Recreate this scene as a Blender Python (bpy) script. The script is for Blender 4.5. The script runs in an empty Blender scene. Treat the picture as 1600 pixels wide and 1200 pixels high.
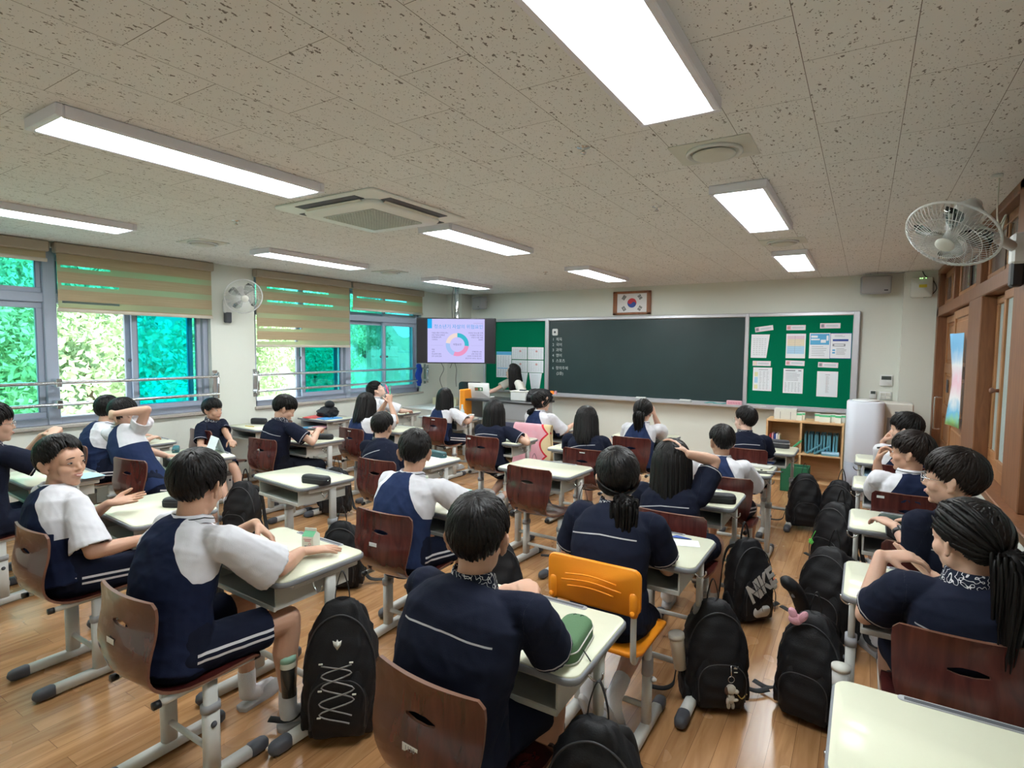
import bpy, bmesh, math, random
import numpy as np
from mathutils import Vector, Matrix
random.seed(7); RNG = np.random.default_rng(11)
S = bpy.context.scene
COL = S.collection
PI = math.pi

# ------------------------------------------------------------------ camera
cam = bpy.data.cameras.new('camera'); camo = bpy.data.objects.new('camera', cam); COL.objects.link(camo)
cam.sensor_width = 36.0; cam.lens = 881.0/1600.0*36.0; cam.clip_start = .05; cam.clip_end = 200
_R = Matrix(((0.84788282, -0.04198501, 0.52851866), (0.53011352, 0.05092006, -0.84639636), (0.00862376, 0.99781983, 0.06543106)))
camo.matrix_world = Matrix.Translation((0, 0, 1.67)) @ _R.to_4x4()
S.camera = camo
# ------------------------------------------------------------------ colour, sky, light
S.view_settings.view_transform = 'Standard'; S.view_settings.look = 'None'
S.view_settings.gamma = 1.0; S.view_settings.use_curve_mapping = False
S.view_settings.exposure = 0.0
LAMP = 36.0       # ceiling panels
SKY = 5.4         # overcast daylight
w = bpy.data.worlds.new('world'); S.world = w; w.use_nodes = True
nt = w.node_tree; nt.nodes.clear()
wo = nt.nodes.new('ShaderNodeOutputWorld'); bg = nt.nodes.new('ShaderNodeBackground')
tc = nt.nodes.new('ShaderNodeTexCoord'); sp = nt.nodes.new('ShaderNodeSeparateXYZ'); cr = nt.nodes.new('ShaderNodeValToRGB')
nt.links.new(tc.outputs['Generated'], sp.inputs[0]); nt.links.new(sp.outputs['Z'], cr.inputs[0])
cr.color_ramp.elements[0].color = (.72, .86, .90, 1); cr.color_ramp.elements[1].color = (.80, .90, 1, 1)
nt.links.new(cr.outputs[0], bg.inputs[0]); bg.inputs[1].default_value = SKY
nt.links.new(bg.outputs[0], wo.inputs[0])
sun = bpy.data.lights.new('sun', 'SUN'); sun.energy = 2.5; sun.angle = .6; sun.color = (1, .97, .9)
suno = bpy.data.objects.new('sun', sun); COL.objects.link(suno); suno.rotation_euler = (math.radians(28), math.radians(12), 0)
suno.location = (-10, 3, 12)

# ------------------------------------------------------------------ mesh helpers (numpy)
def V(*a): return np.array(a, float)
def nrm(v):
    v = np.asarray(v, float); n = np.linalg.norm(v); return v/n if n > 1e-9 else v
def rotm(ax, ang):
    return np.array(Matrix.Rotation(ang, 3, Vector(ax)))
def eul(x=0, y=0, z=0):
    return rotm('Z', z) @ rotm('Y', y) @ rotm('X', x) if False else np.array((Matrix.Rotation(z, 3, 'Z') @ Matrix.Rotation(y, 3, 'Y') @ Matrix.Rotation(x, 3, 'X')))

class MB:
    """collects shapes; every shape = (verts, faces)"""
    def __init__(s): s.v = []; s.f = []; s.m = []; s.sm = []; s.n = 0
    def add(s, vf, mat=0, smooth=None, R=None, T=None):
        v, f = vf; v = np.asarray(v, float)
        if smooth is None: smooth = len(v) not in (8, 24)
        if R is not None: v = v @ np.asarray(R).T
        if T is not None: v = v + np.asarray(T)
        s.v.append(v); n = s.n
        s.f.extend([tuple(i+n for i in q) for q in f]); s.m.extend([mat]*len(f)); s.sm.extend([smooth]*len(f)); s.n += len(v)
        return s
    def mesh(s, name):
        me = bpy.data.meshes.new(name)
        vv = np.concatenate(s.v) if s.v else np.zeros((0, 3))
        me.from_pydata(vv.tolist(), [], s.f)
        me.polygons.foreach_set('material_index', s.m); me.polygons.foreach_set('use_smooth', s.sm)
        me.update(); return me

def box(c, sz, b=0.0):
    """box with centre, size and chamfer"""
    hx, hy, hz = sz[0]/2, sz[1]/2, sz[2]/2; b = min(b, hx*.95, hy*.95, hz*.95)
    if b <= 0:
        v = [(x, y, z) for x in (-hx, hx) for y in (-hy, hy) for z in (-hz, hz)]
        f = [(0, 1, 3, 2), (4, 6, 7, 5), (0, 4, 5, 1), (2, 3, 7, 6), (0, 2, 6, 4), (1, 5, 7, 3)]
        return np.array(v)+np.array(c), f
    v = []; idx = {}
    for i, sx in enumerate((-1, 1)):
        for j, sy in enumerate((-1, 1)):
            for k, sz_ in enumerate((-1, 1)):
                for a in range(3):
                    p = [sx*(hx-b), sy*(hy-b), sz_*(hz-b)]; p[a] = (sx*hx, sy*hy, sz_*hz)[a]
                    idx[(i, j, k, a)] = len(v); v.append(p)
    f = []
    for a in range(3):
        o1, o2 = [q for q in range(3) if q != a]
        for s_ in (0, 1):
            q = []
            for t in ((0, 0), (1, 0), (1, 1), (0, 1)):
                key = [0, 0, 0]; key[a] = s_; key[o1] = t[0]; key[o2] = t[1]; q.append(idx[(*key, a)])
            flip = (s_ == 1) != (a == 1)
            f.append(tuple(q) if flip else tuple(q[::-1]))
        # edges along axis a
        for t in ((0, 0), (1, 0), (1, 1), (0, 1)):
            k0 = [0, 0, 0]; k1 = [0, 0, 0]; k0[a] = 0; k1[a] = 1
            k0[o1] = k1[o1] = t[0]; k0[o2] = k1[o2] = t[1]
            f.append((idx[(*k0, o1)], idx[(*k1, o1)], idx[(*k1, o2)], idx[(*k0, o2)]))
    for i in (0, 1):
        for j in (0, 1):
            for k in (0, 1): f.append((idx[(i, j, k, 0)], idx[(i, j, k, 1)], idx[(i, j, k, 2)]))
    return np.array(v)+np.array(c), f

def loft(rings, closed=True, cap0=True, cap1=True):
    """rings: list of (n,3) arrays"""
    n = len(rings[0]); v = np.concatenate(rings); f = []
    for i in range(len(rings)-1):
        for j in range(n if closed else n-1):
            k = (j+1) % n
            f.append((i*n+j, i*n+k, (i+1)*n+k, (i+1)*n+j))
    if cap0: f.append(tuple(range(n))[::-1])
    if cap1: f.append(tuple((len(rings)-1)*n+j for j in range(n)))
    return v, f

def frames(P, up=None):
    P = np.asarray(P, float); n = len(P); T = np.zeros_like(P)
    T[1:-1] = P[2:]-P[:-2]; T[0] = P[1]-P[0]; T[-1] = P[-1]-P[-2]
    T /= np.maximum(np.linalg.norm(T, axis=1)[:, None], 1e-9)
    A = np.zeros_like(P); B = np.zeros_like(P)
    a = np.array(up, float) if up is not None else (V(0, 0, 1) if abs(T[0][2]) < .9 else V(1, 0, 0))
    for i in range(n):
        if up is not None: a = np.array(up, float)
        a = a - T[i]*a.dot(T[i]); l = np.linalg.norm(a)
        a = a/l if l > 1e-6 else nrm(np.cross(T[i], V(.3, .7, .2)))
        A[i] = a; B[i] = np.cross(T[i], a)
    return T, A, B

def tube(P, r, n=10, up=None, caps=True, rnd=0, sq=2.0):
    """tube along P; r scalar, list, or list of (a,b) with a along up and b across; rnd = rounded end rings"""
    P = np.asarray(P, float); k = len(P)
    if np.isscalar(r): r = [r]*k
    r = [(q, q) if np.isscalar(q) else q for q in r]
    if rnd:
        T, A, B = frames(P, up); P0 = []; R0 = []
        for q in range(rnd):
            ang = PI/2*(q+.35)/(rnd+.35); m = max(r[0])
            P0.append(P[0]-T[0]*min(r[0])*math.cos(ang)); R0.append((r[0][0]*math.sin(ang), r[0][1]*math.sin(ang)))
        P1 = []; R1 = []
        for q in range(rnd)[::-1]:
            ang = PI/2*(q+.35)/(rnd+.35)
            P1.append(P[-1]+T[-1]*min(r[-1])*math.cos(ang)); R1.append((r[-1][0]*math.sin(ang), r[-1][1]*math.sin(ang)))
        P = np.concatenate([np.array(P0), P, np.array(P1)]); r = R0+list(r)+R1; k = len(P)
    T, A, B = frames(P, up)
    th = np.arange(n)*2*PI/n; c, s = np.cos(th), np.sin(th)
    if sq != 2.0:
        c = np.sign(c)*np.abs(c)**(2/sq); s = np.sign(s)*np.abs(s)**(2/sq)
    rings = [P[i]+np.outer(c*r[i][0], A[i])+np.outer(s*r[i][1], B[i]) for i in range(k)]
    return loft(rings, True, caps, caps)

def ell(c, r, R=None, nu=16, nv=10, e=2.0):
    r = (r, r, r) if np.isscalar(r) else r
    v = [(0, 0, -1)]; f = []
    sp_ = lambda x: np.sign(x)*abs(x)**(2/e)
    for i in range(1, nv):
        ph = -PI/2+PI*i/nv
        for j in range(nu):
            th = 2*PI*j/nu; v.append((sp_(math.cos(ph))*sp_(math.cos(th)), sp_(math.cos(ph))*sp_(math.sin(th)), sp_(math.sin(ph))))
    v.append((0, 0, 1)); L = len(v)-1
    for j in range(nu): f.append((0, 1+(j+1) % nu, 1+j)); f.append((L, L-nu+j, L-nu+(j+1) % nu))
    for i in range(nv-2):
        for j in range(nu):
            a = 1+i*nu+j; b = 1+i*nu+(j+1) % nu; f.append((a, b, b+nu, a+nu))
    v = np.array(v)*np.array(r)
    if R is not None: v = v @ np.asarray(R).T
    return v+np.array(c), f

def rrect(w, d, rad, n=4):
    """outline of a rounded rectangle (ccw)"""
    pts = []
    for (sx, sy, a0) in ((1, 1, 0), (-1, 1, 90), (-1, -1, 180), (1, -1, 270)):
        for k in range(n+1):
            a = math.radians(a0+90*k/n); pts.append((sx*(w/2-rad)+rad*math.cos(a), sy*(d/2-rad)+rad*math.sin(a)))
    return np.array(pts)

def slab(out, z0, z1, b=0.0, c=(0, 0, 0)):
    """extrude an outline from z0 to z1 with a small chamfer b (outline shrinks toward its centroid)"""
    out = np.asarray(out, float); ce = out.mean(0)
    def ring(s, z):
        d = out-ce; l = np.linalg.norm(d, axis=1)[:, None]; q = ce+d*(l-s)/l
        return np.column_stack([q, np.full(len(q), z)])+np.array(c)
    if b > 0: rs = [ring(b, z0), ring(0, z0+b), ring(0, z1-b), ring(b, z1)]
    else: rs = [ring(0, z0), ring(0, z1)]
    return loft(rs)

def lathe(prof, n=20, c=(0, 0, 0), R=None):
    th = np.arange(n)*2*PI/n
    rings = [np.column_stack([np.cos(th)*r, np.sin(th)*r, np.full(n, z)]) for r, z in prof]
    v, f = loft(rings)
    if R is not None: v = v @ np.asarray(R).T
    return v+np.array(c), f

def bez(p, n=12):
    """catmull-rom through points"""
    p = [np.array(q, float) for q in p]; p = [2*p[0]-p[1]]+p+[2*p[-1]-p[-2]]; out = []
    for i in range(1, len(p)-2):
        for k in range(n):
            t = k/n; a, b, c, d = p[i-1], p[i], p[i+1], p[i+2]
            out.append(.5*((2*b)+(-a+c)*t+(2*a-5*b+4*c-d)*t*t+(-a+3*b-3*c+d)*t**3))
    out.append(p[-2]); return np.array(out)

# ------------------------------------------------------------------ object helpers
def obj(name, mb, mats, parent=None, label=None, cat=None, group=None, kind=None, loc=None, rot=None):
    me = mb.mesh(name) if isinstance(mb, MB) else mb
    for m in (mats if isinstance(mats, (list, tuple)) else [mats]):
        me.materials.append(m)
    o = bpy.data.objects.new(name, me); COL.objects.link(o)
    if parent is not None: o.parent = parent
    if loc is not None: o.location = loc
    if rot is not None: o.rotation_euler = rot
    tag(o, label, cat, group, kind); return o
def tag(o, label=None, cat=None, group=None, kind=None):
    if label: o['label'] = label
    if cat: o['category'] = cat
    if group: o['group'] = group
    if kind: o['kind'] = kind
    return o
def empty(name, loc, label, cat, group=None, rz=0.0):
    o = bpy.data.objects.new(name, None); COL.objects.link(o); o.empty_display_size = .1
    o.location = loc; o.rotation_euler = (0, 0, rz); return tag(o, label, cat, group)
def copy_tree(o, parent=None):
    c = o.copy(); COL.objects.link(c)
    if parent is not None: c.parent = parent
    for ch in list(o.children): copy_tree(ch, c)
    return c
def place(proto, loc, rz, label, used=[]):
    o = proto if proto.name not in used else copy_tree(proto)
    if proto.name not in used: used.append(proto.name)
    o.location = loc; o.rotation_euler = (0, 0, rz); o['label'] = label; return o

# ------------------------------------------------------------------ materials
def mat(name, col, rough=.5, metal=0.0, spec=.5, bump=0.0, bscale=50.0, emit=None, es=1.0, var=0.0, vscale=8.0, coat=0.0, bdist=.01):
    m = bpy.data.materials.new(name); m.use_nodes = True; n = m.node_tree.nodes; l = m.node_tree.links
    p = n['Principled BSDF']; p.inputs['Base Color'].default_value = (*col, 1); p.inputs['Roughness'].default_value = rough
    p.inputs['Metallic'].default_value = metal; p.inputs['Specular IOR Level'].default_value = spec
    p.inputs['Coat Weight'].default_value = coat
    if emit: p.inputs['Emission Color'].default_value = (*emit, 1); p.inputs['Emission Strength'].default_value = es
    if bump or var:
        t = n.new('ShaderNodeTexCoord')
    if bump:
        z = n.new('ShaderNodeTexNoise'); z.inputs['Scale'].default_value = bscale; z.inputs['Detail'].default_value = 3
        l.new(t.outputs['Object'], z.inputs['Vector']); b = n.new('ShaderNodeBump'); b.inputs['Strength'].default_value = bump
        b.inputs['Distance'].default_value = bdist; l.new(z.outputs[0], b.inputs['Height']); l.new(b.outputs[0], p.inputs['Normal'])
    if var:
        z2 = n.new('ShaderNodeTexNoise'); z2.inputs['Scale'].default_value = vscale; z2.inputs['Detail'].default_value = 4
        l.new(t.outputs['Object'], z2.inputs['Vector'])
        mx = n.new('ShaderNodeMix'); mx.data_type = 'RGBA'; mx.inputs[6].default_value = (*[c*(1-var) for c in col], 1)
        mx.inputs[7].default_value = (*[min(1, c*(1+var)) for c in col], 1); l.new(z2.outputs[0], mx.inputs[0]); l.new(mx.outputs[2], p.inputs['Base Color'])
    return m
def N(m, t): return m.node_tree.nodes.new(t)
def math_(m, op, a, b=None, c=None):
    q = N(m, 'ShaderNodeMath'); q.operation = op
    for i, x in enumerate((a, b, c)):
        if x is None: continue
        if hasattr(x, 'default_value') or hasattr(x, 'links'): m.node_tree.links.new(x, q.inputs[i])
        else: q.inputs[i].default_value = x
    return q.outputs[0]
def mixc(m, fac, a, b):
    q = N(m, 'ShaderNodeMix'); q.data_type = 'RGBA'; L = m.node_tree.links
    for i, x in ((0, fac), (6, a), (7, b)):
        if hasattr(x, 'links'): L.new(x, q.inputs[i])
        elif i == 0: q.inputs[0].default_value = x
        else: q.inputs[i].default_value = (*x, 1)
    return q.outputs[2]
def wood(name, c1, c2, rough=.4, axis='Z', scale=1.0, bump=.05, coat=0.0):
    m = mat(name, c1, rough, coat=coat); L = m.node_tree.links; p = m.node_tree.nodes['Principled BSDF']
    t = N(m, 'ShaderNodeTexCoord'); mp = N(m, 'ShaderNodeMapping'); s = {'X': (1, 9, 9), 'Y': (9, 1, 9), 'Z': (9, 9, 1)}[axis]
    mp.inputs['Scale'].default_value = [q*scale for q in s]; L.new(t.outputs['Object'], mp.inputs[0])
    z = N(m, 'ShaderNodeTexNoise'); z.inputs['Scale'].default_value = 3; z.inputs['Detail'].default_value = 6; z.inputs['Distortion'].default_value = .6
    L.new(mp.outputs[0], z.inputs['Vector'])
    cr_ = N(m, 'ShaderNodeValToRGB'); cr_.color_ramp.elements[0].position = .35; cr_.color_ramp.elements[1].position = .68
    cr_.color_ramp.elements[0].color = (*c1, 1); cr_.color_ramp.elements[1].color = (*c2, 1)
    L.new(z.outputs[0], cr_.inputs[0]); L.new(cr_.outputs[0], p.inputs['Base Color'])
    b = N(m, 'ShaderNodeBump'); b.inputs['Strength'].default_value = bump; b.inputs['Distance'].default_value = .005
    L.new(z.outputs[0], b.inputs['Height']); L.new(b.outputs[0], p.inputs['Normal'])
    return m

MT = {}
MT['wall'] = mat('wall_paint', (.70, .72, .655), .75, bump=.12, bscale=160, var=.03, vscale=1.2)
MT['white'] = mat('white_plastic', (.72, .73, .72), .4)
MT['offwhite'] = mat('offwhite_plastic', (.66, .66, .60), .45)
MT['grey'] = mat('grey_plastic', (.33, .34, .36), .5)
MT['dgrey'] = mat('dark_grey_plastic', (.07, .075, .09), .55)
MT['black'] = mat('black_plastic', (.012, .012, .014), .4)
MT['desk'] = mat('desk_laminate', (.70, .71, .56), .16, spec=.05, var=.015, vscale=20)
MT['edge'] = mat('desk_edge_rubber', (.20, .21, .23), .5)
MT['steel'] = mat('painted_steel', (.58, .58, .55), .4, var=.05, vscale=30)
MT['drawer'] = mat('desk_tray', (.50, .50, .46), .5)
MT['chrome'] = mat('stainless', (.75, .76, .78), .22, metal=1.0)
MT['alu'] = mat('aluminium_frame', (.58, .58, .62), .38, metal=.6)
MT['winframe'] = mat('window_frame', (.33, .37, .46), .45)
MT['gasket'] = mat('window_gasket', (.10, .17, .26), .5)
MT['ply'] = wood('red_plywood', (.050, .010, .009), (.105, .022, .018), .24, 'Z', 1.2, .03, coat=.5)
MT['plyedge'] = mat('plywood_edge', (.17, .075, .045), .5)
MT['orange'] = mat('orange_plastic', (.90, .30, .012), .42, bump=.05, bscale=200)
MT['door'] = wood('oak_door', (.29, .125, .045), (.38, .175, .07), .42, 'Z', 1.3, .04)
MT['door_dark'] = wood('oak_frame', (.17, .065, .026), (.235, .095, .038), .45, 'Z', 1.6, .05)
MT['shelf'] = wood('shelf_laminate', (.60, .36, .17), (.70, .45, .23), .45, 'X', .8, .02)
MT['paper'] = mat('paper', (.80, .83, .88), .8)
MT['felt'] = mat('green_felt', (.0, .155, .075), .95, spec=.1, bump=.15, bscale=400, var=.06, vscale=60)
MT['chalkboard'] = mat('chalkboard', (.012, .034, .036), .42, var=.25, vscale=2.5)
MT['bag'] = mat('black_nylon', (.0075, .0075, .0095), .62, bump=.3, bscale=220, spec=.35, bdist=.004)
MT['strap'] = mat('webbing', (.006, .006, .007), .7)
MT['zip'] = mat('zip_grey', (.035, .035, .04), .5)
MT['hair'] = mat('black_hair', (.0055, .0045, .0045), .46, spec=.22)
MT['hairb'] = mat('dark_brown_hair', (.011, .0065, .005), .48, spec=.22)
MT['eyew'] = mat('eye_white', (.75, .72, .70), .3)
MT['iris'] = mat('iris_dark', (.012, .008, .006), .15)
MT['lips'] = mat('lips', (.50, .20, .17), .45)
MT['teeth'] = mat('teeth', (.85, .83, .78), .3)
MT['sock'] = mat('white_sock', (.68, .68, .70), .9, bump=.3, bscale=300)
MT['slip'] = mat('grey_slipper', (.42, .41, .41), .6)
MT['navy'] = mat('navy_cloth', (.012, .016, .035), .85, spec=.15)
MT['whitecloth'] = mat('white_cloth', (.68, .68, .72), .85, spec=.15)
def skin(name, c):
    m = mat(name, c, .52, bump=.08, bscale=240, var=.06, vscale=12)
    p = m.node_tree.nodes['Principled BSDF']; p.inputs['Subsurface Weight'].default_value = .12
    p.inputs['Subsurface Radius'].default_value = (.012, .005, .003); return m
MT['skin'] = skin('skin', (.63, .385, .28)); MT['skin2'] = skin('skin_tan', (.55, .315, .215)); MT['skin3'] = skin('skin_fair', (.74, .50, .40))
# ================================================================== THE ROOM
XL, XR, YB, YF, H = -6.4, .7, -.9, 8.31, 2.6
def floor_mat():
    m = mat('wood_floor', (.4, .22, .1), .2); L = m.node_tree.links; p = m.node_tree.nodes['Principled BSDF']
    t = N(m, 'ShaderNodeTexCoord'); mp = N(m, 'ShaderNodeMapping'); mp.inputs['Rotation'].default_value = (0, 0, PI/2); L.new(t.outputs['Object'], mp.inputs[0])
    b = N(m, 'ShaderNodeTexBrick'); b.offset = .37; b.inputs['Scale'].default_value = 1; b.inputs['Brick Width'].default_value = .9; b.inputs['Row Height'].default_value = .092
    b.inputs['Mortar Size'].default_value = .0011; b.inputs['Mortar Smooth'].default_value = .3; b.inputs['Bias'].default_value = 0
    b.inputs['Color1'].default_value = (.0, .0, .0, 1); b.inputs['Color2'].default_value = (1, 1, 1, 1); b.inputs['Mortar'].default_value = (.5, .5, .5, 1)
    L.new(mp.outputs[0], b.inputs['Vector'])
    mp2 = N(m, 'ShaderNodeMapping'); mp2.inputs['Scale'].default_value = (11, 1.1, 1); L.new(t.outputs['Object'], mp2.inputs[0])
    # shift grain per plank
    off = N(m, 'ShaderNodeVectorMath'); off.operation = 'SCALE'; off.inputs[3].default_value = 9.0; L.new(b.outputs['Color'], off.inputs[0])
    ad = N(m, 'ShaderNodeVectorMath'); L.new(mp2.outputs[0], ad.inputs[0]); L.new(off.outputs[0], ad.inputs[1])
    z = N(m, 'ShaderNodeTexNoise'); z.inputs['Scale'].default_value = 1.6; z.inputs['Detail'].default_value = 7; z.inputs['Distortion'].default_value = 1.2; L.new(ad.outputs[0], z.inputs['Vector'])
    cr_ = N(m, 'ShaderNodeValToRGB'); e = cr_.color_ramp.elements; e[0].position = .30; e[1].position = .70
    e[0].color = (.315, .150, .060, 1); e[1].color = (.50, .275, .125, 1); L.new(z.outputs[0], cr_.inputs[0])
    sepx = N(m, 'ShaderNodeSeparateColor'); L.new(b.outputs['Color'], sepx.inputs[0])
    hv = N(m, 'ShaderNodeHueSaturation'); L.new(cr_.outputs[0], hv.inputs['Color']); L.new(math_(m, 'MULTIPLY_ADD', sepx.outputs[0], .34, .84), hv.inputs['Value'])
    c2 = mixc(m, math_(m, 'MULTIPLY', b.outputs['Fac'], .75), hv.outputs[0], (.10, .045, .02)); L.new(c2, p.inputs['Base Color'])
    z3 = N(m, 'ShaderNodeTexNoise'); z3.inputs['Scale'].default_value = 3; L.new(t.outputs['Object'], z3.inputs['Vector'])
    L.new(math_(m, 'MULTIPLY_ADD', z3.outputs[0], .12, .20), p.inputs['Roughness'])
    bp = N(m, 'ShaderNodeBump'); bp.inputs['Strength'].default_value = .25; bp.inputs['Distance'].default_value = .002; bp.invert = True
    L.new(math_(m, 'ADD', b.outputs['Fac'], math_(m, 'MULTIPLY', z.outputs[0], .15)), bp.inputs['Height']); L.new(bp.outputs[0], p.inputs['Normal'])
    return m
def ceil_mat():
    m = mat('fissured_tile', (.6, .58, .54), .9, spec=.2); L = m.node_tree.links; p = m.node_tree.nodes['Principled BSDF']
    t = N(m, 'ShaderNodeTexCoord')
    mp = N(m, 'ShaderNodeMapping'); mp.inputs['Rotation'].default_value = (0, 0, PI/2); mp.inputs['Location'].default_value = (.0, .21, 0); L.new(t.outputs['Object'], mp.inputs[0])
    b = N(m, 'ShaderNodeTexBrick'); b.offset = .5; b.inputs['Scale'].default_value = 1; b.inputs['Brick Width'].default_value = .6; b.inputs['Row Height'].default_value = .3
    b.inputs['Mortar Size'].default_value = .0012; b.inputs['Mortar Smooth'].default_value = .2; L.new(mp.outputs[0], b.inputs['Vector'])
    b.inputs['Color1'].default_value = (.80, .80, .79, 1); b.inputs['Color2'].default_value = (.83, .83, .82, 1); b.inputs['Mortar'].default_value = (.20, .18, .16, 1)
    # fissures: stretched, warped voronoi cells thresholded
    mp2 = N(m, 'ShaderNodeMapping'); mp2.inputs['Scale'].default_value = (62, 24, 1); L.new(t.outputs['Object'], mp2.inputs[0])
    wz = N(m, 'ShaderNodeTexNoise'); wz.inputs['Scale'].default_value = 55; L.new(t.outputs['Object'], wz.inputs['Vector'])
    ws = N(m, 'ShaderNodeVectorMath'); ws.operation = 'SCALE'; ws.inputs[3].default_value = 1.7; L.new(wz.outputs['Color'], ws.inputs[0])
    ad = N(m, 'ShaderNodeVectorMath'); L.new(mp2.outputs[0], ad.inputs[0]); L.new(ws.outputs[0], ad.inputs[1])
    v = N(m, 'ShaderNodeTexVoronoi'); v.inputs['Scale'].default_value = 1; L.new(ad.outputs[0], v.inputs['Vector'])
    sc = N(m, 'ShaderNodeSeparateColor'); L.new(v.outputs['Color'], sc.inputs[0])
    thr = math_(m, 'MULTIPLY', sc.outputs[0], .30)
    f1 = math_(m, 'LESS_THAN', v.outputs['Distance'], thr)
    v2 = N(m, 'ShaderNodeTexVoronoi'); v2.inputs['Scale'].default_value = 110; L.new(t.outputs['Object'], v2.inputs['Vector'])
    sc2 = N(m, 'ShaderNodeSeparateColor'); L.new(v2.outputs['Color'], sc2.inputs[0])
    f2 = math_(m, 'LESS_THAN', v2.outputs['Distance'], math_(m, 'MULTIPLY', sc2.outputs[0], .24))
    f = math_(m, 'MAXIMUM', f1, f2)
    c = mixc(m, math_(m, 'MULTIPLY', f, .85), b.outputs['Color'], (.15, .13, .11)); L.new(c, p.inputs['Base Color'])
    bp = N(m, 'ShaderNodeBump'); bp.inputs['Strength'].default_value = .6; bp.inputs['Distance'].default_value = .002; bp.invert = True
    L.new(math_(m, 'MAXIMUM', f, b.outputs['Fac']), bp.inputs['Height']); L.new(bp.outputs[0], p.inputs['Normal'])
    return m
def struct(name, mb, m, parent=None, label=None): return obj(name, mb, m, parent, label, kind='structure')
def bb(x0, x1, y0, y1, z0, z1, b=0.0): return box(((x0+x1)/2, (y0+y1)/2, (z0+z1)/2), (x1-x0, y1-y0, z1-z0), b)
struct('floor', MB().add(bb(XL-.2, XR+.2, YB-.2, YF+.2, -.1, 0)), floor_mat())
struct('ceiling', MB().add(bb(XL-.3, XR+.3, YB-.2, YF+.2, H, H+.1)), ceil_mat())
struct('wall_front', MB().add(bb(XL-.2, XR+.2, YF, YF+.15, 0, H), smooth=False).add(bb(XL, -6.07, 8.02, YF, 0, H), smooth=False).add(bb(.36, XR, 8.2, YF, 0, H), smooth=False), MT['wall'])
struct('wall_back', MB().add(bb(XL-.2, XR+.2, YB-.15, YB, 0, H)), MT['wall'])
W1 = (-.3, 3.69); W2 = (4.24, 7.33); SILL = .90; WT = 2.55
wl = MB()
for a in (bb(XL-.25, XL, YB, YF, 0, SILL-.03), bb(XL-.25, XL, YB, YF, WT, H), bb(XL-.25, XL, YB, W1[0], SILL-.03, WT), bb(XL-.25, XL, W1[1], W2[0], SILL-.03, WT), bb(XL-.25, XL, W2[1], YF, SILL-.03, WT)): wl.add(a, smooth=False)
struct('wall_left', wl, MT['wall'])
MT['granite'] = mat('granite_sill', (.42, .38, .34), .4, var=.35, vscale=90)
for i, (a, b_) in enumerate((W1, W2)):
    struct('trim_%d' % (i+1), MB().add(bb(XL-.24, XL+.035, a-.02, b_+.02, SILL-.03, SILL, .004), smooth=False), MT['granite'])
struct('baseboard_left', MB().add(bb(XL, XL+.012, YB, YF, 0, .09, .003)), MT['door_dark'])
struct('baseboard_front', MB().add(bb(-6.06, .35, YF-.012, YF, 0, .09, .003)), MT['door_dark'])
# --- windows -------------------------------------------------------
def glass(name, tint, a):
    m = bpy.data.materials.new(name); m.use_nodes = True; n = m.node_tree.nodes; n.clear(); L = m.node_tree.links
    o = n.new('ShaderNodeOutputMaterial'); tr = n.new('ShaderNodeBsdfTransparent'); g = n.new('ShaderNodeBsdfGlossy'); mx = n.new('ShaderNodeMixShader')
    tr.inputs[0].default_value = (*tint, 1); g.inputs['Roughness'].default_value = .02; fr = n.new('ShaderNodeFresnel'); fr.inputs[0].default_value = 1.45
    q = n.new('ShaderNodeMath'); q.operation = 'MULTIPLY'; q.inputs[1].default_value = a; L.new(fr.outputs[0], q.inputs[0]); L.new(q.outputs[0], mx.inputs[0])
    L.new(tr.outputs[0], mx.inputs[1]); L.new(g.outputs[0], mx.inputs[2]); L.new(mx.outputs[0], o.inputs[0]); return m
MT['glass_cyan'] = glass('cyan_tinted_glass', (.34, .92, .96), .8)
MT['glass_deep'] = glass('double_cyan_glass', (.08, .80, .95), .8)
MT['glass_green'] = glass('green_cyan_glass', (.55, 1.0, .92), .8)
MT['glass_teal'] = glass('teal_glass', (.06, .66, .70), .8)
def frosted():
    m = mat('frosted_glass', (.36, .44, .43), .35, bump=.3, bscale=60, var=.04, vscale=5); return m
MT['frost'] = frosted()
def sash(win, y0, y1, z0, z1, x, gl, t=.055, d=.035):
    f = MB()
    for a in (bb(x-d/2, x+d/2, y0, y1, z0, z0+t, .004), bb(x-d/2, x+d/2, y0, y1, z1-t, z1, .004), bb(x-d/2, x+d/2, y0, y0+t, z0+t, z1-t, .004), bb(x-d/2, x+d/2, y1-t, y1, z0+t, z1-t, .004)): f.add(a, smooth=False)
    for a in (bb(x+d/2-.001, x+d/2+.003, y0+t-.008, y0+t, z0+t, z1-t), bb(x+d/2-.001, x+d/2+.003, y1-t, y1-t+.008, z0+t, z1-t)): f.add(a, 1, smooth=False)
    fo = obj('sash', f, [MT['winframe'], MT['gasket']], win)
    if gl: obj('pane', MB().add(bb(x-.003, x+.003, y0+t-.005, y1-t+.005, z0+t-.005, z1-t+.005)), MT[gl], fo)
    return fo
def window(name, y0, y1, posts, zt, x=XL-.14):
    win = bpy.data.objects.new(name, None); COL.objects.link(win); win.location = (0, 0, 0); win['kind'] = 'structure'
    f = MB(); t = .06; d = .16
    f.add(bb(x-d/2, x+d/2, y0, y1, SILL, SILL+.07, .006), smooth=False).add(bb(x-d/2, x+d/2, y0, y1, WT-.06, WT, .006), smooth=False)
    f.add(bb(x-d/2, x+d/2, y0, y0+.06, SILL, WT, .006), smooth=False).add(bb(x-d/2, x+d/2, y1-.06, y1, SILL, WT, .006), smooth=False)
    for p in posts: f.add(bb(x-d/2, x+d/2+.012, p-.05, p+.05, SILL, WT, .006), smooth=False)
    f.add(bb(x-d/2, x+d/2, y0, y1, zt-.045, zt+.045, .006), smooth=False)
    obj('frame', f, MT['winframe'], win); return win
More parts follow.
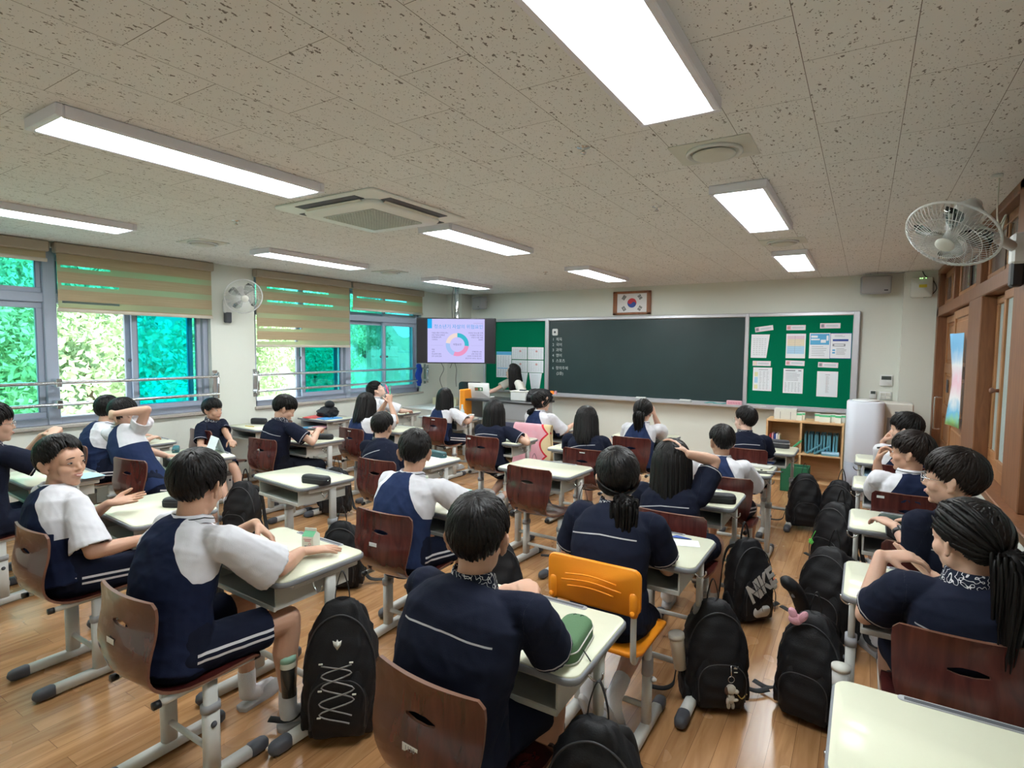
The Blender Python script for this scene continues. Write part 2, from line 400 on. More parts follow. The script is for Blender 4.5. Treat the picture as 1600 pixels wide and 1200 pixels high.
wA = window('window_1', *W1, [.75, 2.2], 2.09); wB = window('window_2', *W2, [5.77], 2.09)
x1, x2 = XL-.105, XL-.165
zb, zt_ = SILL+.07, 2.045
sash(wA, .80, 1.50, zb, zt_, x2, 'glass_green'); sash(wA, 1.42, 2.15, zb, zt_, x1, 'glass_green')
sash(wA, .80, 1.50, 2.135, WT-.06, x2, 'glass_cyan', .04); sash(wA, 1.42, 2.15, 2.135, WT-.06, x1, 'glass_cyan', .045)
sash(wA, -.24, .70, zb, zt_, x1, 'glass_green'); sash(wA, -.24, .70, 2.135, WT-.06, x1, 'glass_cyan', .045)
sash(wA, 2.86, 3.56, zb, zt_, x2, 'glass_deep'); sash(wA, 2.90, 3.62, zb, zt_, x1, 'glass_cyan')
sash(wA, 2.25, 2.95, 2.135, WT-.06, x2, 'glass_cyan', .045); sash(wA, 2.9, 3.62, 2.135, WT-.06, x1, 'glass_cyan', .045)
sash(wB, 4.95, 5.66, zb, zt_, x2, 'glass_teal'); sash(wB, 4.99, 5.71, zb, zt_, x1, 'glass_cyan')
sash(wB, 4.30, 5.05, 2.135, WT-.06, x2, 'glass_cyan', .045); sash(wB, 4.98, 5.71, 2.135, WT-.06, x1, 'glass_cyan', .045)
sash(wB, 5.83, 6.62, zb, zt_, x2, 'glass_cyan'); sash(wB, 6.52, 7.27, zb, zt_, x1, 'glass_cyan')
sash(wB, 5.83, 6.62, 2.135, WT-.06, x2, 'glass_cyan', .045); sash(wB, 6.52, 7.27, 2.135, WT-.06, x1, 'glass_cyan', .045)
# round sash locks
for y, wn in ((2.87, wA), (4.96, wB), (6.46, wB), (6.6, wB)):
    obj('sash_lock', MB().add(lathe([(.0, 0), (.018, 0), (.02, .006), (.012, .014), (0, .016)], 14, R=eul(y=PI/2)), T=(x1+.018, y, 1.5)), MT['dgrey'], wn)
# --- zebra blinds ----------------------------------------------------
def blindmat():
    m = mat('zebra_fabric', (.55, .42, .25), .9); L = m.node_tree.links; n = m.node_tree.nodes; p = n['Principled BSDF']; out = n['Material Output']
    t = N(m, 'ShaderNodeTexCoord'); z = N(m, 'ShaderNodeTexNoise'); z.inputs['Scale'].default_value = 4; z.inputs['Detail'].default_value = 6
    mp = N(m, 'ShaderNodeMapping'); mp.inputs['Scale'].default_value = (1, .6, 30); L.new(t.outputs['Object'], mp.inputs[0]); L.new(mp.outputs[0], z.inputs['Vector'])
    c = mixc(m, z.outputs[0], (.44, .34, .205), (.62, .51, .34)); L.new(c, p.inputs['Base Color'])
    tl = N(m, 'ShaderNodeBsdfTranslucent'); L.new(c, tl.inputs[0]); mx = N(m, 'ShaderNodeMixShader'); mx.inputs[0].default_value = .28
    L.new(p.outputs[0], mx.inputs[1]); L.new(tl.outputs[0], mx.inputs[2]); L.new(mx.outputs[0], out.inputs[0]); return m
def sheer():
    m = mat('zebra_sheer', (.6, .62, .42), .9); L = m.node_tree.links; n = m.node_tree.nodes; p = n['Principled BSDF']; out = n['Material Output']
    tl = N(m, 'ShaderNodeBsdfTranslucent'); tl.inputs[0].default_value = (.55, .60, .38, 1); tr = N(m, 'ShaderNodeBsdfTransparent'); mx = N(m, 'ShaderNodeMixShader'); mx.inputs[0].default_value = .55
    L.new(p.outputs[0], mx.inputs[1]); L.new(tl.outputs[0], mx.inputs[2]); mx2 = N(m, 'ShaderNodeMixShader'); mx2.inputs[0].default_value = .12
    L.new(mx.outputs[0], mx2.inputs[1]); L.new(tr.outputs[0], mx2.inputs[2]); L.new(mx2.outputs[0], out.inputs[0]); return m
MT['blind'] = blindmat(); MT['sheer'] = sheer(); MT['blindbox'] = mat('blind_box', (.42, .36, .28), .6); MT['blindrail'] = mat('blind_rail', (.66, .60, .50), .5)
def blind(y0, y1, z1, label, gaps):
    e = empty('roller_blind', (XL+.05, (y0+y1)/2, H-.1), label, 'blind', 'zebra blinds over the windows'); w_ = (y1-y0)/2; x = 0
    obj('headbox', MB().add(bb(-.05, .035, -w_, w_, 0, .095, .01), smooth=False), MT['blindbox'], e)
    f = MB(); s = MB(); z = 0; zb_ = z1-(H-.1); p = .165; k = 0
    while z > zb_+.005:                       # opaque bands, sheer bands between them
        za = max(z-.105, zb_); f.add(bb(x-.004, x, -w_+.02, w_-.02, za, z), smooth=False)
        zc = max(z-p, zb_)
        if za > zc:
            g = gaps.get(k)
            s.add(bb(x-.003, x-.001, -w_+.02, w_-.02, zc, za-(.022 if g else 0)), smooth=False)
            if g:
                a, b_ = -w_+.02+g[0]*(2*w_-.04), -w_+.02+g[1]*(2*w_-.04)
                if a > -w_+.03: s.add(bb(x-.003, x-.001, -w_+.02, a, za-.022, za), smooth=False)
                if b_ < w_-.03: s.add(bb(x-.003, x-.001, b_, w_-.02, za-.022, za), smooth=False)
        z -= p; k += 1
    obj('opaque_bands', f, MT['blind'], e); obj('sheer_bands', s, MT['sheer'], e)
    obj('bottom_rail', MB().add(tube([(x, -w_+.012, zb_-.012), (x, w_-.012, zb_-.012)], [(.017, .010)]*2, 10, (0, 0, 1))), MT['blindrail'], e)
    return e
blind(-.28, .70, 2.40, 'zebra blind rolled nearly all the way up, furthest left beyond the frame edge', {})
blind(.74, 2.17, 2.435, 'zebra blind rolled up to its box above the leftmost window pane', {})
blind(2.21, 3.70, 1.99, 'beige zebra blind half down left of the wall fan', {0: (.02, .3), 1: (.02, .35), 2: (.02, .35)})
blind(4.22, 5.73, 1.67, 'long beige zebra blind hanging lowest, right of the wall fan', {0: (.1, .75), 1: (.1, .8), 3: (.02, .45), 4: (.0, .4)})
blind(5.76, 7.32, 2.22, 'short beige zebra blind at the front end of the windows, next to the television', {0: (.05, .75)})
# --- window guard rails -------------------------------------------------
def rail(y0, y1, label):
    e = empty('guard_rail', (XL, (y0+y1)/2, 1.2), label, 'railing', 'steel guard rails across the windows'); w_ = (y1-y0)/2
    for z in (.1, -.1): obj('bar', MB().add(tube([(.07, -w_, z), (.07, w_, z)], .0165, 12)), MT['chrome'], e)
    for s in (-1, 1):
        y = s*(w_-.01)
        obj('bracket', MB().add(tube([(.07, y, .15), (.07, y, -.15)], .014, 10)).add(tube([(0, y, .12), (.07, y, .12)], .012, 8)).add(tube([(0, y, -.12), (.07, y, -.12)], .012, 8))
            .add(bb(.0, .008, y-.03, y+.03, -.17, .17, .002)), MT['chrome'], e)
    return e
ra = rail(-.2, 3.73, 'two-bar stainless guard rail across the near windows, left of the wall fan')
for z in (.1, -.1): obj('clamp', MB().add(bb(-.04, .085, 2.2-1.765-.025, 2.2-1.765+.025, z-.04, z+.04, .006)), MT['chrome'], ra)
rail(4.22, 7.42, 'two-bar stainless guard rail across the far windows, beside the television')

# --- right side: oak partition -------------------------------------------
struct('wall_right', MB().add(bb(XR, XR+.2, YB, 5.8, 0, .80), smooth=False).add(bb(XR, XR+.2, YB, .3, .8, H), smooth=False).add(bb(XR+.16, XR+.2, YB, YF, .8, H), smooth=False), MT['wall'])
tr = MB()
for a in (bb(XR-.015, XR+.16, .3, 8.2, 2.06, 2.16, .006), bb(XR-.02, XR+.16, .3, 8.2, H-.06, H, .006), bb(XR-.07, XR+.16, .3, 5.78, .80, .85, .006),
          bb(XR-.015, XR+.16, 8.05, 8.2, 0, H, .005), bb(XR-.015, XR+.16, 5.18, 5.75, 0, 2.06, .005), bb(XR-.02, XR+.16, 3.72, 4.12, .85, H, .005), bb(XR-.015, XR+.16, 2.0, 2.3, .85, H, .005),
          bb(XR, XR+.14, 6.9, 7.0, 2.16, H, .004), bb(XR, XR+.14, 5.4, 5.6, 2.16, H, .004)): tr.add(a, smooth=False)
struct('trim_3', tr, MT['door_dark'])
def pane_frame(par, name, y0, y1, z0, z1, x, t=.055, m='door', g='frost', mid=None, kind=None):
    f = MB()
    for a in (bb(x, x+.035, y0, y1, z0, z0+t, .004), bb(x, x+.035, y0, y1, z1-t, z1, .004), bb(x, x+.035, y0, y0+t, z0+t, z1-t, .004), bb(x, x+.035, y1-t, y1, z0+t, z1-t, .004)): f.add(a, smooth=False)
    o = obj(name, f, MT[m], par)
    obj('pane', MB().add(bb(x+.014, x+.02, y0+t-.005, y1-t+.005, z0+t-.005, z1-t+.005)), MT[g], o); return o
w3 = bpy.data.objects.new('window_3', None); COL.objects.link(w3); w3['kind'] = 'structure'
for (a, b_, x) in ((4.13, 4.68, XR+.03), (4.64, 5.17, XR+.07)):
    o = pane_frame(w3, 'sash', a, b_, .93, 2.05, x)
    obj('kick_panel', MB().add(bb(x+.0, x+.03, a, b_, .852, .935, .006), smooth=False), MT['door'], o)
obj('knob', MB().add(lathe([(0, 0), (.012, 0), (.01, .02), (.018, .03), (.018, .04), (.01, .048), (0, .05)], 14, R=eul(y=-PI/2)), T=(XR+.03, 4.66, 1.42)), MT['plyedge'], w3)
for (a, b_) in ((2.32, 3.0), (3.0, 3.7)): pane_frame(w3, 'sash', a, b_, .86, 2.05, XR+.05)
w4 = bpy.data.objects.new('window_4', None); COL.objects.link(w4); w4['kind'] = 'structure'
MT['dimglass'] = mat('dim_window_glass', (.16, .15, .15), .12, spec=.6)
for (a, b_) in ((7.0, 7.55), (7.5, 8.04), (5.6, 6.28), (6.22, 6.9), (4.13, 4.8), (4.75, 5.4), (2.31, 3.0), (3.0, 3.7)): pane_frame(w4, 'sash', a, b_, 2.165, H-.06, XR+.04, .06, 'door', 'dimglass')
d1 = bpy.data.objects.new('door_1', None); COL.objects.link(d1); d1['kind'] = 'structure'
def leaf(y0, y1, x):
    f = MB(); t = .10; z1 = 2.05
    rows = [0.02, .62, 1.02, 1.48, z1-.02]
    f.add(bb(x, x+.04, y0, y0+t, 0.02, z1, .004), smooth=False).add(bb(x, x+.04, y1-t, y1, 0.02, z1, .004), smooth=False)
    for k, z in enumerate(rows): f.add(bb(x, x+.04, y0+t, y1-t, max(.02, z-.055), min(z1, z+.055), .004), smooth=False)
    o = obj('door_leaf', f, MT['door'], d1)
    for k in range(4): obj('door_panel', MB().add(bb(x+.016, x+.03, y0+t-.004, y1-t+.004, rows[k]+.05, rows[k+1]-.05), smooth=False).add(bb(x+.008, x+.03, y0+t+.03, y1-t-.03, rows[k]+.085, rows[k+1]-.085, .012), smooth=False), MT['door'], o)
    return o
lf = leaf(5.76, 6.95, XR+.02); lb = leaf(6.88, 8.04, XR+.07)
obj('door_handle', MB().add(tube(bez([(0, 0, .17), (-.05, 0, .17), (-.06, 0, .14), (-.06, 0, -.14), (-.05, 0, -.17), (0, 0, -.17)], 5), .010, 10), T=(XR+.02, 7.55, 1.0)), MT['chrome'], lb)
obj('lock_plate', MB().add(bb(XR+.01, XR+.02, 6.55, 6.60, 1.22, 1.36, .003)).add(bb(XR+.06, XR+.07, 7.6, 7.66, 1.22, 1.36, .003)), MT['dgrey'], lb)

# ================================================================== CEILING FITTINGS
MT['panel_emit'] = mat('lit_diffuser', (.9, .9, .9), .5, emit=(.93, .985, 1.0), es=LAMP)
MT['lampw'] = mat('lamp_housing', (.80, .80, .88), .4)
def lamp():
    e = empty('ceiling_light', (0, 0, 0), '', 'ceiling light', 'lit ceiling panels')
    f = MB(); L_, W_ = 1.28, .31
    for a in (bb(-W_/2, W_/2, -L_/2, -L_/2+.028, -.05, 0, .004), bb(-W_/2, W_/2, L_/2-.028, L_/2, -.05, 0, .004), bb(-W_/2, -W_/2+.028, -L_/2+.028, L_/2-.028, -.05, 0, .004), bb(W_/2-.028, W_/2, -L_/2+.028, L_/2-.028, -.05, 0, .004), bb(-W_/2+.02, W_/2-.02, -L_/2+.02, L_/2-.02, -.012, 0)): f.add(a, smooth=False)
    obj('housing', f, MT['lampw'], e); obj('diffuser', MB().add(bb(-W_/2+.028, W_/2-.028, -L_/2+.028, L_/2-.028, -.045, -.038), smooth=False), MT['panel_emit'], e)
    return e
lp = lamp(); LN = {(0, 0): 'lit ceiling panel in the row by the windows, cut off by the left edge', (0, 1): 'lit ceiling panel between the window wall fan and the air conditioner', (0, 2): 'lit ceiling panel in the row by the windows, right above the television pole',
 (1, 0): 'long lit ceiling panel just left of the ceiling air conditioner, nearest of the middle row', (1, 1): 'lit ceiling panel of the middle row, just right of the ceiling air conditioner', (1, 2): 'lit ceiling panel of the middle row, nearest the framed flag',
 (2, 0): 'very large lit ceiling panel at the top edge, nearest of the right row', (2, 1): 'lit ceiling panel in the middle of the right row, between the two round vents', (2, 2): 'lit ceiling panel at the far end of the right row, above the right notice board'}
for i, x in enumerate((-5.02, -2.84, -.645)):
    for j, y in enumerate((1.60, 4.03, 6.56)): place(lp, (x, y, H), 0, LN[(i, j)])
def vent():
    e = empty('ceiling_vent', (0, 0, 0), '', 'vent', 'round air diffusers in the ceiling')
    obj('plate', MB().add(slab(rrect(.36, .30, .01), -.006, 0, .002)), MT['offwhite'], e)
    obj('ring', MB().add(lathe([(.125, -.004), (.128, -.018), (.118, -.022), (.108, -.012), (.11, -.004)], 32)), MT['white'], e)
    obj('disc', MB().add(lathe([(0, -.035), (.07, -.034), (.095, -.026), (.097, -.020), (0, -.018)], 32)), MT['offwhite'], e)
    return e
vt = vent()
for p, l in (((-.64, 2.80), 'large round ceiling vent nearest the camera, between two lit panels'), ((-.64, 5.42), 'round ceiling vent further down the right row of panels'), ((-5.17, 2.93), 'round ceiling vent above the left wall fan'), ((-5.1, 5.25), 'small round ceiling vent above the long lowered blind'), ):
    place(vt, (*p, H), 0, l)
def aircon():
    e = empty('ceiling_air_conditioner', (-2.95, 2.88, H), 'white four-way ceiling air conditioner with a grey square grille', 'air conditioner')
    f = MB(); o = rrect(.93, .93, .03, 3); f.add(slab(o, -.018, 0, .006))
    f.add(slab(rrect(.70, .70, .10, 6), -.052, -.016, .012)); obj('panel', f, mat('aircon_white', (.86, .89, .87), .4), e)
    s = MB()
    for k in range(4):
        R_ = eul(z=k*PI/2); s.add(bb(-.28, .28, .350, .432, -.0215, -.0165), R=R_, smooth=False)
    obj('air_slot', s, MT['dgrey'], e)
    for k in range(4):
        R_ = eul(z=k*PI/2); obj('louver', MB().add(bb(-.26, .26, -.012, .012, -.003, .003, .002), R=R_ @ eul(x=.35), T=R_ @ V(0, .362, -.030)), MT['offwhite'], e)
    g = MB(); n = 18; a = .235
    g.add(bb(-a, a, -a, a, -.0545, -.0515), 1, smooth=False)
    for k in range(n+1):
        q = -a+2*a*k/n; g.add(bb(q-.0028, q+.0028, -a, a, -.0585, -.054), smooth=False).add(bb(-a, a, q-.0028, q+.0028, -.0595, -.054), smooth=False)
    obj('grille', g, [MT['offwhite'], MT['dgrey']], e); return e
aircon()
for x, y, l in ((-4.05, 2.55, 'left of the air conditioner'), (-1.2, 3.7, 'beside the second panel of the right row'), (-3.4, 6.2, 'near the middle row'), (-1.15, 2.45, 'next to the nearest round vent')):
    obj('sprinkler_head', MB().add(lathe([(0, -.03), (.012, -.03), (.014, -.024), (.006, -.02), (.008, -.006), (.03, -.003), (.032, 0), (0, 0)], 14)), MT['chrome'], None, 'small metal sprinkler head in the ceiling '+l, 'sprinkler', loc=(x, y, H))
# ================================================================== OUTSIDE
MT['leaf'] = mat('foliage', (.46, .60, .32), .7, var=.35, vscale=3); MT['leaf2'] = mat('foliage_dark', (.33, .50, .29), .7, var=.35, vscale=3); MT['grass'] = mat('grass', (.50, .58, .38), .9, var=.3, vscale=.6)
MT['soil'] = mat('pale_ground', (.55, .53, .46), .9, var=.1, vscale=.5); MT['bark'] = mat('bark', (.12, .08, .05), .9)
MT['frame_w'] = mat('greenhouse_tube', (.75, .77, .78), .5)
struct('ground', MB().add(bb(-60, XL-.3, -30, 60, -3.2, -3.0)), MT['soil'])
def hill():
    nx, ny = 60, 90; v = []; f = []; m = MB()
    xs = np.linspace(-17, -55, nx); ys = np.linspace(-25, 60, ny)
    for i, x in enumerate(xs):
        for j, y in enumerate(ys):
            s = (-17-x); z = -3+s*.62+1.2*math.sin(y*.25+x*.1)*min(1, s/6)+.5*math.sin(y*.9+1.3*x); v.append((x-max(0, (y-9))*.55, y, z))
    for i in range(nx-1):
        for j in range(ny-1): a = i*ny+j; f.append((a, a+1, a+ny+1, a+ny))
    m.add((np.array(v), f)); return m
struct('hillside', hill(), MT['grass'])
def leafcloud(n, R_, sz, rng):
    d = rng.normal(size=(n, 3)); d /= np.linalg.norm(d, axis=1)[:, None]; r = rng.uniform(.55, 1, n)**.5
    bump = 1+.22*np.sin(d[:, 0]*5+1)*np.cos(d[:, 1]*6)+.15*np.sin(d[:, 2]*9)
    c = d*(r*bump)[:, None]*np.array(R_)
    a = rng.normal(size=(n, 3)); a /= np.linalg.norm(a, axis=1)[:, None]; b = np.cross(a, d+rng.normal(size=(n, 3))*.6); b /= np.linalg.norm(b, axis=1)[:, None]
    s = rng.uniform(.6, 1.3, n)[:, None]*sz
    v = np.stack([c-a*s, c-b*s*.5, c+a*s, c+b*s*.5], 1).reshape(-1, 3); f = [(4*i, 4*i+1, 4*i+2, 4*i+3) for i in range(n)]
    return v, f
def tree(m, n, R_):
    e = empty('tree', (0, 0, 0), '', 'tree', 'leafy trees on the slope outside')
    obj('trunk', MB().add(tube([(0, 0, -R_[2]*1.2), (.1, 0, -.2), (0, .1, R_[2]*.5)], [.16, .1, .03], 8)), MT['bark'], e)
    obj('crown', MB().add(leafcloud(n, R_, .085, np.random.default_rng(n)), smooth=False), MT[m], e); return e
ta = tree('leaf', 11000, (2.0, 2.2, 1.9)); tb = tree('leaf2', 10000, (1.9, 1.7, 2.3))
TP = [(-15.5, 1.5, -.2, 0), (-17, 4.2, .6, 1), (-15.8, 6.2, -.3, 0), (-20, .5, 3.0, 1), (-20.5, 4.2, 3.6, 0), (-21, 8, 3.0, 1), (-25, 3, 6.2, 0), (-25, 7.5, 6.2, 1), (-28, 12, 6.0, 0), (-31, 17, 6.2, 1), (-27, 17, 2.2, 0), (-33, 22, 3.5, 1), (-33, 28, 3.2, 0), (-36, 34, 3.2, 1), (-24, 14.5, .6, 0), (-30, 24, 0, 0), (-18.5, -2.5, 2.0, 0), (-25, -1, 6.5, 1)]
TW = ['lowest', 'second', 'third', 'fourth', 'fifth', 'sixth', 'seventh', 'eighth', 'ninth']; cnt = {}
for i, (x, y, z, k) in enumerate(TP):
    c_ = (k, y > 11.9); cnt[c_] = cnt.get(c_, -1)+1
    t_ = place((ta, tb)[k], (x, y, z+.3), i*1.7, '%s %s tree %s' % (TW[cnt[c_]], ('light green', 'darker green')[k], 'beyond the greenhouse outside the far windows' if y > 11.9 else 'on the slope outside the near windows')); t_.scale = (1.15,)*3
g = empty('greenhouse', (-17, 15.5, -3.0), 'arched white greenhouse frame outside the far windows', 'greenhouse')
for k in range(12):
    x = 0; y = -4.4+k*.8
    obj('hoop', MB().add(tube([(3.0*math.cos(a), y, 2.9*math.sin(a)) for a in np.linspace(0, PI, 17)], .045, 6)), MT['frame_w'], g)
for a in (.5, 1.1, PI/2, 2.0, 2.6): obj('purlin', MB().add(tube([(3.0*math.cos(a), -4.4, 2.9*math.sin(a)), (3.0*math.cos(a), 4.4, 2.9*math.sin(a))], .03, 6)), MT['frame_w'], g)

# ================================================================== FRONT WALL
Y = YF
def text(name, s, size, m, parent=None, loc=(0, 0, 0), rot=(PI/2, 0, 0), align='CENTER', ext=.0004, bold=0):
    c = bpy.data.curves.new(name, 'FONT'); c.offset = bold; c.body = s; c.size = size; c.align_x = align; c.align_y = 'CENTER'; c.extrude = ext; c.resolution_u = 2
    o = bpy.data.objects.new(name, c); COL.objects.link(o); dg = bpy.context.evaluated_depsgraph_get(); me = bpy.data.meshes.new_from_object(o.evaluated_get(dg))
    bpy.data.objects.remove(o); me.materials.clear(); me.materials.append(m if not isinstance(m, str) else MT[m]); me.name = name
    q = bpy.data.objects.new(name, me); COL.objects.link(q); q.location = loc; q.rotation_euler = rot
    if parent is not None: q.parent = parent
    return q
bd = empty('chalkboard', (-2.9, Y, 1.5), 'long dark chalkboard flanked by two green felt notice boards on the front wall', 'blackboard')
def rel(mb_, c=(-2.9, Y, 1.5)): return mb_, c
def addb(m, x0, x1, y0, y1, z0, z1, b=0.0, mt=0): m.add(bb(x0+2.9, x1+2.9, y0, y1, z0-1.5, z1-1.5, b), mt, smooth=False)
m = MB(); addb(m, -4.45, -1.40, -.045, -.02, .925, 2.10); obj('writing_surface', m, MT['chalkboard'], bd)
m = MB(); addb(m, -5.72, -4.50, -.03, -.01, .925, 2.11); obj('notice_board', m, MT['felt'], bd)
m = MB(); addb(m, -1.355, -.135, -.05, -.01, .925, 2.11); obj('notice_board', m, MT['felt'], bd)
m = MB()
for a in ((-5.75, -.095, 2.105, 2.155), (-5.75, -.095, .885, .925)): addb(m, a[0], a[1], -.07, 0, a[2], a[3], .008)
for a in ((-5.75, -5.715), (-4.51, -4.44), (-1.405, -1.35), (-.14, -.065)): addb(m, a[0], a[1], -.075, 0, .885, 2.155, .008)
obj('frame', m, MT['alu'], bd)
m = MB(); addb(m, -4.47, -4.455, -.06, -.04, .925, 2.1); addb(m, -1.395, -1.38, -.06, -.04, .925, 2.1); obj('dark_trim', m, MT['dgrey'], bd)
m = MB(); addb(m, -4.50, -.10, -.17, -.0, .872, .888, .004); addb(m, -4.50, -.10, -.175, -.163, .872, .905, .004); obj('chalk_tray', m, MT['alu'], bd)
MT['chalk'] = mat('chalk', (.55, .58, .56), .9)
for k, s in enumerate(('1  체육', '2  국어', '3  과학', '4  영어', '5  스포츠', '6  창의주제', '(2층)')):
    text('chalk_writing', s, .062, 'chalk', bd, (-4.38+2.9+(.08 if k == 6 else 0), -.0462, 1.80-1.5-k*.088-(.03 if k > 4 else 0)), align='LEFT')
o = obj('board_magnet', MB().add(slab(rrect(.10, .11, .02), 0, .015, .003), R=eul(x=PI/2)).add(lathe([(0, .015), (.018, .015), (.018, .02), (0, .02)], 14, R=eul(x=PI/2)), 1), [MT['white'], MT['dgrey']], None, 'small white square holder with a dark dot, top left of the chalkboard', 'holder', loc=(-4.33, Y-.046, 1.92))
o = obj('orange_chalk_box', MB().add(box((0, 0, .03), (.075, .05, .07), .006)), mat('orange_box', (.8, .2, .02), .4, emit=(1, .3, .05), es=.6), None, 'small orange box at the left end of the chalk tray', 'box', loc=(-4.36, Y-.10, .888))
MT['pink'] = mat('pink_plastic', (.80, .45, .52), .6)
obj('pink_chalk_holder', MB().add(box((0, 0, .035), (.03, .04, .07), .005)), MT['pink'], None, 'pink holder right next to the orange box on the chalk tray', 'box', loc=(-4.28, Y-.10, .888))
def eraser(x, w_, m_, lab, nm='chalk_eraser'):
    e = empty(nm, (x, Y-.11, .888), lab, 'eraser', 'erasers on the chalk tray'); obj('felt_pad', MB().add(bb(-w_/2, w_/2, -.03, .03, 0, .02, .004)), MT['grey'], e)
    obj('grip', MB().add(bb(-w_/2, w_/2, -.028, .028, .02, .05, .01)), m_, e)
eraser(-2.83, .16, MT['white'], 'white eraser on the middle of the chalk tray'); eraser(-2.17, .17, MT['white'], 'white eraser on the tray just behind the ponytailed head of the front row')
obj('chalk_clip', MB().add(tube(bez([(-.15, 0, .012), (-.05, 0, .03), (.05, .01, .012), (.15, 0, .03)], 6), .009, 8)).add(box((.02, 0, .012), (.1, .03, .02), .004)), mat('teal_plastic', (.15, .42, .42), .5), None, 'teal and grey compass-like tool lying on the chalk tray', 'tool', loc=(-1.75, Y-.11, .888))
pe = empty('pink_eraser', (-1.03-.47, Y-.12, .888), 'pink lettered board eraser case at the right end of the chalkboard', 'eraser'); obj('case', MB().add(box((0, 0, .035), (.20, .05, .075), .008)), MT['pink'], pe)
text('print', '칠판지우개', .035, mat('pink_ink', (.6, .12, .22), .6), pe, (0, -.0265, .037))
obj('white_ruler', MB().add(box((0, 0, .01), (.25, .04, .02), .003)), MT['white'], None, 'flat white ruler beside the pink eraser case on the tray', 'ruler', loc=(-1.22, Y-.12, .888))

# --- papers pinned up -----------------------------------------------------
MT['ink'] = mat('grey_ink', (.28, .29, .33), .8); MT['ink_red'] = mat('red_ink', (.65, .35, .36), .8); MT['blue'] = mat('blue_print', (.10, .42, .72), .7); MT['nblue'] = mat('navy_print', (.03, .08, .35), .7)
MT['pk'] = mat('pale_pink', (.78, .60, .68), .8); MT['cr'] = mat('pale_cream', (.80, .70, .55), .8); MT['lb'] = mat('pale_blue', (.42, .66, .85), .8); MT['yl'] = mat('pale_yellow', (.75, .74, .45), .8)
PM = [MT[k] for k in ('paper', 'ink', 'ink_red', 'blue', 'nblue', 'pk', 'cr', 'lb', 'yl')]
def sheet(x, z, w_, h, label, marks, y=Y-.051, cut=0, rot=0.0, nm='paper_sheet', cat='paper', grp='papers pinned to the notice boards'):
    m = MB(); o = [(-w_/2, -h/2), (w_/2-cut, -h/2), (w_/2, h/2), (-w_/2, h/2)] if cut >= 0 else [(-w_/2-cut, -h/2), (w_/2+cut, -h/2), (w_/2, h/2), (-w_/2, h/2)]
    Rx = eul(x=PI/2); m.add(slab(o, 0, .0012), R=Rx, smooth=False)
    for i_, (mt, a0, a1, b0, b1) in enumerate(marks): m.add(bb(-w_/2+a0*w_, -w_/2+a1*w_, -.0014-.00008*(i_+1), -.001, -h/2+b0*h, -h/2+b1*h), mt, smooth=False)
    return obj(nm, m, PM, None, label, cat, grp, loc=(x, y, z), rot=(0, rot, 0))
def lines(b0, b1, n, a0=.12, a1=.88, mt=1, th=.006, gaps=0, seed=1):
    r = random.Random(seed); out = []
    for k in range(n):
        b = b1-(b1-b0)*(k+.5)/n
        if gaps:
            for g_ in range(gaps):
                s = a0+(a1-a0)*g_/gaps; out.append((mt, s, s+(a1-a0)/gaps*r.uniform(.45, .75), b-th, b+th))
        else: out.append((mt, a0, a0+(a1-a0)*r.uniform(.7, 1), b-th, b+th))
    return out
sheet(-1.205, 1.71, .23, .315, 'white notice sheet with clipped slanted right side, top left of the right green board', lines(.1, .85, 9, gaps=5), cut=.035)
sheet(-.775, 1.715, .23, .32, 'sheet with pink, cream and blue bands, top middle of the right green board', [(5, .06, .94, .78, .92), (6, .06, .94, .50, .78), (7, .06, .94, .18, .50), (1, .45, .46, .18, .92)]+lines(.2, .9, 9, th=.002))
sheet(-.50, 1.72, .235, .325, 'sheet with bright blue picture header and text below, right green board', [(3, .04, .96, .54, .97), (0, .08, .4, .82, .9), (0, .08, .5, .72, .78), (0, .55, .8, .62, .74), (0, .82, .92, .7, .9)]+lines(.08, .5, 6))
sheet(-.265, 1.72, .235, .325, 'navy-bordered white poster at the top right corner of the right green board', [(4, 0, 1, 0, .02), (4, 0, 1, .98, 1), (4, 0, .02, 0, 1), (4, .98, 1, 0, 1), (4, .12, .85, .68, .76), (1, .12, .72, .48, .58), (0, .2, .65, .505, .555), (3, .12, .25, .3, .36), (3, .12, .25, .2, .26)]+lines(.15, .42, 6, .3, .8)+lines(.84, .93, 2, .2, .7))
sheet(-1.165, 1.265, .235, .315, 'white list sheet with faint yellow and blue blocks, bottom left of the right green board', [(8, .08, .26, .62, .8), (7, .08, .26, .34, .58), (8, .08, .26, .08, .26)]+lines(.06, .85, 12, .34, .9, gaps=3)+[(1, .3, .8, .9, .92)])
sheet(-.79, 1.255, .235, .325, 'white sheet with rows of tiny tables, bottom middle of the right green board', lines(.05, .45, 7, .08, .92, gaps=5)+lines(.5, .85, 6)+[(1, .1, .6, .9, .94), (1, .75, .9, .9, .94)])
sheet(-.395, 1.23, .235, .325, 'white sheet with one narrow printed column, bottom right of the right green board', lines(.15, .82, 16, .42, .60, th=.004)+[(2, .47, .475, .15, .82), (1, .4, .62, .86, .875)])
for (x, z, r, t_, c) in ((-1.165, 1.945, -.14, 'above the slanted notice sheet', 1), (-.78, 1.955, 0, 'above the banded colour sheet', 2), (-.39, 1.975, 0, 'above the blue-headed sheet', 1), (-1.18, 1.478, 0, 'above the bottom left sheet', 6), (-.775, 1.49, .02, 'above the bottom middle sheet', 2), (-.395, 1.475, .02, 'above the bottom right sheet', 1)):
    sheet(x, z, .225, .066, 'small pinkish heading strip '+t_, [(5, .02, .98, .06, .94), (0, .26, .95, .15, .85), (c, .05, .2, .2, .8), (1, .3, .9, .35, .42), (1, .3, .9, .58, .65)], rot=r, nm='heading_strip', cat='heading card', grp='heading strips on the right notice board')
yl_ = Y-.031
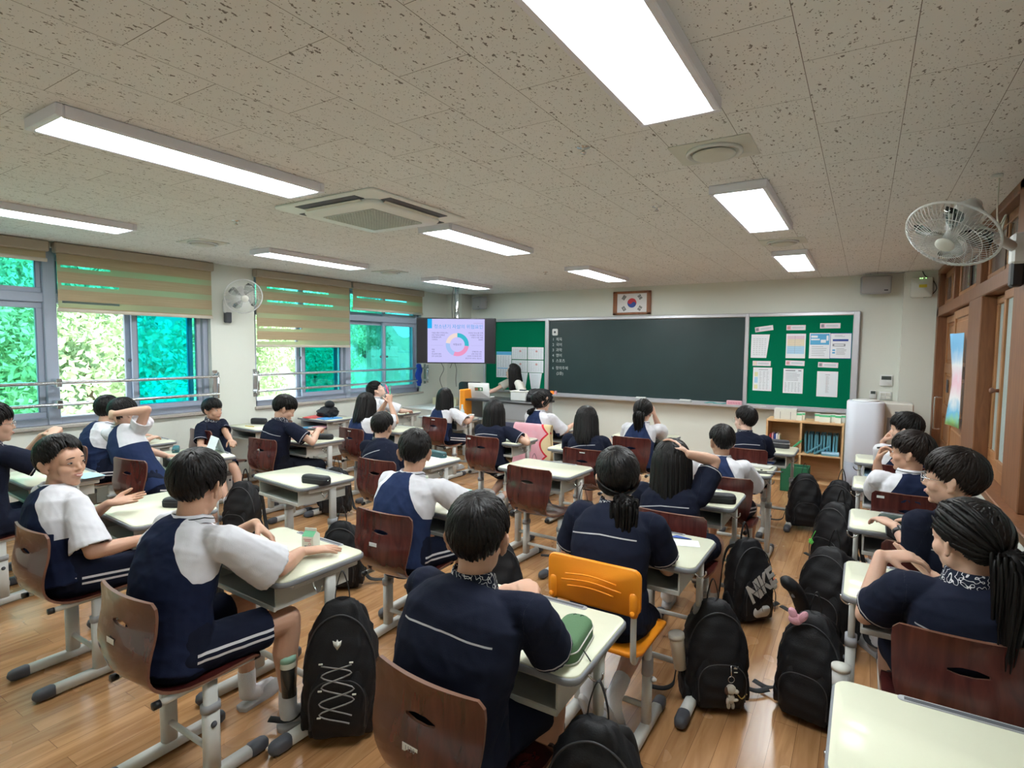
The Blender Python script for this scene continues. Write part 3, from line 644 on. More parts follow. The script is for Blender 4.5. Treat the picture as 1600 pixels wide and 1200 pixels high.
sheet(-5.34, 1.365, .31, .45, 'tall timetable sheet with blue header, left green board', [(3, 0, 1, .87, 1)]+lines(.4, .84, 8, .06, .94, gaps=5)+[(3, .05, .95, .34, .37)]+lines(.05, .32, 6, .06, .94, gaps=5), y=yl_)
for (x, z, l, s) in ((-5.025, 1.565, 'left sheet of the top pair', 3), (-4.705, 1.565, 'right sheet of the top pair', 4), (-5.02, 1.345, 'left sheet of the second pair', 5), (-4.705, 1.345, 'right sheet of the second pair', 6)):
    sheet(x, z, .305, .205, 'white table sheet, '+l+', left board', lines(.08, .9, 9, .06, .94, gaps=6, seed=s)+[(2, .5, .62, .6, .75)], y=yl_)
for (x, l) in ((-4.98, 'closest to the woman at the desk'), (-4.705, 'closest to the chalkboard')):
    sheet(x, 1.10, .25, .27, 'narrowing white sheet low on the left board, '+l, lines(.08, .9, 9, .25, .75, gaps=4), y=yl_, cut=-.045)

# --- flag -------------------------------------------------------------------
fl = empty('framed_flag', (-3.04, Y, 2.355), 'framed white flag with red and blue circle above the chalkboard', 'flag')
m = MB(); W_, H_ = .60, .355
m.add(bb(-W_/2, W_/2, -.035, -.005, H_/2-.035, H_/2, .006)).add(bb(-W_/2, W_/2, -.035, -.005, -H_/2, -H_/2+.035, .006)).add(bb(-W_/2, -W_/2+.065, -.035, -.005, -H_/2, H_/2, .006)).add(bb(W_/2-.065, W_/2, -.035, -.005, -H_/2, H_/2, .006))
obj('frame', m, wood('flag_frame', (.22, .075, .03), (.34, .14, .06), .35), fl)
obj('field', MB().add(bb(-.24, .24, -.018, -.006, -.145, .145)), mat('flag_white', (.8, .8, .82), .6), fl)
red, blue = mat('flag_red', (.55, .03, .05), .5), mat('flag_blue', (.015, .06, .32), .5)
r = .071; t0 = -math.atan2(2, 3)
def half(sg):
    pts = [(r*math.cos(a), r*math.sin(a)) for a in np.linspace(0, PI, 25)] if sg > 0 else [(r*math.cos(a), r*math.sin(a)) for a in np.linspace(PI, 2*PI, 25)]
    if sg > 0: s_ = [(-r/2+r/2*math.cos(a), r/2*math.sin(a)) for a in np.linspace(PI, 0, 13)][1:] ; s2 = [(r/2+r/2*math.cos(a), r/2*math.sin(a)) for a in np.linspace(PI, 2*PI, 13)][1:-1]; out = pts+[(p[0], -p[1]) for p in s_]+[(p[0], -p[1]) for p in s2]
    else: s_ = [(r/2+r/2*math.cos(a), -r/2*math.sin(a)) for a in np.linspace(0, -PI, 13)][1:]; s2 = [(-r/2+r/2*math.cos(a), -r/2*math.sin(a)) for a in np.linspace(0, PI, 13)][1:-1]; out = pts+s_+s2
    return out
# disc: a red disc, blue lower part laid on it, with the two small swirl discs
def disc(cx, cz, rad, y, a0=0, a1=2*PI, n=40):
    A = np.linspace(a0, a1, n, endpoint=(a1-a0) < 6.28); o_ = np.array([(cx+rad*math.cos(a), cz+rad*math.sin(a)) for a in A]); v, f = slab(o_, 0, .001); v = v @ eul(x=PI/2).T; v[:, 1] += y; return v, f
Rt = eul(y=-t0)
obj('circle', MB().add(disc(0, 0, r, -.018, 0, PI), 0, False, R=Rt).add(disc(0, 0, r, -.018, PI, 2*PI), 1, False, R=Rt).add(disc(-r/2, 0, r/2, -.0192), 0, False, R=Rt).add(disc(r/2, 0, r/2, -.0192), 1, False, R=Rt), [red, blue], fl)
for (sx, sz, pat) in ((-1, 1, '111'), (1, 1, '010'), (-1, -1, '101'), (1, -1, '000')):
    m = MB(); ang = math.atan2(sz*2, sx*3)
    for k, c in enumerate(pat):
        for a in ([(-.035, .035)] if c == '1' else [(-.035, -.004), (.004, .035)]): m.add(bb((k-1)*.018-.006, (k-1)*.018+.006, -.0195, -.018, a[0], a[1]), smooth=False, R=eul(y=-ang))
    obj('trigram', m, MT['black'], fl, loc=(sx*.126, 0, sz*.084))
# --- speakers, boxes and controls on the front wall --------------------------
def speaker(loc, rz, label):
    e = empty('wall_speaker', loc, label, 'speaker', 'grey wall speakers', rz); obj('cabinet', MB().add(slab(rrect(.31, .14, .03), -.105, .105, .008)), MT['grey'], e)
    obj('grille', MB().add(box((0, -.072, 0), (.29, .006, .195), .003)), mat('speaker_cloth', (.40, .40, .40), .8, bump=.3, bscale=600), e); obj('badge', MB().add(box((.10, -.0765, -.07), (.04, .003, .012))), MT['black'], e)
    obj('bracket', MB().add(box((0, .10, 0), (.05, .08, .08), .005)), MT['grey'], e)
speaker((.075, 8.16, 2.455), .10, 'wide grey speaker high on the right end of the front wall'); speaker((-5.75, 8.12, 2.43), -.5, 'tilted grey speaker in the left front corner above the television')
ob = empty('network_box', (.53, 8.2, 2.405), 'white wireless box with yellow sticker and green lights under the ceiling', 'router')
obj('case', MB().add(slab(rrect(.21, .23, .02), 0, .06, .008), R=eul(x=PI/2)), MT['offwhite'], ob)
obj('sticker', MB().add(box((.01, -.061, .015), (.075, .002, .035))), mat('yellow', (.75, .62, .05), .6), ob)
for dx in (-.02, 0, .035): obj('indicator', MB().add(box((dx, -.06, .105), (.010, .006, .006))), mat('led', (.1, .9, .2), .5, emit=(.4, 1, .3), es=4), ob)
obj('cable', MB().add(tube(bez([(.0, -.02, .19), (.03, -.03, .13), (.10, -.03, .08), (.14, -.03, -.02), (.08, -.03, -.10), (.02, -.03, -.115)], 6), .005, 6)), MT['black'], ob)
def plate(x, z, w_, h, label, nm, cat, scr=None):
    e = empty(nm, (x, Y, z), label, cat); obj('body', MB().add(slab(rrect(w_, h, .008), 0, .02, .003), R=eul(x=PI/2)), MT['white'], e)
    if scr: obj('screen', MB().add(box((0, -.0205, scr[0]), (scr[1], .002, scr[2]))), mat('lcd', (.06, .075, .07), .3), e)
    return e
plate(.235, 1.30, .13, .135, 'white heating controller with wide dark display', 'thermostat', 'thermostat', (.03, .10, .045)); plate(.105, 1.12, .07, .10, 'small white remote panel with dark display beside the light switch', 'wall_controller', 'controller', (.025, .05, .035))
sw = plate(.235, 1.11, .13, .10, 'white four-gang light switch plate', 'light_switch', 'switch')
for i in range(2):
    for j in range(2): obj('rocker', MB().add(box((-.028+.056*i, -.022, -.02+.04*j), (.05, .005, .034), .002)), MT['offwhite'], sw)

# --- television ---------------------------------------------------------------
tv = empty('television', (-5.42, 7.02, 1.76), 'ceiling-hung television showing a slide with a ring chart', 'television', rz=math.radians(32)); tv.rotation_euler = (0, 0, math.radians(32))
obj('bezel', MB().add(bb(-.62, .62, 0, .045, -.355, .355, .008), smooth=False), MT['black'], tv)
obj('rear_housing', MB().add(bb(-.35, .35, .045, .09, -.22, .2, .02), smooth=False), MT['black'], tv)
def emat(n, c, s=1.0):
    m = bpy.data.materials.new(n); m.use_nodes = True; q = m.node_tree.nodes; q.clear(); o = q.new('ShaderNodeOutputMaterial'); e = q.new('ShaderNodeEmission'); e.inputs[0].default_value = (*c, 1); e.inputs[1].default_value = s; m.node_tree.links.new(e.outputs[0], o.inputs[0]); return m
scr = obj('screen', MB().add(bb(-.605, .605, -.002, .0, -.34, .34)).add(bb(-.445, .445, -.003, -.002, -.338, .338), 1), [mat('screen_off', (.02, .018, .022), .15), emat('slide_white', (.60, .58, .98), 1.0)], tv)
def onscr(nm, mb_, c, s=1.0): return obj(nm, mb_, emat(nm, c, s), scr)
onscr('slide_tab', MB().add(bb(-.445, -.375, -.004, -.003, .19, .338)), (.02, .45, .90))
def ring(a0, a1, c, nm):
    A = np.radians(np.linspace(a0, a1, 24)); o_ = [(.18*math.cos(a), .18*math.sin(a)) for a in A]+[(.115*math.cos(a), .115*math.sin(a)) for a in A[::-1]]
    n = len(A); v = np.array([(x+.02, -.004, z-.06) for x, z in o_]); f = [(i, i+1, 2*n-2-i, 2*n-1-i) for i in range(n-1)]; onscr(nm, MB().add((v, f), smooth=False), c)
ring(-8, 90, (.05, .50, .62), 'teal_segment'); ring(-110, -8, (.85, .32, .55), 'pink_segment'); ring(172, 250, (.38, .56, .92), 'blue_segment'); ring(90, 172, (.88, .72, .68), 'peach_segment')
def st(s, size, x, z, c=(.12, .12, .25), al='LEFT'): text('slide_text', s, size, emat('slide_ink', c), scr, (x, -.0045, z), align=al)
st('청소년기 자살의 위험요인', .072, -.345, .215, (.05, .38, .80)); st('위험요인', .036, .02, -.06, al='CENTER')
for k, s in enumerate(('우울감 불안 무망감 분노', '낮은 자존감 충동성', '문제해결 능력', '스트레스')): st(s, .026, -.38, .12-.035*k)
for k, s in enumerate(('부모와 의사소통 부족', '가정불화 학대 방임', '부모의 이혼 사별', '경제적')): st(s, .026, .42, .12-.035*k, al='RIGHT')
for k, s in enumerate(('학업', '성적', '학교폭력 경험', '친구 관계 갈등')): st(s, .026, -.38, -.14-.035*k)
for k, s in enumerate(('유해환경 노출', '모방 자살 언론', '사회적 지지체계 부족', '정신건강 서비스 접근성')): st(s, .026, .40, -.17-.035*k, al='RIGHT')
onscr('slide_rule', MB().add(bb(.27, .42, -.004, -.003, .272, .276)), (.3, .3, .5)); onscr('slide_box_line', MB().add(bb(-.39, -.2, -.004, -.003, -.075, -.072)).add(bb(.24, .42, -.004, -.003, -.075, -.072)), (.45, .45, .75))
po = obj('ceiling_pole', MB().add(tube([(0, .10, .1), (0, .10, H-1.76)], .032, 16)).add(tube([(0, .10, .1), (0, .10, .45)], .037, 16)).add(bb(-.08, .08, .04, .16, H-1.77, H-1.76, .002)), MT['chrome'], tv)
obj('power_cable', MB().add(tube(bez([(-.05, .10, .84), (-.075, .1, .6), (-.07, .1, .36)], 6), .005, 6)), MT['black'], tv)
for pts in ([(-.25, .06, -.33), (-.20, .07, -.45), (-.26, .07, -.6), (-.22, .07, -.75)], [(-.03, .06, -.33), (.0, .07, -.45), (-.01, .07, -.6), (.0, .07, -.72)], [(-.06, .06, -.33), (-.10, .07, -.43)]):
    obj('cable', MB().add(tube(bez(pts, 6), .004, 6)), MT['black'], tv)
# ================================================================== PEOPLE
def cloth_mat(name, base, kind):
    """kind: 'raglan' (white sleeves), 'polo' (piping), 'stripe' (two side stripes), 'plain'"""
    m = mat(name, base, .88, spec=.12, bump=.25, bscale=420, var=.10, vscale=9, bdist=.003); L = m.node_tree.links; p = m.node_tree.nodes['Principled BSDF']
    src = p.inputs['Base Color'].links[0].from_socket
    def at(n): q = N(m, 'ShaderNodeAttribute'); q.attribute_name = n; return q.outputs['Fac']
    c = src; WH = (.66, .66, .70)
    if kind == 'raglan':
        c = mixc(m, math_(m, 'GREATER_THAN', at('rag'), 0.0), c, WH)
    if kind == 'polo':
        for a in ('pa', 'pb'):
            f = math_(m, 'MULTIPLY', math_(m, 'LESS_THAN', math_(m, 'ABSOLUTE', at(a)), .0026), math_(m, 'GREATER_THAN', at(a+'m'), 0.0)); c = mixc(m, math_(m, 'MULTIPLY', f, .8), c, (.62, .62, .64))
    if kind == 'stripe':
        s = at('st'); f = math_(m, 'MULTIPLY', math_(m, 'MULTIPLY', math_(m, 'LESS_THAN', math_(m, 'ABSOLUTE', math_(m, 'SUBTRACT', math_(m, 'ABSOLUTE', s), .013)), .0055), math_(m, 'GREATER_THAN', at('stm'), 0.0)), 1.0); c = mixc(m, f, c, WH)
    L.new(c, p.inputs['Base Color']); return m
MT['raglan'] = cloth_mat('raglan_shirt', (.020, .033, .088), 'raglan'); MT['raglan_dark'] = cloth_mat('dark_raglan_shirt', (.012, .018, .048), 'raglan')
MT['polo'] = cloth_mat('piped_navy_polo', (.0115, .0145, .030), 'polo'); MT['shorts'] = cloth_mat('navy_shorts', (.010, .013, .028), 'stripe'); MT['blouse'] = cloth_mat('cream_blouse', (.70, .68, .62), 'plain')
MT['trousers'] = mat('dark_trousers', (.012, .014, .022), .85, spec=.12, bump=.2, bscale=300)
def collar_mat():
    m = mat('patterned_collar', (.011, .014, .028), .85, spec=.15); L = m.node_tree.links; p = m.node_tree.nodes['Principled BSDF']
    t = N(m, 'ShaderNodeTexCoord'); z = N(m, 'ShaderNodeTexNoise'); z.inputs['Scale'].default_value = 75; z.inputs['Detail'].default_value = 0; L.new(t.outputs['Object'], z.inputs['Vector'])
    f = math_(m, 'LESS_THAN', math_(m, 'ABSOLUTE', math_(m, 'SUBTRACT', z.outputs[0], .5)), .035)
    L.new(mixc(m, f, (.011, .014, .028), (.62, .62, .64)), p.inputs['Base Color']); return m
MT['pcollar'] = collar_mat(); MT['ribw'] = mat('white_rib', (.62, .62, .66), .9)

def ik(a, b, l1, l2, pole):
    d = b-a; L = np.linalg.norm(d); mx = (l1+l2)*.995
    if L > mx: b = a+d/L*mx; d = b-a; L = mx
    L = max(L, abs(l1-l2)+.02); u = nrm(d); x = (l1*l1-l2*l2+L*L)/(2*L); h = math.sqrt(max(0, l1*l1-x*x))
    n = pole-u*np.dot(pole, u); n = nrm(n); return a+u*x+n*h, b
_tmp = []
def remesh(m, vox, smooth=2, fac=.5):
    """merge closed shapes into one continuous surface"""
    me = m.mesh('tmp'); o = bpy.data.objects.new('tmp', me); COL.objects.link(o)
    r = o.modifiers.new('r', 'REMESH'); r.mode = 'VOXEL'; r.voxel_size = vox
    if smooth: s = o.modifiers.new('s', 'SMOOTH'); s.factor = fac; s.iterations = smooth
    dg = bpy.context.evaluated_depsgraph_get(); out = bpy.data.meshes.new_from_object(o.evaluated_get(dg))
    bpy.data.objects.remove(o); bpy.data.meshes.remove(me)
    out.polygons.foreach_set('use_smooth', [True]*len(out.polygons)); out.materials.clear(); return out
def co(me): a = np.empty(len(me.vertices)*3); me.vertices.foreach_get('co', a); return a.reshape(-1, 3)
def nor(me): a = np.empty(len(me.vertices)*3); me.vertices.foreach_get('normal', a); return a.reshape(-1, 3)
def setco(me, v): me.vertices.foreach_set('co', v.ravel()); me.update()
def attr(me, n, v): a = me.attributes.new(n, 'FLOAT', 'POINT'); a.data.foreach_set('value', np.asarray(v, np.float32))
def seg(p, a, b):
    """distance to a segment and length along it"""
    d = b-a; L = np.linalg.norm(d); u = d/L; s = (p-a) @ u; q = a+np.outer(np.clip(s, 0, L), u); return np.linalg.norm(p-q, axis=1), s
def wrinkle(me, amp, seed, scale=1.0):
    v = co(me); n = nor(me); r = np.random.default_rng(seed); d = np.zeros(len(v))
    for k in range(7):
        w_ = r.normal(size=3); w_ /= np.linalg.norm(w_); f = r.uniform(45, 120)*scale; warp = .35*np.sin(v @ r.normal(size=3)*28+r.uniform(0, 6))
        s = np.sin((v @ w_)*f+warp*4+r.uniform(0, 6)); d += np.where(s > 0, s**2, s*.25)*r.uniform(.3, 1)
    setco(me, v+n*(d*amp/2.2)[:, None])

def hand(m, W, d, pn, side, pose='flat', k=1.0):
    """palm, four separate fingers and a thumb; W wrist, d direction, pn palm normal, side +1 right / -1 left"""
    d = nrm(d); pn = nrm(pn-d*np.dot(pn, d)); wv = np.cross(d, pn)*side       # towards the thumb
    curl = {'flat': (.08, .12, .10), 'relax': (.35, .45, .35), 'hold': (.75, .85, .6), 'fist': (1.35, 1.5, 1.1), 'open': (.0, .05, .05)}[pose]
    m.add(tube([W-d*.012*k, W+d*.02*k, W+d*.055*k, W+d*.085*k], [(.018*k, .024*k), (.0165*k, .031*k), (.0145*k, .040*k), (.011*k, .038*k)], 12, pn, rnd=2))
    L = (.073, .080, .074, .058)
    for i in range(4):
        off = (.029-.0195*i)*k; b = W+d*(.084-.004*abs(i-1.2))*k+wv*off; fd = nrm(d+wv*(.14-.10*i)*(1.0 if pose in ('open', 'flat') else .45)); pts = [b-d*.015*k, b]; a = 0
        for j, fr in enumerate((.45, .30, .25)):
            a += curl[j]*(1+.08*i); dd = fd*math.cos(a)+pn*math.sin(a); pts.append(pts[-1]+dd*L[i]*fr*k)
        rr = [.0095*k, .0090*k, .0086*k, .0078*k, .0066*k]; m.add(tube(pts, rr, 8, wv, rnd=2))
    t0 = W+d*.018*k+wv*.022*k; td = nrm(d*.62+wv*.70+pn*(.25 if pose in ('flat', 'open') else .55)); t1 = t0+td*.040*k; td2 = nrm(d*.9+wv*(.30 if pose != 'fist' else -.1)+pn*(.15 if pose in ('flat', 'open') else .6)); t2 = t1+td2*.030*k; t3 = t2+nrm(td2+pn*.15)*.022*k
    m.add(tube([t0, t1, t2, t3], [.0145*k, .0115*k, .0105*k, .008*k], 8, wv, rnd=2))

def head_shapes(m, R, C, k, female=False, smile=False):
    def E(c, r, rot=None): m.add(ell(np.array(c)*k, np.array(r)*k, rot, 20, 14), R=R, T=C)
    E((0, -.012, .030), (.076, .094, .088)); E((0, .026, -.036), (.058 if not female else .055, .060, .078)); E((0, .055, .02), (.060, .038, .055))
    for s in (-1, 1):
        E((s*.033, .050, -.026), (.032, .030, .032)); E((s*.033, .008, -.050), (.026, .046, .038)); E((s*.0095, .088, -.031), (.0075, .009, .006))
        E((s*.080, -.012, -.004), (.0085, .0175, .032), eul(x=-.15, z=s*.45)); E((s*.086, -.018, .008), (.006, .020, .023), eul(z=s*.6)); E((s*.074, -.004, -.032), (.007, .009, .012))
    E((0, .064, -.094), (.021, .018, .016)); E((0, .068, .028), (.052, .018, .012))
    m.add(tube(np.array([(0, .078, .018), (0, .088, -.008), (0, .0975, -.025)])*k, [.0085*k, .0095*k, .0105*k], 10, rnd=2), R=R, T=C)
    E((0, .099, -.028), (.0105, .010, .0085)); E((0, .080, -.058), (.026, .010, .018))
    E((0, .088, -.053), (.019, .008, .004)); E((0, .086, -.063), (.016, .0085, .0052))

def eyes(R, C, k, par, look=0, closed=False, glasses=False, smile=False):
    T = lambda q: (np.array(q)*k) @ R.T+C
    for s in (-1, 1):
        c = (s*.031, .0795, .004)
        if not closed:
            o = obj('eye', MB().add(ell((0, 0, 0), np.array((.0145, .007, .0052 if not smile else .0036))*k, None, 14, 8), R=R, T=T(c)), MT['eyew'], par)
            obj('iris', MB().add(ell((0, 0, 0), np.array((.0066, .0035, .0055 if not smile else .0042))*k, None, 12, 8), R=R, T=T((c[0]+look*.004, .0845, .004))), MT['iris'], o)
        lid = [T((c[0]+x*.0165, .0855-.006*x*x, .0085-.006*x*x-(.001 if smile else 0))) for x in np.linspace(-1, 1, 7)]
        obj('eyelid', MB().add(tube(lid, [.0008*k, .0014*k, .0017*k, .0018*k, .0017*k, .0015*k, .0009*k], 6)), MT['iris'], par)
        br = [T((c[0]+x*.019, .0895-.010*(x*s > 0)*x*x, .026+.003*(1-x*x)-.002*x*s)) for x in np.linspace(-1, 1, 7)]
        obj('eyebrow', MB().add(tube(br, [.0012*k, .0022*k, .0026*k, .0026*k, .0024*k, .0018*k, .001*k], 6)), MT['hair'], par)
    if smile:
        obj('teeth', MB().add(ell((0, 0, 0), np.array((.017, .004, .0042))*k, None, 12, 8), R=R, T=T((0, .0908, -.057))), MT['teeth'], par)
        up, lo = .0052, -.0062
    else: up, lo = .0018, -.0040
    for z, r_ in ((up, .0026), (lo, .0034)):
        mp = [T((x*.0215, .0955-.010*x*x, -.057+z+(.0055 if smile else .001)*x*x-(z*.7)*x*x)) for x in np.linspace(-1, 1, 9)]
        obj('lip', MB().add(tube(mp, [r_*k*(.35+.65*(1-abs(x)**2)) for x in np.linspace(-1, 1, 9)], 8)), MT['lips'], par)
    if glasses:
        g = MB()
        for s in (-1, 1):
            g.add(tube([T((s*.034+.024*math.cos(a), .101-.004*abs(math.cos(a)), .002+.021*math.sin(a))) for a in np.linspace(0, 2*PI, 25)], .0011*k, 6))
            g.add(tube([T((s*.058, .098, .006)), T((s*.078, .06, .008)), T((s*.082, -.005, .006)), T((s*.082, -.02, -.006))], .0012*k, 6))
        g.add(tube([T((-.011, .1015, .004)), T((0, .104, .007)), T((.011, .1015, .004))], .001*k, 6)); go = obj('glasses', g, MT['chrome'], par)
        gl = MB()
        for s in (-1, 1): gl.add((np.array([T((s*.034+.023*math.cos(a), .1005, .002+.020*math.sin(a))) for a in np.linspace(0, 2*PI, 18, endpoint=False)]), [tuple(range(18))]))
        obj('lens', gl, MT['lens'], go)
MT['lens'] = glass('spectacle_lens', (.93, .95, .96), .7)

HC = np.array((0, -.010, .034)); HR = np.array((.0805, .1000, .0925))
def onskull(D, th):
    """point on the scalp in direction D (n,3) raised by th"""
    r = 1/np.sqrt(((D/HR)**2).sum(1)); return HC+D*(r+th)[:, None]
def sph(az, el): return np.array([np.sin(az)*np.cos(el), np.cos(az)*np.cos(el), np.sin(el)]).T
def hairline(az, style):
    a = np.abs((np.degrees(az)+180) % 360-180)
    if style in ('short', 'bowl'): x = [0, 25, 50, 68, 80, 100, 125, 150, 180]; y = [4, 4, 2, -14, -16, -6, -38, -50, -54]
    elif style == 'parted': x = [0, 20, 40, 60, 80, 100, 125, 150, 180]; y = [27, 34, 24, 4, -12, -8, -38, -50, -54]
    elif style == 'crop': x = [0, 25, 50, 70, 85, 105, 125, 150, 180]; y = [18, 16, 12, 0, -6, 4, -30, -44, -50]
    else: x = [0, 20, 45, 65, 80, 100, 125, 150, 180]; y = [34, 32, 22, 4, -6, -12, -36, -46, -50]
    return np.radians(np.interp(a, x, y))
def slerp(c, e, t):
    w_ = np.arccos(np.clip((e*c).sum(1), -1, 1)); s = np.sin(w_)+1e-9; return (c*(np.sin((1-t)*w_)/s)[:, None]+e*(np.sin(t*w_)/s)[:, None])
def nrm_rows(a): return a/np.linalg.norm(a, axis=1)[:, None]
def strands(P, wd, th, rng):
    """P (n,k,3) centre lines -> one mesh of flattened, tapering locks"""
    n, k, _ = P.shape; T = np.gradient(P, axis=1); T /= np.linalg.norm(T, axis=2)[..., None]+1e-9
    O = P-HC; O /= np.linalg.norm(O, axis=2)[..., None]+1e-9; B = np.cross(T, O); B /= np.linalg.norm(B, axis=2)[..., None]+1e-9; A = np.cross(B, T)
    t = np.linspace(0, 1, k); tap = np.minimum(1, .45+t*3)*np.clip((1.04-t)*2.2, .06, 1); W_ = (wd[:, None]*tap)[..., None]; H_ = (th[:, None]*tap)[..., None]
    ring = np.stack([P-B*W_, P+A*H_*.8-B*W_*.35, P+A*H_+B*W_*.2, P+B*W_, P-A*H_*.4], 2); v = ring.reshape(-1, 3); f = []
    base = np.arange(n)[:, None, None]*k*5+np.arange(k-1)[None, :, None]*5+np.arange(5)[None, None, :]; nx = np.arange(n)[:, None, None]*k*5+np.arange(k-1)[None, :, None]*5+((np.arange(5)+1) % 5)[None, None, :]
    f = np.stack([base, nx, nx+5, base+5], -1).reshape(-1, 4); return v, [tuple(q) for q in f.tolist()]
def hair(style, R, C, k, seed, par, m='hair', length=.30, down=None, q=1.0):
    rng = np.random.default_rng(seed); mb = MB(); crown = nrm(V(.12*rng.normal(), -.45, .90)); fem = style in ('long', 'pony', 'bob', 'lowpony')
    tie = V(0, -.112, -.012) if style in ('pony',) else V(0, -.10, -.062)
    base_th = {'short': .017, 'bowl': .022, 'parted': .017, 'crop': .013, 'pony': .013, 'lowpony': .014}.get(style, .026)
    def thick(az, t, end=.005):
        a = np.abs((np.degrees(az)+180) % 360-180); top = base_th*(1-(.25 if fem else .5)*np.clip((a-50)/40, 0, 1)*np.clip((t-.3)*2, 0, 1)); return top*(1-np.clip((t-.55)/.45, 0, 1)**1.5)+end*np.clip((t-.55)/.45, 0, 1)
    # scalp cap
    na, ntt = 48, 14; az = np.linspace(0, 2*PI, na, endpoint=False); e = sph(az, hairline(az, style)); rows = []
    for i in range(ntt+1):
        t = i/ntt; D = slerp(np.tile(crown, (na, 1)), e, np.full(na, t)); D /= np.linalg.norm(D, axis=1)[:, None]; rows.append(onskull(D, thick(az, np.full(na, t))*.80))
    inner = onskull(e, np.full(na, -.006)); v, f = loft(rows[1:]+[inner], True, False, False); v = np.vstack([v, onskull(crown[None], np.array([base_th*.8]))]); L = len(v)-1
    f += [(L, j, (j+1) % na) for j in range(na)]; mb.add((v, f))
    n = int((520 if not fem else 420)*q); az = rng.uniform(0, 2*PI, n); K = 7
    if style in ('long', 'bob'):
        t0 = rng.uniform(0, .75, n); t = t0[:, None]+(1-t0)[:, None]*np.linspace(0, 1, K)[None]
    else:
        t0 = rng.uniform(-.05, .72, n); ln = rng.uniform(.28, .5, n); t = np.clip(t0[:, None]+ln[:, None]*np.linspace(0, 1, K)[None], 0, None); t = np.minimum(t, 1.03+.05*rng.uniform(size=(n, 1)))
        t = t0[:, None]+(t[:, -1:]-t0[:, None])*np.linspace(0, 1, K)[None]; t = np.maximum(t, 0)+np.linspace(0, .02, K)[None]
    sw = rng.normal(0, .07, n)[:, None]*np.linspace(0, 1, K)[None]; A = az[:, None]+sw; P = np.zeros((n, K, 3))
    for j in range(K):
        e = sph(A[:, j], hairline(A[:, j], style)); D = slerp(np.tile(crown, (n, 1)), e, t[:, j]); D /= np.linalg.norm(D, axis=1)[:, None]
        lift = thick(A[:, j], t[:, j])*.80+.0035*np.sin(PI*j/(K-1))+(.004 if not fem else .0015)*rng.uniform(size=n)*(j/(K-1))
        P[:, j] = onskull(D, lift)
    mb.add(strands(P, rng.uniform(.006, .011, n)*(1.15 if fem else 1), rng.uniform(.002, .0045, n)*(.6 if fem else 1), rng))
    if style in ('long', 'bob'):
        dn = R.T @ V(0, 0, -1) if down is None else R.T @ down; n = int(330*q)+60; azl = 52 if style == 'long' else 38
        az = np.radians(rng.uniform(azl, 360-azl, n)); e0 = sph(az, np.radians(-8+0*az)); K = 12; P = np.zeros((n, K, 3)); ln = length*rng.uniform(.86, 1.04, n)
        side = np.abs(np.sin(az)); back = np.maximum(0, -np.cos(az))
        lay = rng.uniform(.15, 1.0, n)
        e1 = sph(az, np.radians(34+0*az))
        for j in range(K):
            s = max(0, (j-2)/(K-3)); D = nrm_rows(e1*(1-min(1, j/2))+e0*min(1, j/2)); spread = (1+.10*s); off = e0*V(1, 1, 0)*(.004*lay[:, None]*s); bk = V(0, -1, 0)*(.050*s*back[:, None]+.02*s)
            drop = dn*(ln*s)[:, None]; P[:, j] = onskull(D, (.018+.010*lay)*min(1, .55+.25*j))*np.array((spread, 1, 1))+off+bk+drop+V(1, 0, 0)*(.004*np.sin(s*7+az*5)*s)[:, None]
        mb.add(strands(P, rng.uniform(.009, .016, n), rng.uniform(.003, .006, n), rng))
        # inner sheet so that no gaps show
        na = 30; az = np.radians(np.linspace(azl+6, 354-azl, na)); e0 = sph(az, np.radians(-4+0*az)); rows = []; back = np.maximum(0, -np.cos(az))
        rows.append(onskull(sph(az, np.radians(30+0*az)), np.full(na, .004)))
        for s in np.linspace(0, .93, 8): rows.append(onskull(e0, np.full(na, .017))*np.array((1+.10*s, 1, 1))+V(0, -1, 0)*(.050*s*back[:, None]+.02*s)+dn*length*s)
        v, f = loft(rows, False, False, False); mb.add((v, f)); v2 = v.copy(); v2[:, 1] += .03; mb.add((v2, f))
        nb = 14; cen = [r_.mean(0) for r_ in rows]; mb.add(tube(cen[1:], [(.045, .055)]*7+[(.02, .05)], 12))
    if style in ('pony', 'lowpony'):
        n = 90; K = 12; dn = R.T @ V(0, 0, -1) if down is None else R.T @ down; bk = R.T @ nrm((R @ V(0, -1, 0))*V(1, 1, 0)); rng2 = rng
        c0 = bez([tie, tie+bk*.035+dn*(.0 if style == 'pony' else .02), tie+bk*.045+dn*.06, tie+bk*.035+dn*.5*length, tie+bk*.03+dn*length], 5)[np.linspace(0, 20, K).astype(int)]
        off = rng.normal(size=(n, 3)); off -= np.outer(off @ dn, dn); off /= np.linalg.norm(off, axis=1)[:, None]; off *= rng.uniform(.2, 1, n)[:, None]
        prof = np.array([.012, .020, .032, .040, .045, .046, .045, .042, .037, .030, .021, .010])*(1.2 if length > .3 else .85); lnv = rng.uniform(.75, 1.08, n)
        P = np.stack([c0[j]+off*prof[j]+dn*((lnv-1)*length*j/(K-1))[:, None]+(rng.normal(size=(n, 3))*.002*j/K) for j in range(K)], 1); mb.add(strands(P, rng.uniform(.005, .009, n), rng.uniform(.003, .005, n), rng))
        mb.add(tube(c0, [max(.004, p_*.75) for p_ in prof], 10)); mb.add(tube([tie-bk*.012, tie+bk*.012+dn*.006], .017, 12), 1)
        nn = 160; azp = rng.uniform(0, 2*PI, nn); K2 = 9; e0 = sph(azp, hairline(azp, style)); td = nrm(tie-HC); P = np.zeros((nn, K2, 3)); tt0 = rng.uniform(0, .5, nn)
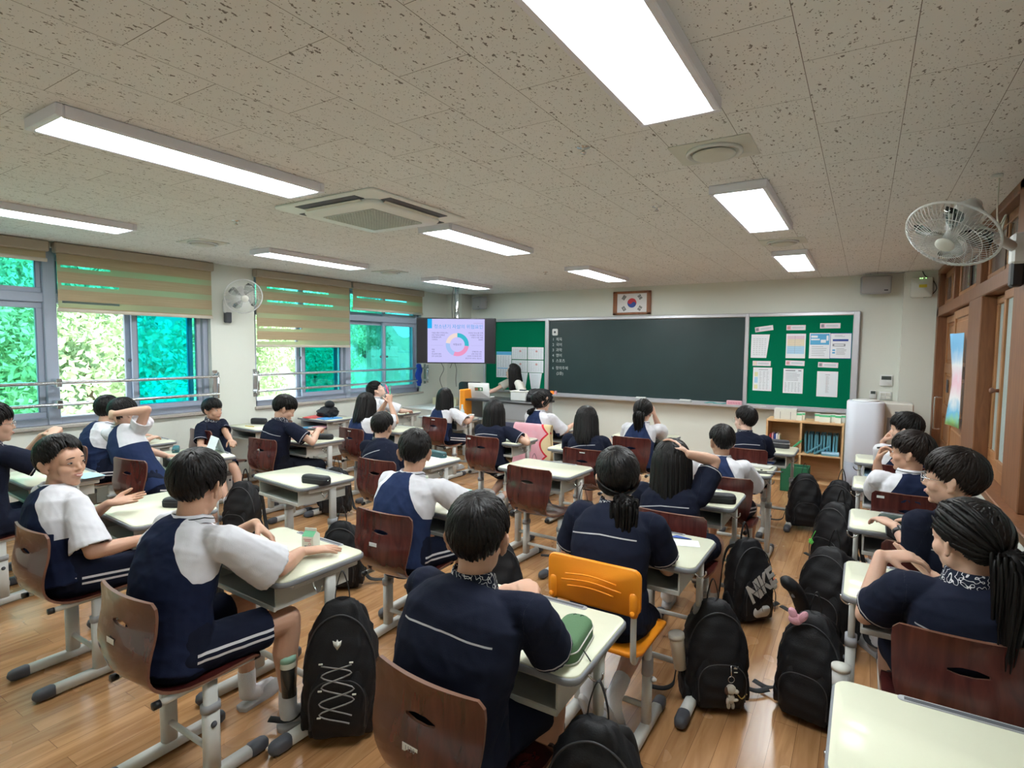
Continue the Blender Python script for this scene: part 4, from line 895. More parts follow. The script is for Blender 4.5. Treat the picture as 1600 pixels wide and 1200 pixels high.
        for j in range(K2):
            D = slerp(e0, np.tile(td, (nn, 1)), np.clip(tt0+(1-tt0)*j/(K2-1), 0, .98)); D /= np.linalg.norm(D, axis=1)[:, None]; P[:, j] = onskull(D, np.full(nn, base_th+.003)+.002*rng.uniform(size=nn))
        mb.add(strands(P, rng.uniform(.006, .011, nn), rng.uniform(.0015, .003, nn), rng))
    for i in range(len(mb.v)): mb.v[i] = (mb.v[i]*k) @ R.T+C
    return obj('hair', mb, [MT[m], MT['black']], par)

def person(lab, seat, yaw, head, hyaw, hpitch=0, hroll=0, top='polo', style='short', skin='skin', handL=None, handR=None, poseL='relax', poseR='relax', hdL=None, hdR=None, pnL=None, pnR=None,
           poleL=None, poleR=None, footL=None, footR=None, vox=.0065, seatz=.43, glasses=False, smile=False, face=False, female=False, hm='hair', hlen=.30, legs='shorts', k=1.0, shoe='slip', closed=False, seed=1, sleeve=None, ty=None, q=1.0, kneeup=None, wide=1.0, down=None, bare=True):
    rd = math.radians; yaw = rd(yaw); ty = yaw if ty is None else rd(ty)
    root = empty('person', (seat[0], seat[1], 0), lab, 'person', 'students seated in the classroom' if top != 'blouse' else None); O = V(seat[0], seat[1], 0)
    f = V(-math.sin(yaw), math.cos(yaw), 0); lat = V(math.cos(yaw), math.sin(yaw), 0); tf = V(-math.sin(ty), math.cos(ty), 0); tl = V(math.cos(ty), math.sin(ty), 0); Z = V(0, 0, 1)
    H_ = V(*head)-O-V(0, 0, .037*k); P = V(0, 0, seatz+.10)-f*.03
    hyw = rd(hyaw); R = np.array(Matrix.Rotation(hyw, 3, 'Z') @ Matrix.Rotation(rd(hpitch), 3, 'X') @ Matrix.Rotation(rd(hroll), 3, 'Y'))
    Nk = H_+R @ V(0, -.018, -.06)*k; Nb = H_+(R @ V(0, -.02, -.06))*.6*k-Z*.072*k-tf*.012; Nb = .5*Nb+.5*(H_-Z*.112*k-tf*.03)
    sw = .158*k*wide; J = {s: Nb+tl*s*sw-Z*.052*k+tf*.004 for s in (-1, 1)}
    up = nrm(Nb-P)
    # --- targets
    la, lf_ = .255*k, .225*k
    HT = {-1: handL, 1: handR}; HP = {-1: poseL, 1: poseR}; HD = {-1: hdL, 1: hdR}; PN = {-1: pnL, 1: pnR}; PO = {-1: poleL, 1: poleR}
    arms = {}
    for s in (-1, 1):
        W = V(*HT[s])-O if HT[s] is not None else Nb*V(1, 1, 0)+f*.30+lat*s*.13+V(0, 0, .765)
        pole = V(*PO[s]) if PO[s] is not None else (tl*s*.38-Z*.9-tf*.25)
        E_, W = ik(J[s], W, la, lf_, pole); arms[s] = (E_, W)
    m = MB()
    # --- skin: head, neck, trunk, arms, hands, legs as one surface
    head_shapes(m, R, H_, k, female)
    m.add(tube([H_+R @ V(0, -.022, -.03)*k, Nk, Nb-up*.02], [.050*k*(.92 if female else 1), .049*k*(.92 if female else 1), .053*k], 16))
    m.add(tube([Nb, Nb-up*.06, P], [(.045*k, .05*k), (.080*k, .11*k), (.07*k, .10*k)], 16, tf))
    for s in (-1, 1):
        E_, W = arms[s]; fd = nrm(W-E_)
        m.add(tube([J[s]-Z*.008, J[s]*.5+E_*.5, E_], [.036*k, .040*k, .033*k], 12, rnd=3)); m.add(tube([E_, E_*.65+W*.35, E_*.25+W*.75, W], [.034*k, .036*k, .028*k, .023*k], 12, rnd=3))
        d = nrm(V(*HD[s])) if HD[s] is not None else nrm(fd*V(1, 1, .35)); pn = V(*PN[s]) if PN[s] is not None else V(0, 0, -1)
        if abs(np.dot(d, pn)) > .95: pn = -tl*s
        hand(m, W+d*.008, d, pn, s, HP[s], k*.98)
    FT = {-1: footL, 1: footR}; feet = {}
    for s in (-1, 1):
        hip = P+lat*s*.085*k-Z*.015; A_ = (V(*FT[s][:3])-O) if FT[s] is not None else P*V(1, 1, 0)+f*.42+lat*s*.14+Z*.085
        Kn, A_ = ik(hip, A_, .40*k, .385*k, f*.8+Z+lat*s*.15 if kneeup is None else V(*kneeup)); feet[s] = (hip, Kn, A_)
        m.add(tube([hip, hip*.5+Kn*.5, Kn], [.058*k, .062*k, .050*k], 14, rnd=2)); c = Kn*.65+A_*.35; bk = -nrm(np.cross(np.cross(Kn-hip, A_-Kn), A_-Kn)); bk = bk if np.dot(bk, f) < 0 else -bk
        m.add(tube([Kn, Kn*.85+A_*.15, c+bk*.012, Kn*.25+A_*.75, A_], [.050*k, .049*k, .050*k, .034*k, .029*k], 14, rnd=3))
    body = remesh(m, vox, 4 if vox < .0048 else (3 if vox < .006 else 2), .5); obj('body', body, MT[skin], root)
    # --- shirt
    m = MB(); hw = wide
    back = -tf; sp = [P-up*.06, P+up*.06]+[P+(Nb-P)*t+back*.028*math.sin(PI*t) for t in (.35, .6, .8, .92)]+[Nb-Z*.004]
    rr = [(.118, .158*hw), (.118, .152*hw), (.118, .152*hw), (.120, .162*hw), (.112, .158*hw), (.092, .118*hw), (.064, .070)]
    m.add(tube(sp, [(a*k, b*k) for a, b in rr], 24, tf, sq=2.3))
    SL = sleeve if sleeve is not None else {'raglan': .92, 'raglan_dark': .92, 'polo': .72, 'blouse': .7}[top]; r1 = {'raglan': .082, 'raglan_dark': .084, 'polo': .068, 'blouse': .066}[top]*k
    for s in (-1, 1):
        E_, W = arms[s]; a = J[s]-tl*s*.01*k; u = nrm(E_-J[s]); Ls = la*SL
        m.add(tube([Nb-Z*.068*k+tl*s*.045*k, J[s]-Z*.004], [(.048*k, .046*k), .053*k], 14, rnd=2))
        ou = [J[s]+u*x for x in (0, .25*Ls, .6*Ls, Ls)]; inn = [J[s]+u*x for x in (Ls, Ls-.035)]
        T_, A2, B2 = frames(np.array(ou), None); th = np.arange(18)*2*PI/18
        sag = np.array((0, 0, -1.0)); sag = sag-u*sag.dot(u)
        def rg(c, r_, g=0): return np.array([c+A2[1]*math.cos(t)*r_+B2[1]*math.sin(t)*r_+sag*g*.5*(1+np.dot(A2[1]*math.cos(t)+B2[1]*math.sin(t), sag)) for t in th])
        rings = [rg(J[s]-u*.03, .035*k), rg(ou[0], .058*k), rg(ou[1], .062*k, .006), rg(ou[2], (r1*.5+.031*k), .012), rg(ou[3], r1, .016), rg(inn[0], r1-.008, .016), rg(inn[1], r1-.014, .010)]
        m.add(loft(rings))
    sh = remesh(m, max(vox, .0062), 3, .5); wrinkle(sh, .0045 if top.startswith('rag') else .0035, seed)
    v = co(sh); rel_ = v-Nb; u_ = rel_ @ tl; vv = rel_ @ up; ww = rel_ @ back
    e = np.sqrt((u_/(.190*k*hw))**2+((ww-.015)/(.175*k))**2)-1
    rag = np.minimum(np.abs(u_)-(.052+np.clip(-vv, 0, None)*.56)*k, (vv+.21*k-.25*(.16-np.abs(u_)))*.8); pb = np.full(len(v), .5); pm = np.full(len(v), -1.0)
    for s in (-1, 1):
        ds, sa = seg(v, J[s], arms[s][0]); a2 = np.minimum(np.minimum(sa-.02, .14*(e-.03-.55*np.clip(sa, 0, .25))), .074*k+.28*np.clip(sa, 0, .2)-ds); a2 = np.minimum(a2, np.maximum(vv+.25*k, .2*(e-.40))); rag = np.maximum(rag, np.where(u_*s > 0, a2, -1))
        near = (ds < .115*k) & (e > -.12) & (u_*s > 0); pb = np.where(near, sa-(la*SL-.014), pb); pm = np.where(near, 1.0, pm)
    attr(sh, 'rag', rag); attr(sh, 'pa', vv+.115*k+.10*np.abs(u_)*.6); attr(sh, 'pam', np.minimum(np.minimum(.14*k-np.abs(u_), ww+.02), 1)); attr(sh, 'pb', pb); attr(sh, 'pbm', pm)
    so = obj('shirt', sh, MT[top], root)
    # --- collar
    nd = nrm((Nk-Nb)*.5+Z*.5); tlt = R[:, 1]*0+tf
    A2 = nrm(tf-nd*tf.dot(nd)); B2 = np.cross(nd, A2); th = np.linspace(0, 2*PI, 28, endpoint=False)
    def cring(h, ra, rb, fz=0): return np.array([Nb+nd*h+A2*math.cos(t)*ra*k+B2*math.sin(t)*rb*k-nd*fz*max(0, math.cos(t))*k+A2*.002 for t in th])
    if top == 'polo': obj('collar', MB().add(loft([cring(-.012, .071, .074, .03), cring(.006, .066, .070, .03), cring(.036, .060, .063, .035), cring(.037, .056, .059, .035), cring(.004, .060, .062, .03)], True, False, False)), MT['pcollar'], so)
    elif top == 'blouse': obj('collar', MB().add(loft([cring(-.02, .078, .08, .05), cring(.002, .068, .070, .05), cring(.014, .060, .062, .05), cring(.0, .056, .058, .05)], True, False, False)), MT['blouse'], so)
    else:
        obj('collar', MB().add(loft([cring(-.004, .074, .078, .026), cring(.014, .071, .074, .026), cring(.027, .063, .066, .026), cring(.012, .058, .061, .026)], True, False, False)), MT['ribw'], so)
        obj('collar_line', MB().add(tube(np.vstack([cring(.014, .0722, .0752, .026), cring(.014, .0722, .0752, .026)[:1]]), .0022, 6)), MT['black'], so)
    # --- shorts / trousers
    m = MB(); m.add(tube([P-Z*.02+f*.02, P+up*.10], [(.125*k, .165*k*hw), (.112*k, .155*k*hw)], 20, f, rnd=3))
    le = {'shorts': .76, 'trousers': 1.0, 'skirt': .75}[legs]
    for s in (-1, 1):
        hip, Kn, A_ = feet[s]; u = nrm(Kn-hip); Ls = .40*k*le; r0, r1 = .080*k, (.078 if legs == 'shorts' else .064)*k
        if legs == 'trousers': m.add(tube([hip, hip*.5+Kn*.5, Kn], [.084*k, .074*k, .064*k], 14, rnd=3)); m.add(tube([Kn, Kn*.4+A_*.6, A_+(A_-Kn)*.0], [.063*k, .056*k, .052*k], 14, rnd=2))
        else:
            T_, A2, B2 = frames(np.array([hip, Kn])); rg = lambda x, r_: np.array([hip+u*x+A2[0]*math.cos(t)*r_+B2[0]*math.sin(t)*r_ for t in np.arange(20)*2*PI/20])
            m.add(loft([rg(-.04, .05*k), rg(0, r0), rg(Ls*.5, .5*(r0+r1)), rg(Ls, r1), rg(Ls, r1-.008), rg(Ls-.04, r1-.014)]))
    if legs == 'skirt': m.add(tube([P, P+f*.16-Z*.01, P+f*.30-Z*.03], [(.09*k, .16*k), (.085*k, .17*k), (.075*k, .18*k)], 20, Z, rnd=1))
    pt = remesh(m, max(vox, .0065), 3, .5); wrinkle(pt, .0035, seed+5, .8); v = co(pt); st = np.full(len(v), 1.0); stm = np.full(len(v), -1.0)
    for s in (-1, 1):
        hip, Kn, A_ = feet[s]; u = nrm(Kn-hip); rel_ = v-hip; o_ = nrm(Z-u*Z.dot(u)); l_ = np.cross(u, o_); l_ = l_ if np.dot(l_, lat)*s > 0 else -l_
        sd = (v @ lat)*s > (P @ lat)*s+.03; st = np.where(sd, rel_ @ o_-.004, st); stm = np.where(sd, np.minimum(rel_ @ l_-.02, rel_ @ u-.02), stm)
    attr(pt, 'st', st); attr(pt, 'stm', stm if (top.startswith('rag') and legs == 'shorts') else stm*0-1)
    obj('trousers' if legs == 'trousers' else legs, pt, MT['shorts' if legs == 'shorts' else 'trousers'], root)
    # --- socks and shoes
    for s in (-1, 1):
        hip, Kn, A_ = feet[s]; fd = V(*FT[s][3:6]) if (FT[s] is not None and len(FT[s]) > 3) else f+lat*s*.15; fd = nrm(fd); fl_ = np.cross(fd, Z) if abs(fd[2]) < .9 else lat; un = nrm(np.cross(fl_, fd)); heel = A_-fd*.035*k-un*.045*k
        if legs != 'trousers' or True: obj('sock', MB().add(tube([A_+nrm(Kn-A_)*.085, A_+nrm(Kn-A_)*.02, A_-un*.015, A_+fd*.05*k-un*.045*k, A_+fd*.13*k-un*.055*k], [(.0365*k, .0355*k), (.037*k, .035*k), (.040*k, .036*k), (.030*k, .037*k), (.020*k, .036*k)], 14, None, rnd=2)), MT['sock'], root)
        o_ = np.array([(-.045, .0), (-.035, .028), (.03, .034), (.10, .045), (.155, .040), (.185, .018), (.19, 0), (.185, -.018), (.155, -.038), (.10, -.040), (.03, -.034), (-.035, -.028)])*k
        base = A_-un*.082*k; rg = lambda z, g: np.array([base+fd*(x*(1+g)+.0)+fl_*y*(1+g)+un*z for x, y in o_])
        mm = MB().add(loft([rg(0, -.03), rg(.004, .0), rg(.018, .0), rg(.022, -.04)])); up_ = [rg(.018, -.03)]
        tp = lambda z, g, cut: np.array([base+fd*max(min(x, .19*k)*(1+g), cut)+fl_*y*(1+g)+un*z*(1 if x > cut else .6) for x, y in o_])
        mm.add(loft([tp(.020, -.02, .02*k), tp(.040, -.10, .03*k), tp(.060, -.30, .05*k)], True, False, True)) if shoe == 'slip' else mm.add(loft([rg(.018, -.02), rg(.045, -.10), rg(.060, -.30)], True, False, True))
        obj('shoe', mm, MT[shoe], root)
    # --- hair and face
    hair(style, R, H_, k, seed, root, hm, hlen, down, q)
    if face: eyes(R, H_, k, root, 0, closed, glasses, smile)
    elif glasses: eyes(R, H_, k, root, 0, closed, glasses)
    root['J'] = 0; del root['J']
    return root, arms, feet
# ================================================================== DESKS AND CHAIRS
def rtube(P, a, b, rad=.012, up=None):     # rectangular rounded tube along 2 points
    T, A, B = frames(np.array(P, float), up); o = rrect(a, b, rad, 3); return loft([np.array(P[i])+np.outer(o[:, 0], A[i])+np.outer(o[:, 1], B[i]) for i in range(len(P))])
GD = 'student desks'
def make_desk():
    e = empty('student_desk', (0, 0, 0), '', 'desk', GD); o = rrect(.65, .45, .045, 5)
    obj('desktop', MB().add(slab(rrect(.636, .436, .04, 5), .700, .7215, .0015)), MT['desk'], e)
    obj('edge_band', MB().add(slab(o, .694, .716, .004)), MT['edge'], e)
    obj('pencil_groove', MB().add(slab(rrect(.34, .028, .012, 3), .716, .7235, .001), T=(0, .207, 0)).add(bb(-.155, .155, .2, .214, .7225, .7245), 1), [MT['grey'], MT['dgrey']], e)
    t = MB()
    for a in (bb(-.25, .25, -.20, .17, .585, .592), bb(-.256, -.248, -.20, .17, .585, .697), bb(.248, .256, -.20, .17, .585, .697), bb(-.25, .25, .164, .172, .585, .697), bb(-.256, .256, -.208, -.196, .580, .602, .003), bb(-.256, .256, -.205, -.198, .680, .697)): t.add(a)
    obj('book_tray', t, MT['drawer'], e)
    for s in (-1, 1):
        obj('leg_post', MB().add(rtube([(s*.285, .045, .36), (s*.285, .045, .695)], .052, .026, .010, (0, 1, 0))).add(bb(s*.285-.016, s*.285+.016, -.15, .19, .665, .695, .005)), MT['steel'], e)
        lo = obj('leg_sleeve', MB().add(rtube([(s*.285, .045, .03), (s*.285, .045, .42)], .066, .038, .016, (0, 1, 0))), MT['steel'], e)
        obj('height_collar', MB().add(rtube([(s*.285, .045, .415), (s*.285, .045, .452)], .074, .046, .018, (0, 1, 0))), MT['grey'], lo)
        obj('lock_screw', MB().add(lathe([(0, 0), (.011, 0), (.009, .006), (0, .007)], 12, R=eul(y=s*PI/2)), T=(s*.304, .045, .35)), MT['dgrey'], lo)
        obj('foot_rail', MB().add(tube([(s*.285, -.20, .032), (s*.285, .23, .032)], [(.026, .026)]*2, 14, (0, 0, 1), sq=3)), MT['steel'], e)
        for y, d in ((-.20, -1), (.23, 1)): obj('foot_cap', MB().add(tube([(s*.285, y-d*.02, .032), (s*.285, y+d*.035, .031)], [(.030, .029), (.028, .028)], 14, (0, 0, 1), rnd=2, sq=3)), MT['dgrey'], e)
    obj('cross_bar', MB().add(tube([(-.285, .045, .14), (.285, .045, .14)], .014, 10)), MT['steel'], e)
    for s in (-1, 1): obj('bag_hook', MB().add(tube(bez([(s*.272, -.03, .69), (s*.272, -.03, .64), (s*.30, -.03, .615), (s*.325, -.03, .63), (s*.328, -.03, .65)], 4), .004, 6)), MT['chrome'], e)
    return e
def shell(back=True):
    pr = [(.205, .418, .178), (.192, .430, .186), (.12, .436, .196), (.02, .432, .196), (-.07, .430, .185), (-.13, .438, .165), (-.170, .462, .152), (-.192, .50, .158), (-.202, .55, .178), (-.200, .60, .190), (-.190, .645, .194), (-.183, .676, .195), (-.180, .702, .196), (-.178, .74, .198), (-.180, .770, .196), (-.184, .788, .178)]
    pts = bez([(0, a, b) for a, b, c in pr], 2); wd = np.interp(np.linspace(0, 1, len(pts)), np.linspace(0, 1, len(pr)), [c for a, b, c in pr])
    us = np.array([-1, -.92, -.75, -.55, -.36, -.27, -.1, .1, .27, .36, .55, .75, .92, 1.0]); n = len(us); T, A, B = frames(pts, None)
    Nn = np.cross(T, np.array([(1.0, 0, 0)]*len(pts))); top = []; bot = []
    for i in range(len(pts)):
        row = np.array([(us[j]*wd[i], pts[i][1], pts[i][2]) for j in range(n)]); bow = (.022*(1-us**2)) if i > len(pts)*.45 else .010*(1-us**2)
        row += np.outer(bow, (0, -1, 0) if i > len(pts)*.45 else (0, 0, -1)); top.append(row)
    top = np.array(top); d = np.gradient(top, axis=0); e = np.gradient(top, axis=1); nn = np.cross(d, e); nn /= np.linalg.norm(nn, axis=2)[..., None]; th = .0055
    a, b = top+nn*th, top-nn*th; k = len(pts); i0 = [i for i in range(k) if pts[i][2] > .672 and i > k*.5][0]; hole = {(i0, j) for j in range(5, 8)}
    # rounded ends of the grip hole
    for arr in (a, b):
        arr[i0+1, 6:8] += (0, 0, .006); arr[i0, 6:8] -= (0, 0, .006); arr[i0+1, 5] -= (0, 0, .004); arr[i0+1, 8] -= (0, 0, .004); arr[i0, 5] += (0, 0, .001); arr[i0, 8] += (0, 0, .001)
    v = np.concatenate([a.reshape(-1, 3), b.reshape(-1, 3)]); m = k*n; f = []; fe = []
    for i in range(k-1):
        for j in range(n-1):
            q = i*n+j
            if (i, j) in hole:
                for (p, r_, cond) in (((i, j), (i, j+1), (i-1, j) not in hole), ((i+1, j+1), (i+1, j), (i+1, j) not in hole), ((i+1, j), (i, j), (i, j-1) not in hole), ((i, j+1), (i+1, j+1), (i, j+1) not in hole)):
                    if cond: A1, B1 = p[0]*n+p[1], r_[0]*n+r_[1]; fe.append((A1, B1, B1+m, A1+m))
                continue
            f.append((q, q+1, q+n+1, q+n)); f.append((q+m, q+n+m, q+n+1+m, q+1+m))
    for j in range(n-1): fe.append((j+1, j, j+m, j+1+m)); q = (k-1)*n+j; fe.append((q, q+1, q+1+m, q+m))
    for i in range(k-1): q = i*n; fe.append((q, q+n, q+n+m, q+m)); q = i*n+n-1; fe.append((q+n, q, q+m, q+n+m))
    M = MB(); M.add((v, f), 0, True); M.add((v, fe), 1, False); return M
def chair_frame(e, pre=''):
    for s in (-1, 1):
        obj('seat_rail', MB().add(tube([(s*.155, -.16, .412), (s*.155, .20, .412)], .0125, 10)), MT['steel'], e)
        for y in (-.17, .21): obj('rail_cap', MB().add(tube([(s*.155, y-.012, .412), (s*.155, y+.012, .412)], .0145, 10)), MT['black'], e)
        obj('leg_post', MB().add(rtube([(s*.155, .02, .03), (s*.155, .02, .405)], .052, .030, .012, (0, 1, 0))), MT['steel'], e)
        lo = obj('leg_sleeve', MB().add(rtube([(s*.155, .02, .03), (s*.155, .02, .29)], .062, .038, .015, (0, 1, 0))), MT['steel'], e)
        obj('height_collar', MB().add(rtube([(s*.155, .02, .288), (s*.155, .02, .318)], .070, .046, .018, (0, 1, 0))), MT['grey'], lo)
        obj('lock_screw', MB().add(lathe([(0, 0), (.012, 0), (.010, .006), (0, .007)], 12, R=eul(y=s*PI/2)), T=(s*.174, .02, .24)), MT['dgrey'], lo)
        obj('foot_rail', MB().add(tube([(s*.155, -.20, .030), (s*.155, .20, .030)], .024, 14, (0, 0, 1), sq=3)), MT['steel'], e)
        for y, d in ((-.20, -1), (.20, 1)): obj('foot_cap', MB().add(tube([(s*.155, y-d*.02, .030), (s*.155, y+d*.03, .029)], [(.028, .027), (.026, .026)], 14, (0, 0, 1), rnd=2, sq=3)), MT['dgrey'], e)
    obj('cross_bar', MB().add(tube([(-.155, .02, .13), (.155, .02, .13)], .012, 10)), MT['steel'], e)
def make_chair():
    e = empty('plywood_chair', (0, 0, 0), '', 'chair', 'red-brown plywood chairs'); obj('seat_shell', shell(), [MT['ply'], MT['plyedge']], e)
    chair_frame(e); return e
desk0 = make_desk(); chair0 = make_chair()
def sticker(ch, kind):
    if kind == 'low': p, s_ = (-.035, -.2265, .615), (.052, .0012, .020)
    elif kind == 'grip': p, s_ = (-.02, -.2035, .712), (.045, .0012, .018)
    elif kind == 'top': p, s_ = (.0, -.2060, .762), (.05, .0012, .016)
    elif kind == 'topl': p, s_ = (-.15, -.1985, .755), (.04, .0012, .015)
    else: return
    obj('number_sticker', MB().add(box((0, 0, 0), s_)), MT['white'], ch, 'small white sticker', loc=p, rot=(-.03, 0, 0))
DESKS = [ # x, y, rz(deg), label
 (.285, 1.62, 0, 'bare cream student desk cut off by the bottom right corner, nearest the camera'),
 (.285, 2.71, 0, 'student desk of the girl with the big ponytail by the right wall'),
 (.285, 3.70, 0, 'student desk of the boy with round glasses, dark green case on it'),
 (.285, 4.75, 0, 'student desk in front of the boy biting a pen, by the right wall'),
 (.285, 5.80, 0, 'frontmost student desk along the right wall, behind the white tall appliance'),
 (-.985, 1.63, 1, 'student desk with the green zip case, nearest in the middle'),
 (-.905, 2.65, 0, 'student desk in front of the girl on the orange chair'),
 (-.945, 3.71, 0, 'student desk with black pouch, of the girl holding her head'),
 (-.885, 4.78, 0, 'student desk strewn with pens, right of the boy with white sleeves'),
 (-.825, 5.86, 0, 'student desk with grey striped case beside the wooden bookshelf'),
 (-2.245, 1.60, -2, 'student desk with the milk carton and a hand spread on it'),
 (-2.165, 2.68, 1, 'student desk holding the pale teal pouch'),
 (-2.115, 3.90, -2, 'empty bare student desk in the middle of the room with a pushed-back chair'),
 (-2.20, 4.88, 0, 'student desk of the bob-haired girl with piped shirt'),
 (-1.985, 5.94, 0, 'student desk in front of the ponytailed girl nearest the chalkboard'),
 (-3.48, 1.64, -4, 'student desk of the smiling boy turning around'),
 (-3.43, 2.64, -6, 'unoccupied student desk with one black pencil case near its corner'),
 (-3.20, 3.60, -2, 'student desk with long dark teal case, middle left'),
 (-3.17, 4.88, 0, 'student desk of the long-haired girl in dark shirt, left of the pink blanket'),
 (-3.16, 6.02, 0, 'student desk right of the pink-blanket chair, below the chalkboard end'),
 (-4.96, 1.66, -3, 'student desk with milk carton at the left edge, behind the smiling boy'),
 (-4.88, 2.66, -13, 'student desk with propped white paper, left of centre'),
 (-4.80, 3.75, -2, 'student desk of the boy bending over his black case'),
 (-4.64, 4.78, 0, 'student desk with a dark grey case and a turned-over chair row behind it'),
 (-4.67, 5.94, 0, 'student desk of the girl next to the television corner'),
 (-6.02, 2.72, -4, 'student desk nearest the window wall, before the boy with blue back'),
 (-6.00, 4.02, -4, 'student desk with a black pencil case under the window pillar'),
 (-6.02, 5.00, 0, 'student desk heaped with a black bag and books under the far window'),
 (-5.76, 6.02, 0, 'student desk of the boy leaning his head back by the far window'),
]
for x, y, r_, l in DESKS: place(desk0, (x, y, 0), math.radians(r_), l)
# cx, cy = centre of seat; back faces -y
CHAIRS = [
 (.30, 2.37, 3, 'plywood chair of the girl with the big ponytail, lower right corner', 'grip'),
 (.30, 3.30, 0, 'plywood chair seat-back half hidden behind the ponytailed girl, of the boy in glasses', None),
 (.27, 4.37, 0, 'plywood chair with white sticker of the boy biting a pen', 'topl'),
 (.28, 5.38, 0, 'plywood chair of the boy resting his chin, nearest the door', None),
 (-.95, 1.30, -3, 'large plywood chair with sticker 1130 at the bottom centre', None),
 (-.86, 3.18, 0, 'plywood chair of the girl holding her head', None),
 (-.80, 4.24, 0, 'plywood chair behind the boy with white sleeves and cropped hair', None),
 (-.88, 5.50, 0, 'plywood chair of the boy in glasses next to the bookshelf', None),
 (-2.20, 1.12, 0, 'plywood chair with worn back of the tall boy spreading his hand on a desk', 'low'),
 (-2.15, 2.33, 2, 'plywood chair of the broad-backed boy in blue beside the teal pouch', 'low'),
 (-2.05, 3.73, -4, 'empty plywood chair pulled out from the bare desk in the middle', None),
 (-2.05, 4.65, 0, 'plywood chair with a top sticker behind the bob-haired girl', 'top'),
 (-1.93, 5.52, 0, 'plywood chair of the ponytailed girl nearest the chalkboard', None),
 (-3.35, 1.21, 0, 'plywood chair of the smiling boy at the left', None),
 (-3.20, 3.31, 2, 'plywood chair of the navy-shirted boy in the middle left', None),
 (-3.17, 4.71, 0, 'shiny plywood chair of the long-haired girl in dark shirt', 'topl'),
 (-4.78, 2.26, 8, 'shiny plywood chair of the boy with an arm round his head', None),
 (-4.80, 3.41, 3, 'plywood chair with two white stickers of the boy bending over his case', 'grip'),
 (-4.63, 4.36, -3, 'plywood chair with loose papers on its seat', 'top'),
 (-4.52, 5.60, 0, 'plywood chair with grip sticker, of the girl near the television', 'top'),
 (-5.82, 3.40, 0, 'plywood chair of the boy looking sideways under the window pillar', None),
 (-5.90, 4.42, 0, 'plywood chair mostly hidden behind the boy bending over his case', None),
 (-5.60, 5.55, 0, 'plywood chair of the boy leaning his head back', None),
 (-5.85, 2.30, 5, 'plywood chair of the boy with blue back next to the window', None),
 (-4.75, 1.22, 6, 'plywood chair cut off by the left edge', None),
]
CL = [(place(chair0, (x, y, 0), math.radians(r_), l), l, st_) for x, y, r_, l, st_ in CHAIRS]
pink_chair = place(chair0, (-3.10, 5.62, 0), 0, 'plywood chair draped with the pink blanket')
for c, l, st_ in CL:
    if st_: sticker(c, st_)
    if '1130' in l:
        obj('number_sticker', MB().add(box((0, 0, 0), (.056, .0012, .022))), MT['white'], c, 'white sticker reading 1130', loc=(-.02, -.2265, .600), rot=(-.03, 0, 0)); text('print', '1130', .019, 'ink', c, (-.02, -.2275, .600))
# --- the orange chair ------------------------------------------------------
oc = empty('orange_chair', (-.90, 2.29, 0), 'bright orange plastic chair with grey tube frame', 'chair')
b_ = MB(); o = rrect(.405, .19, .035, 4); rows = []
for t_, sc in ((-.011, .97), (-.006, 1), (.006, 1), (.011, .97)): rows.append(np.column_stack([o[:, 0]*sc, t_-.212+(-.024*(1-(o[:, 0]/.2)**2))-.10*(o[:, 1]*sc)*.12, .715+o[:, 1]*sc]))
b_.add(loft(rows))
for s in (-1, 1): b_.add(tube([(s*.175, -.215, .70), (s*.175, -.215, .63)], .019, 10, rnd=2))
ob_ = obj('backrest', b_, MT['orange'], oc)
for z, wd_ in ((.745, .11), (.720, .13), (.695, .10)): obj('grip_rib', MB().add(tube([(x, -.2505+.024*(x/.2)**2-.012*(z-.715), z+.010*math.cos(x*18)) for x in np.linspace(-wd_, wd_, 9)], .0035, 6)), MT['orange'], ob_)
s_ = MB(); o = rrect(.39, .40, .05, 5); rows = []
for t_, sc in ((-.012, .96), (-.006, 1), (.006, 1), (.011, .96), (.008, .5)): rows.append(np.column_stack([o[:, 0]*sc, o[:, 1]*sc+.01, .432+t_-.02*np.clip((o[:, 1]*sc-.12)/.08, 0, 1)+.014*(o[:, 0]*sc/.2)**2]))
s_.add(loft(rows)); obj('seat', s_, MT['orange'], oc)
for s in (-1, 1):
    obj('back_tube', MB().add(tube(bez([(s*.175, -.212, .68), (s*.175, -.212, .50), (s*.168, -.18, .418), (s*.16, -.1, .412), (s*.16, .17, .412)], 5), .0125, 10)), MT['steel'], oc)
    obj('screw', MB().add(lathe([(0, 0), (.012, 0), (.008, .006), (0, .006)], 12, R=eul(x=PI/2)), T=(s*.178, -.237, .638)), MT['orange'], oc)
    obj('leg_post', MB().add(rtube([(s*.16, .02, .03), (s*.16, .02, .405)], .040, .030, .012, (0, 1, 0))), MT['steel'], oc)
    lo = obj('leg_sleeve', MB().add(rtube([(s*.16, .02, .03), (s*.16, .02, .27)], .050, .038, .015, (0, 1, 0))), MT['steel'], oc)
    obj('height_collar', MB().add(rtube([(s*.16, .02, .268), (s*.16, .02, .335)], .056, .044, .018, (0, 1, 0))), MT['grey'], lo); obj('lock_knob', MB().add(lathe([(0, 0), (.010, 0), (.012, .01), (.006, .022), (0, .022)], 12, R=eul(y=s*PI/2)), T=(s*.178, .02, .25)), MT['white'], lo)
    obj('foot_rail', MB().add(tube([(s*.16, -.20, .030), (s*.16, .20, .030)], .024, 14, (0, 0, 1), sq=3)), MT['steel'], oc)
    for y, d in ((-.20, -1), (.20, 1)): obj('foot_cap', MB().add(tube([(s*.16, y-d*.02, .030), (s*.16, y+d*.03, .029)], [(.028, .027), (.026, .026)], 14, (0, 0, 1), rnd=2, sq=3)), MT['dgrey'], oc)
obj('cross_bar', MB().add(tube([(-.16, .02, .12), (.16, .02, .12)], .012, 10)), MT['steel'], oc)
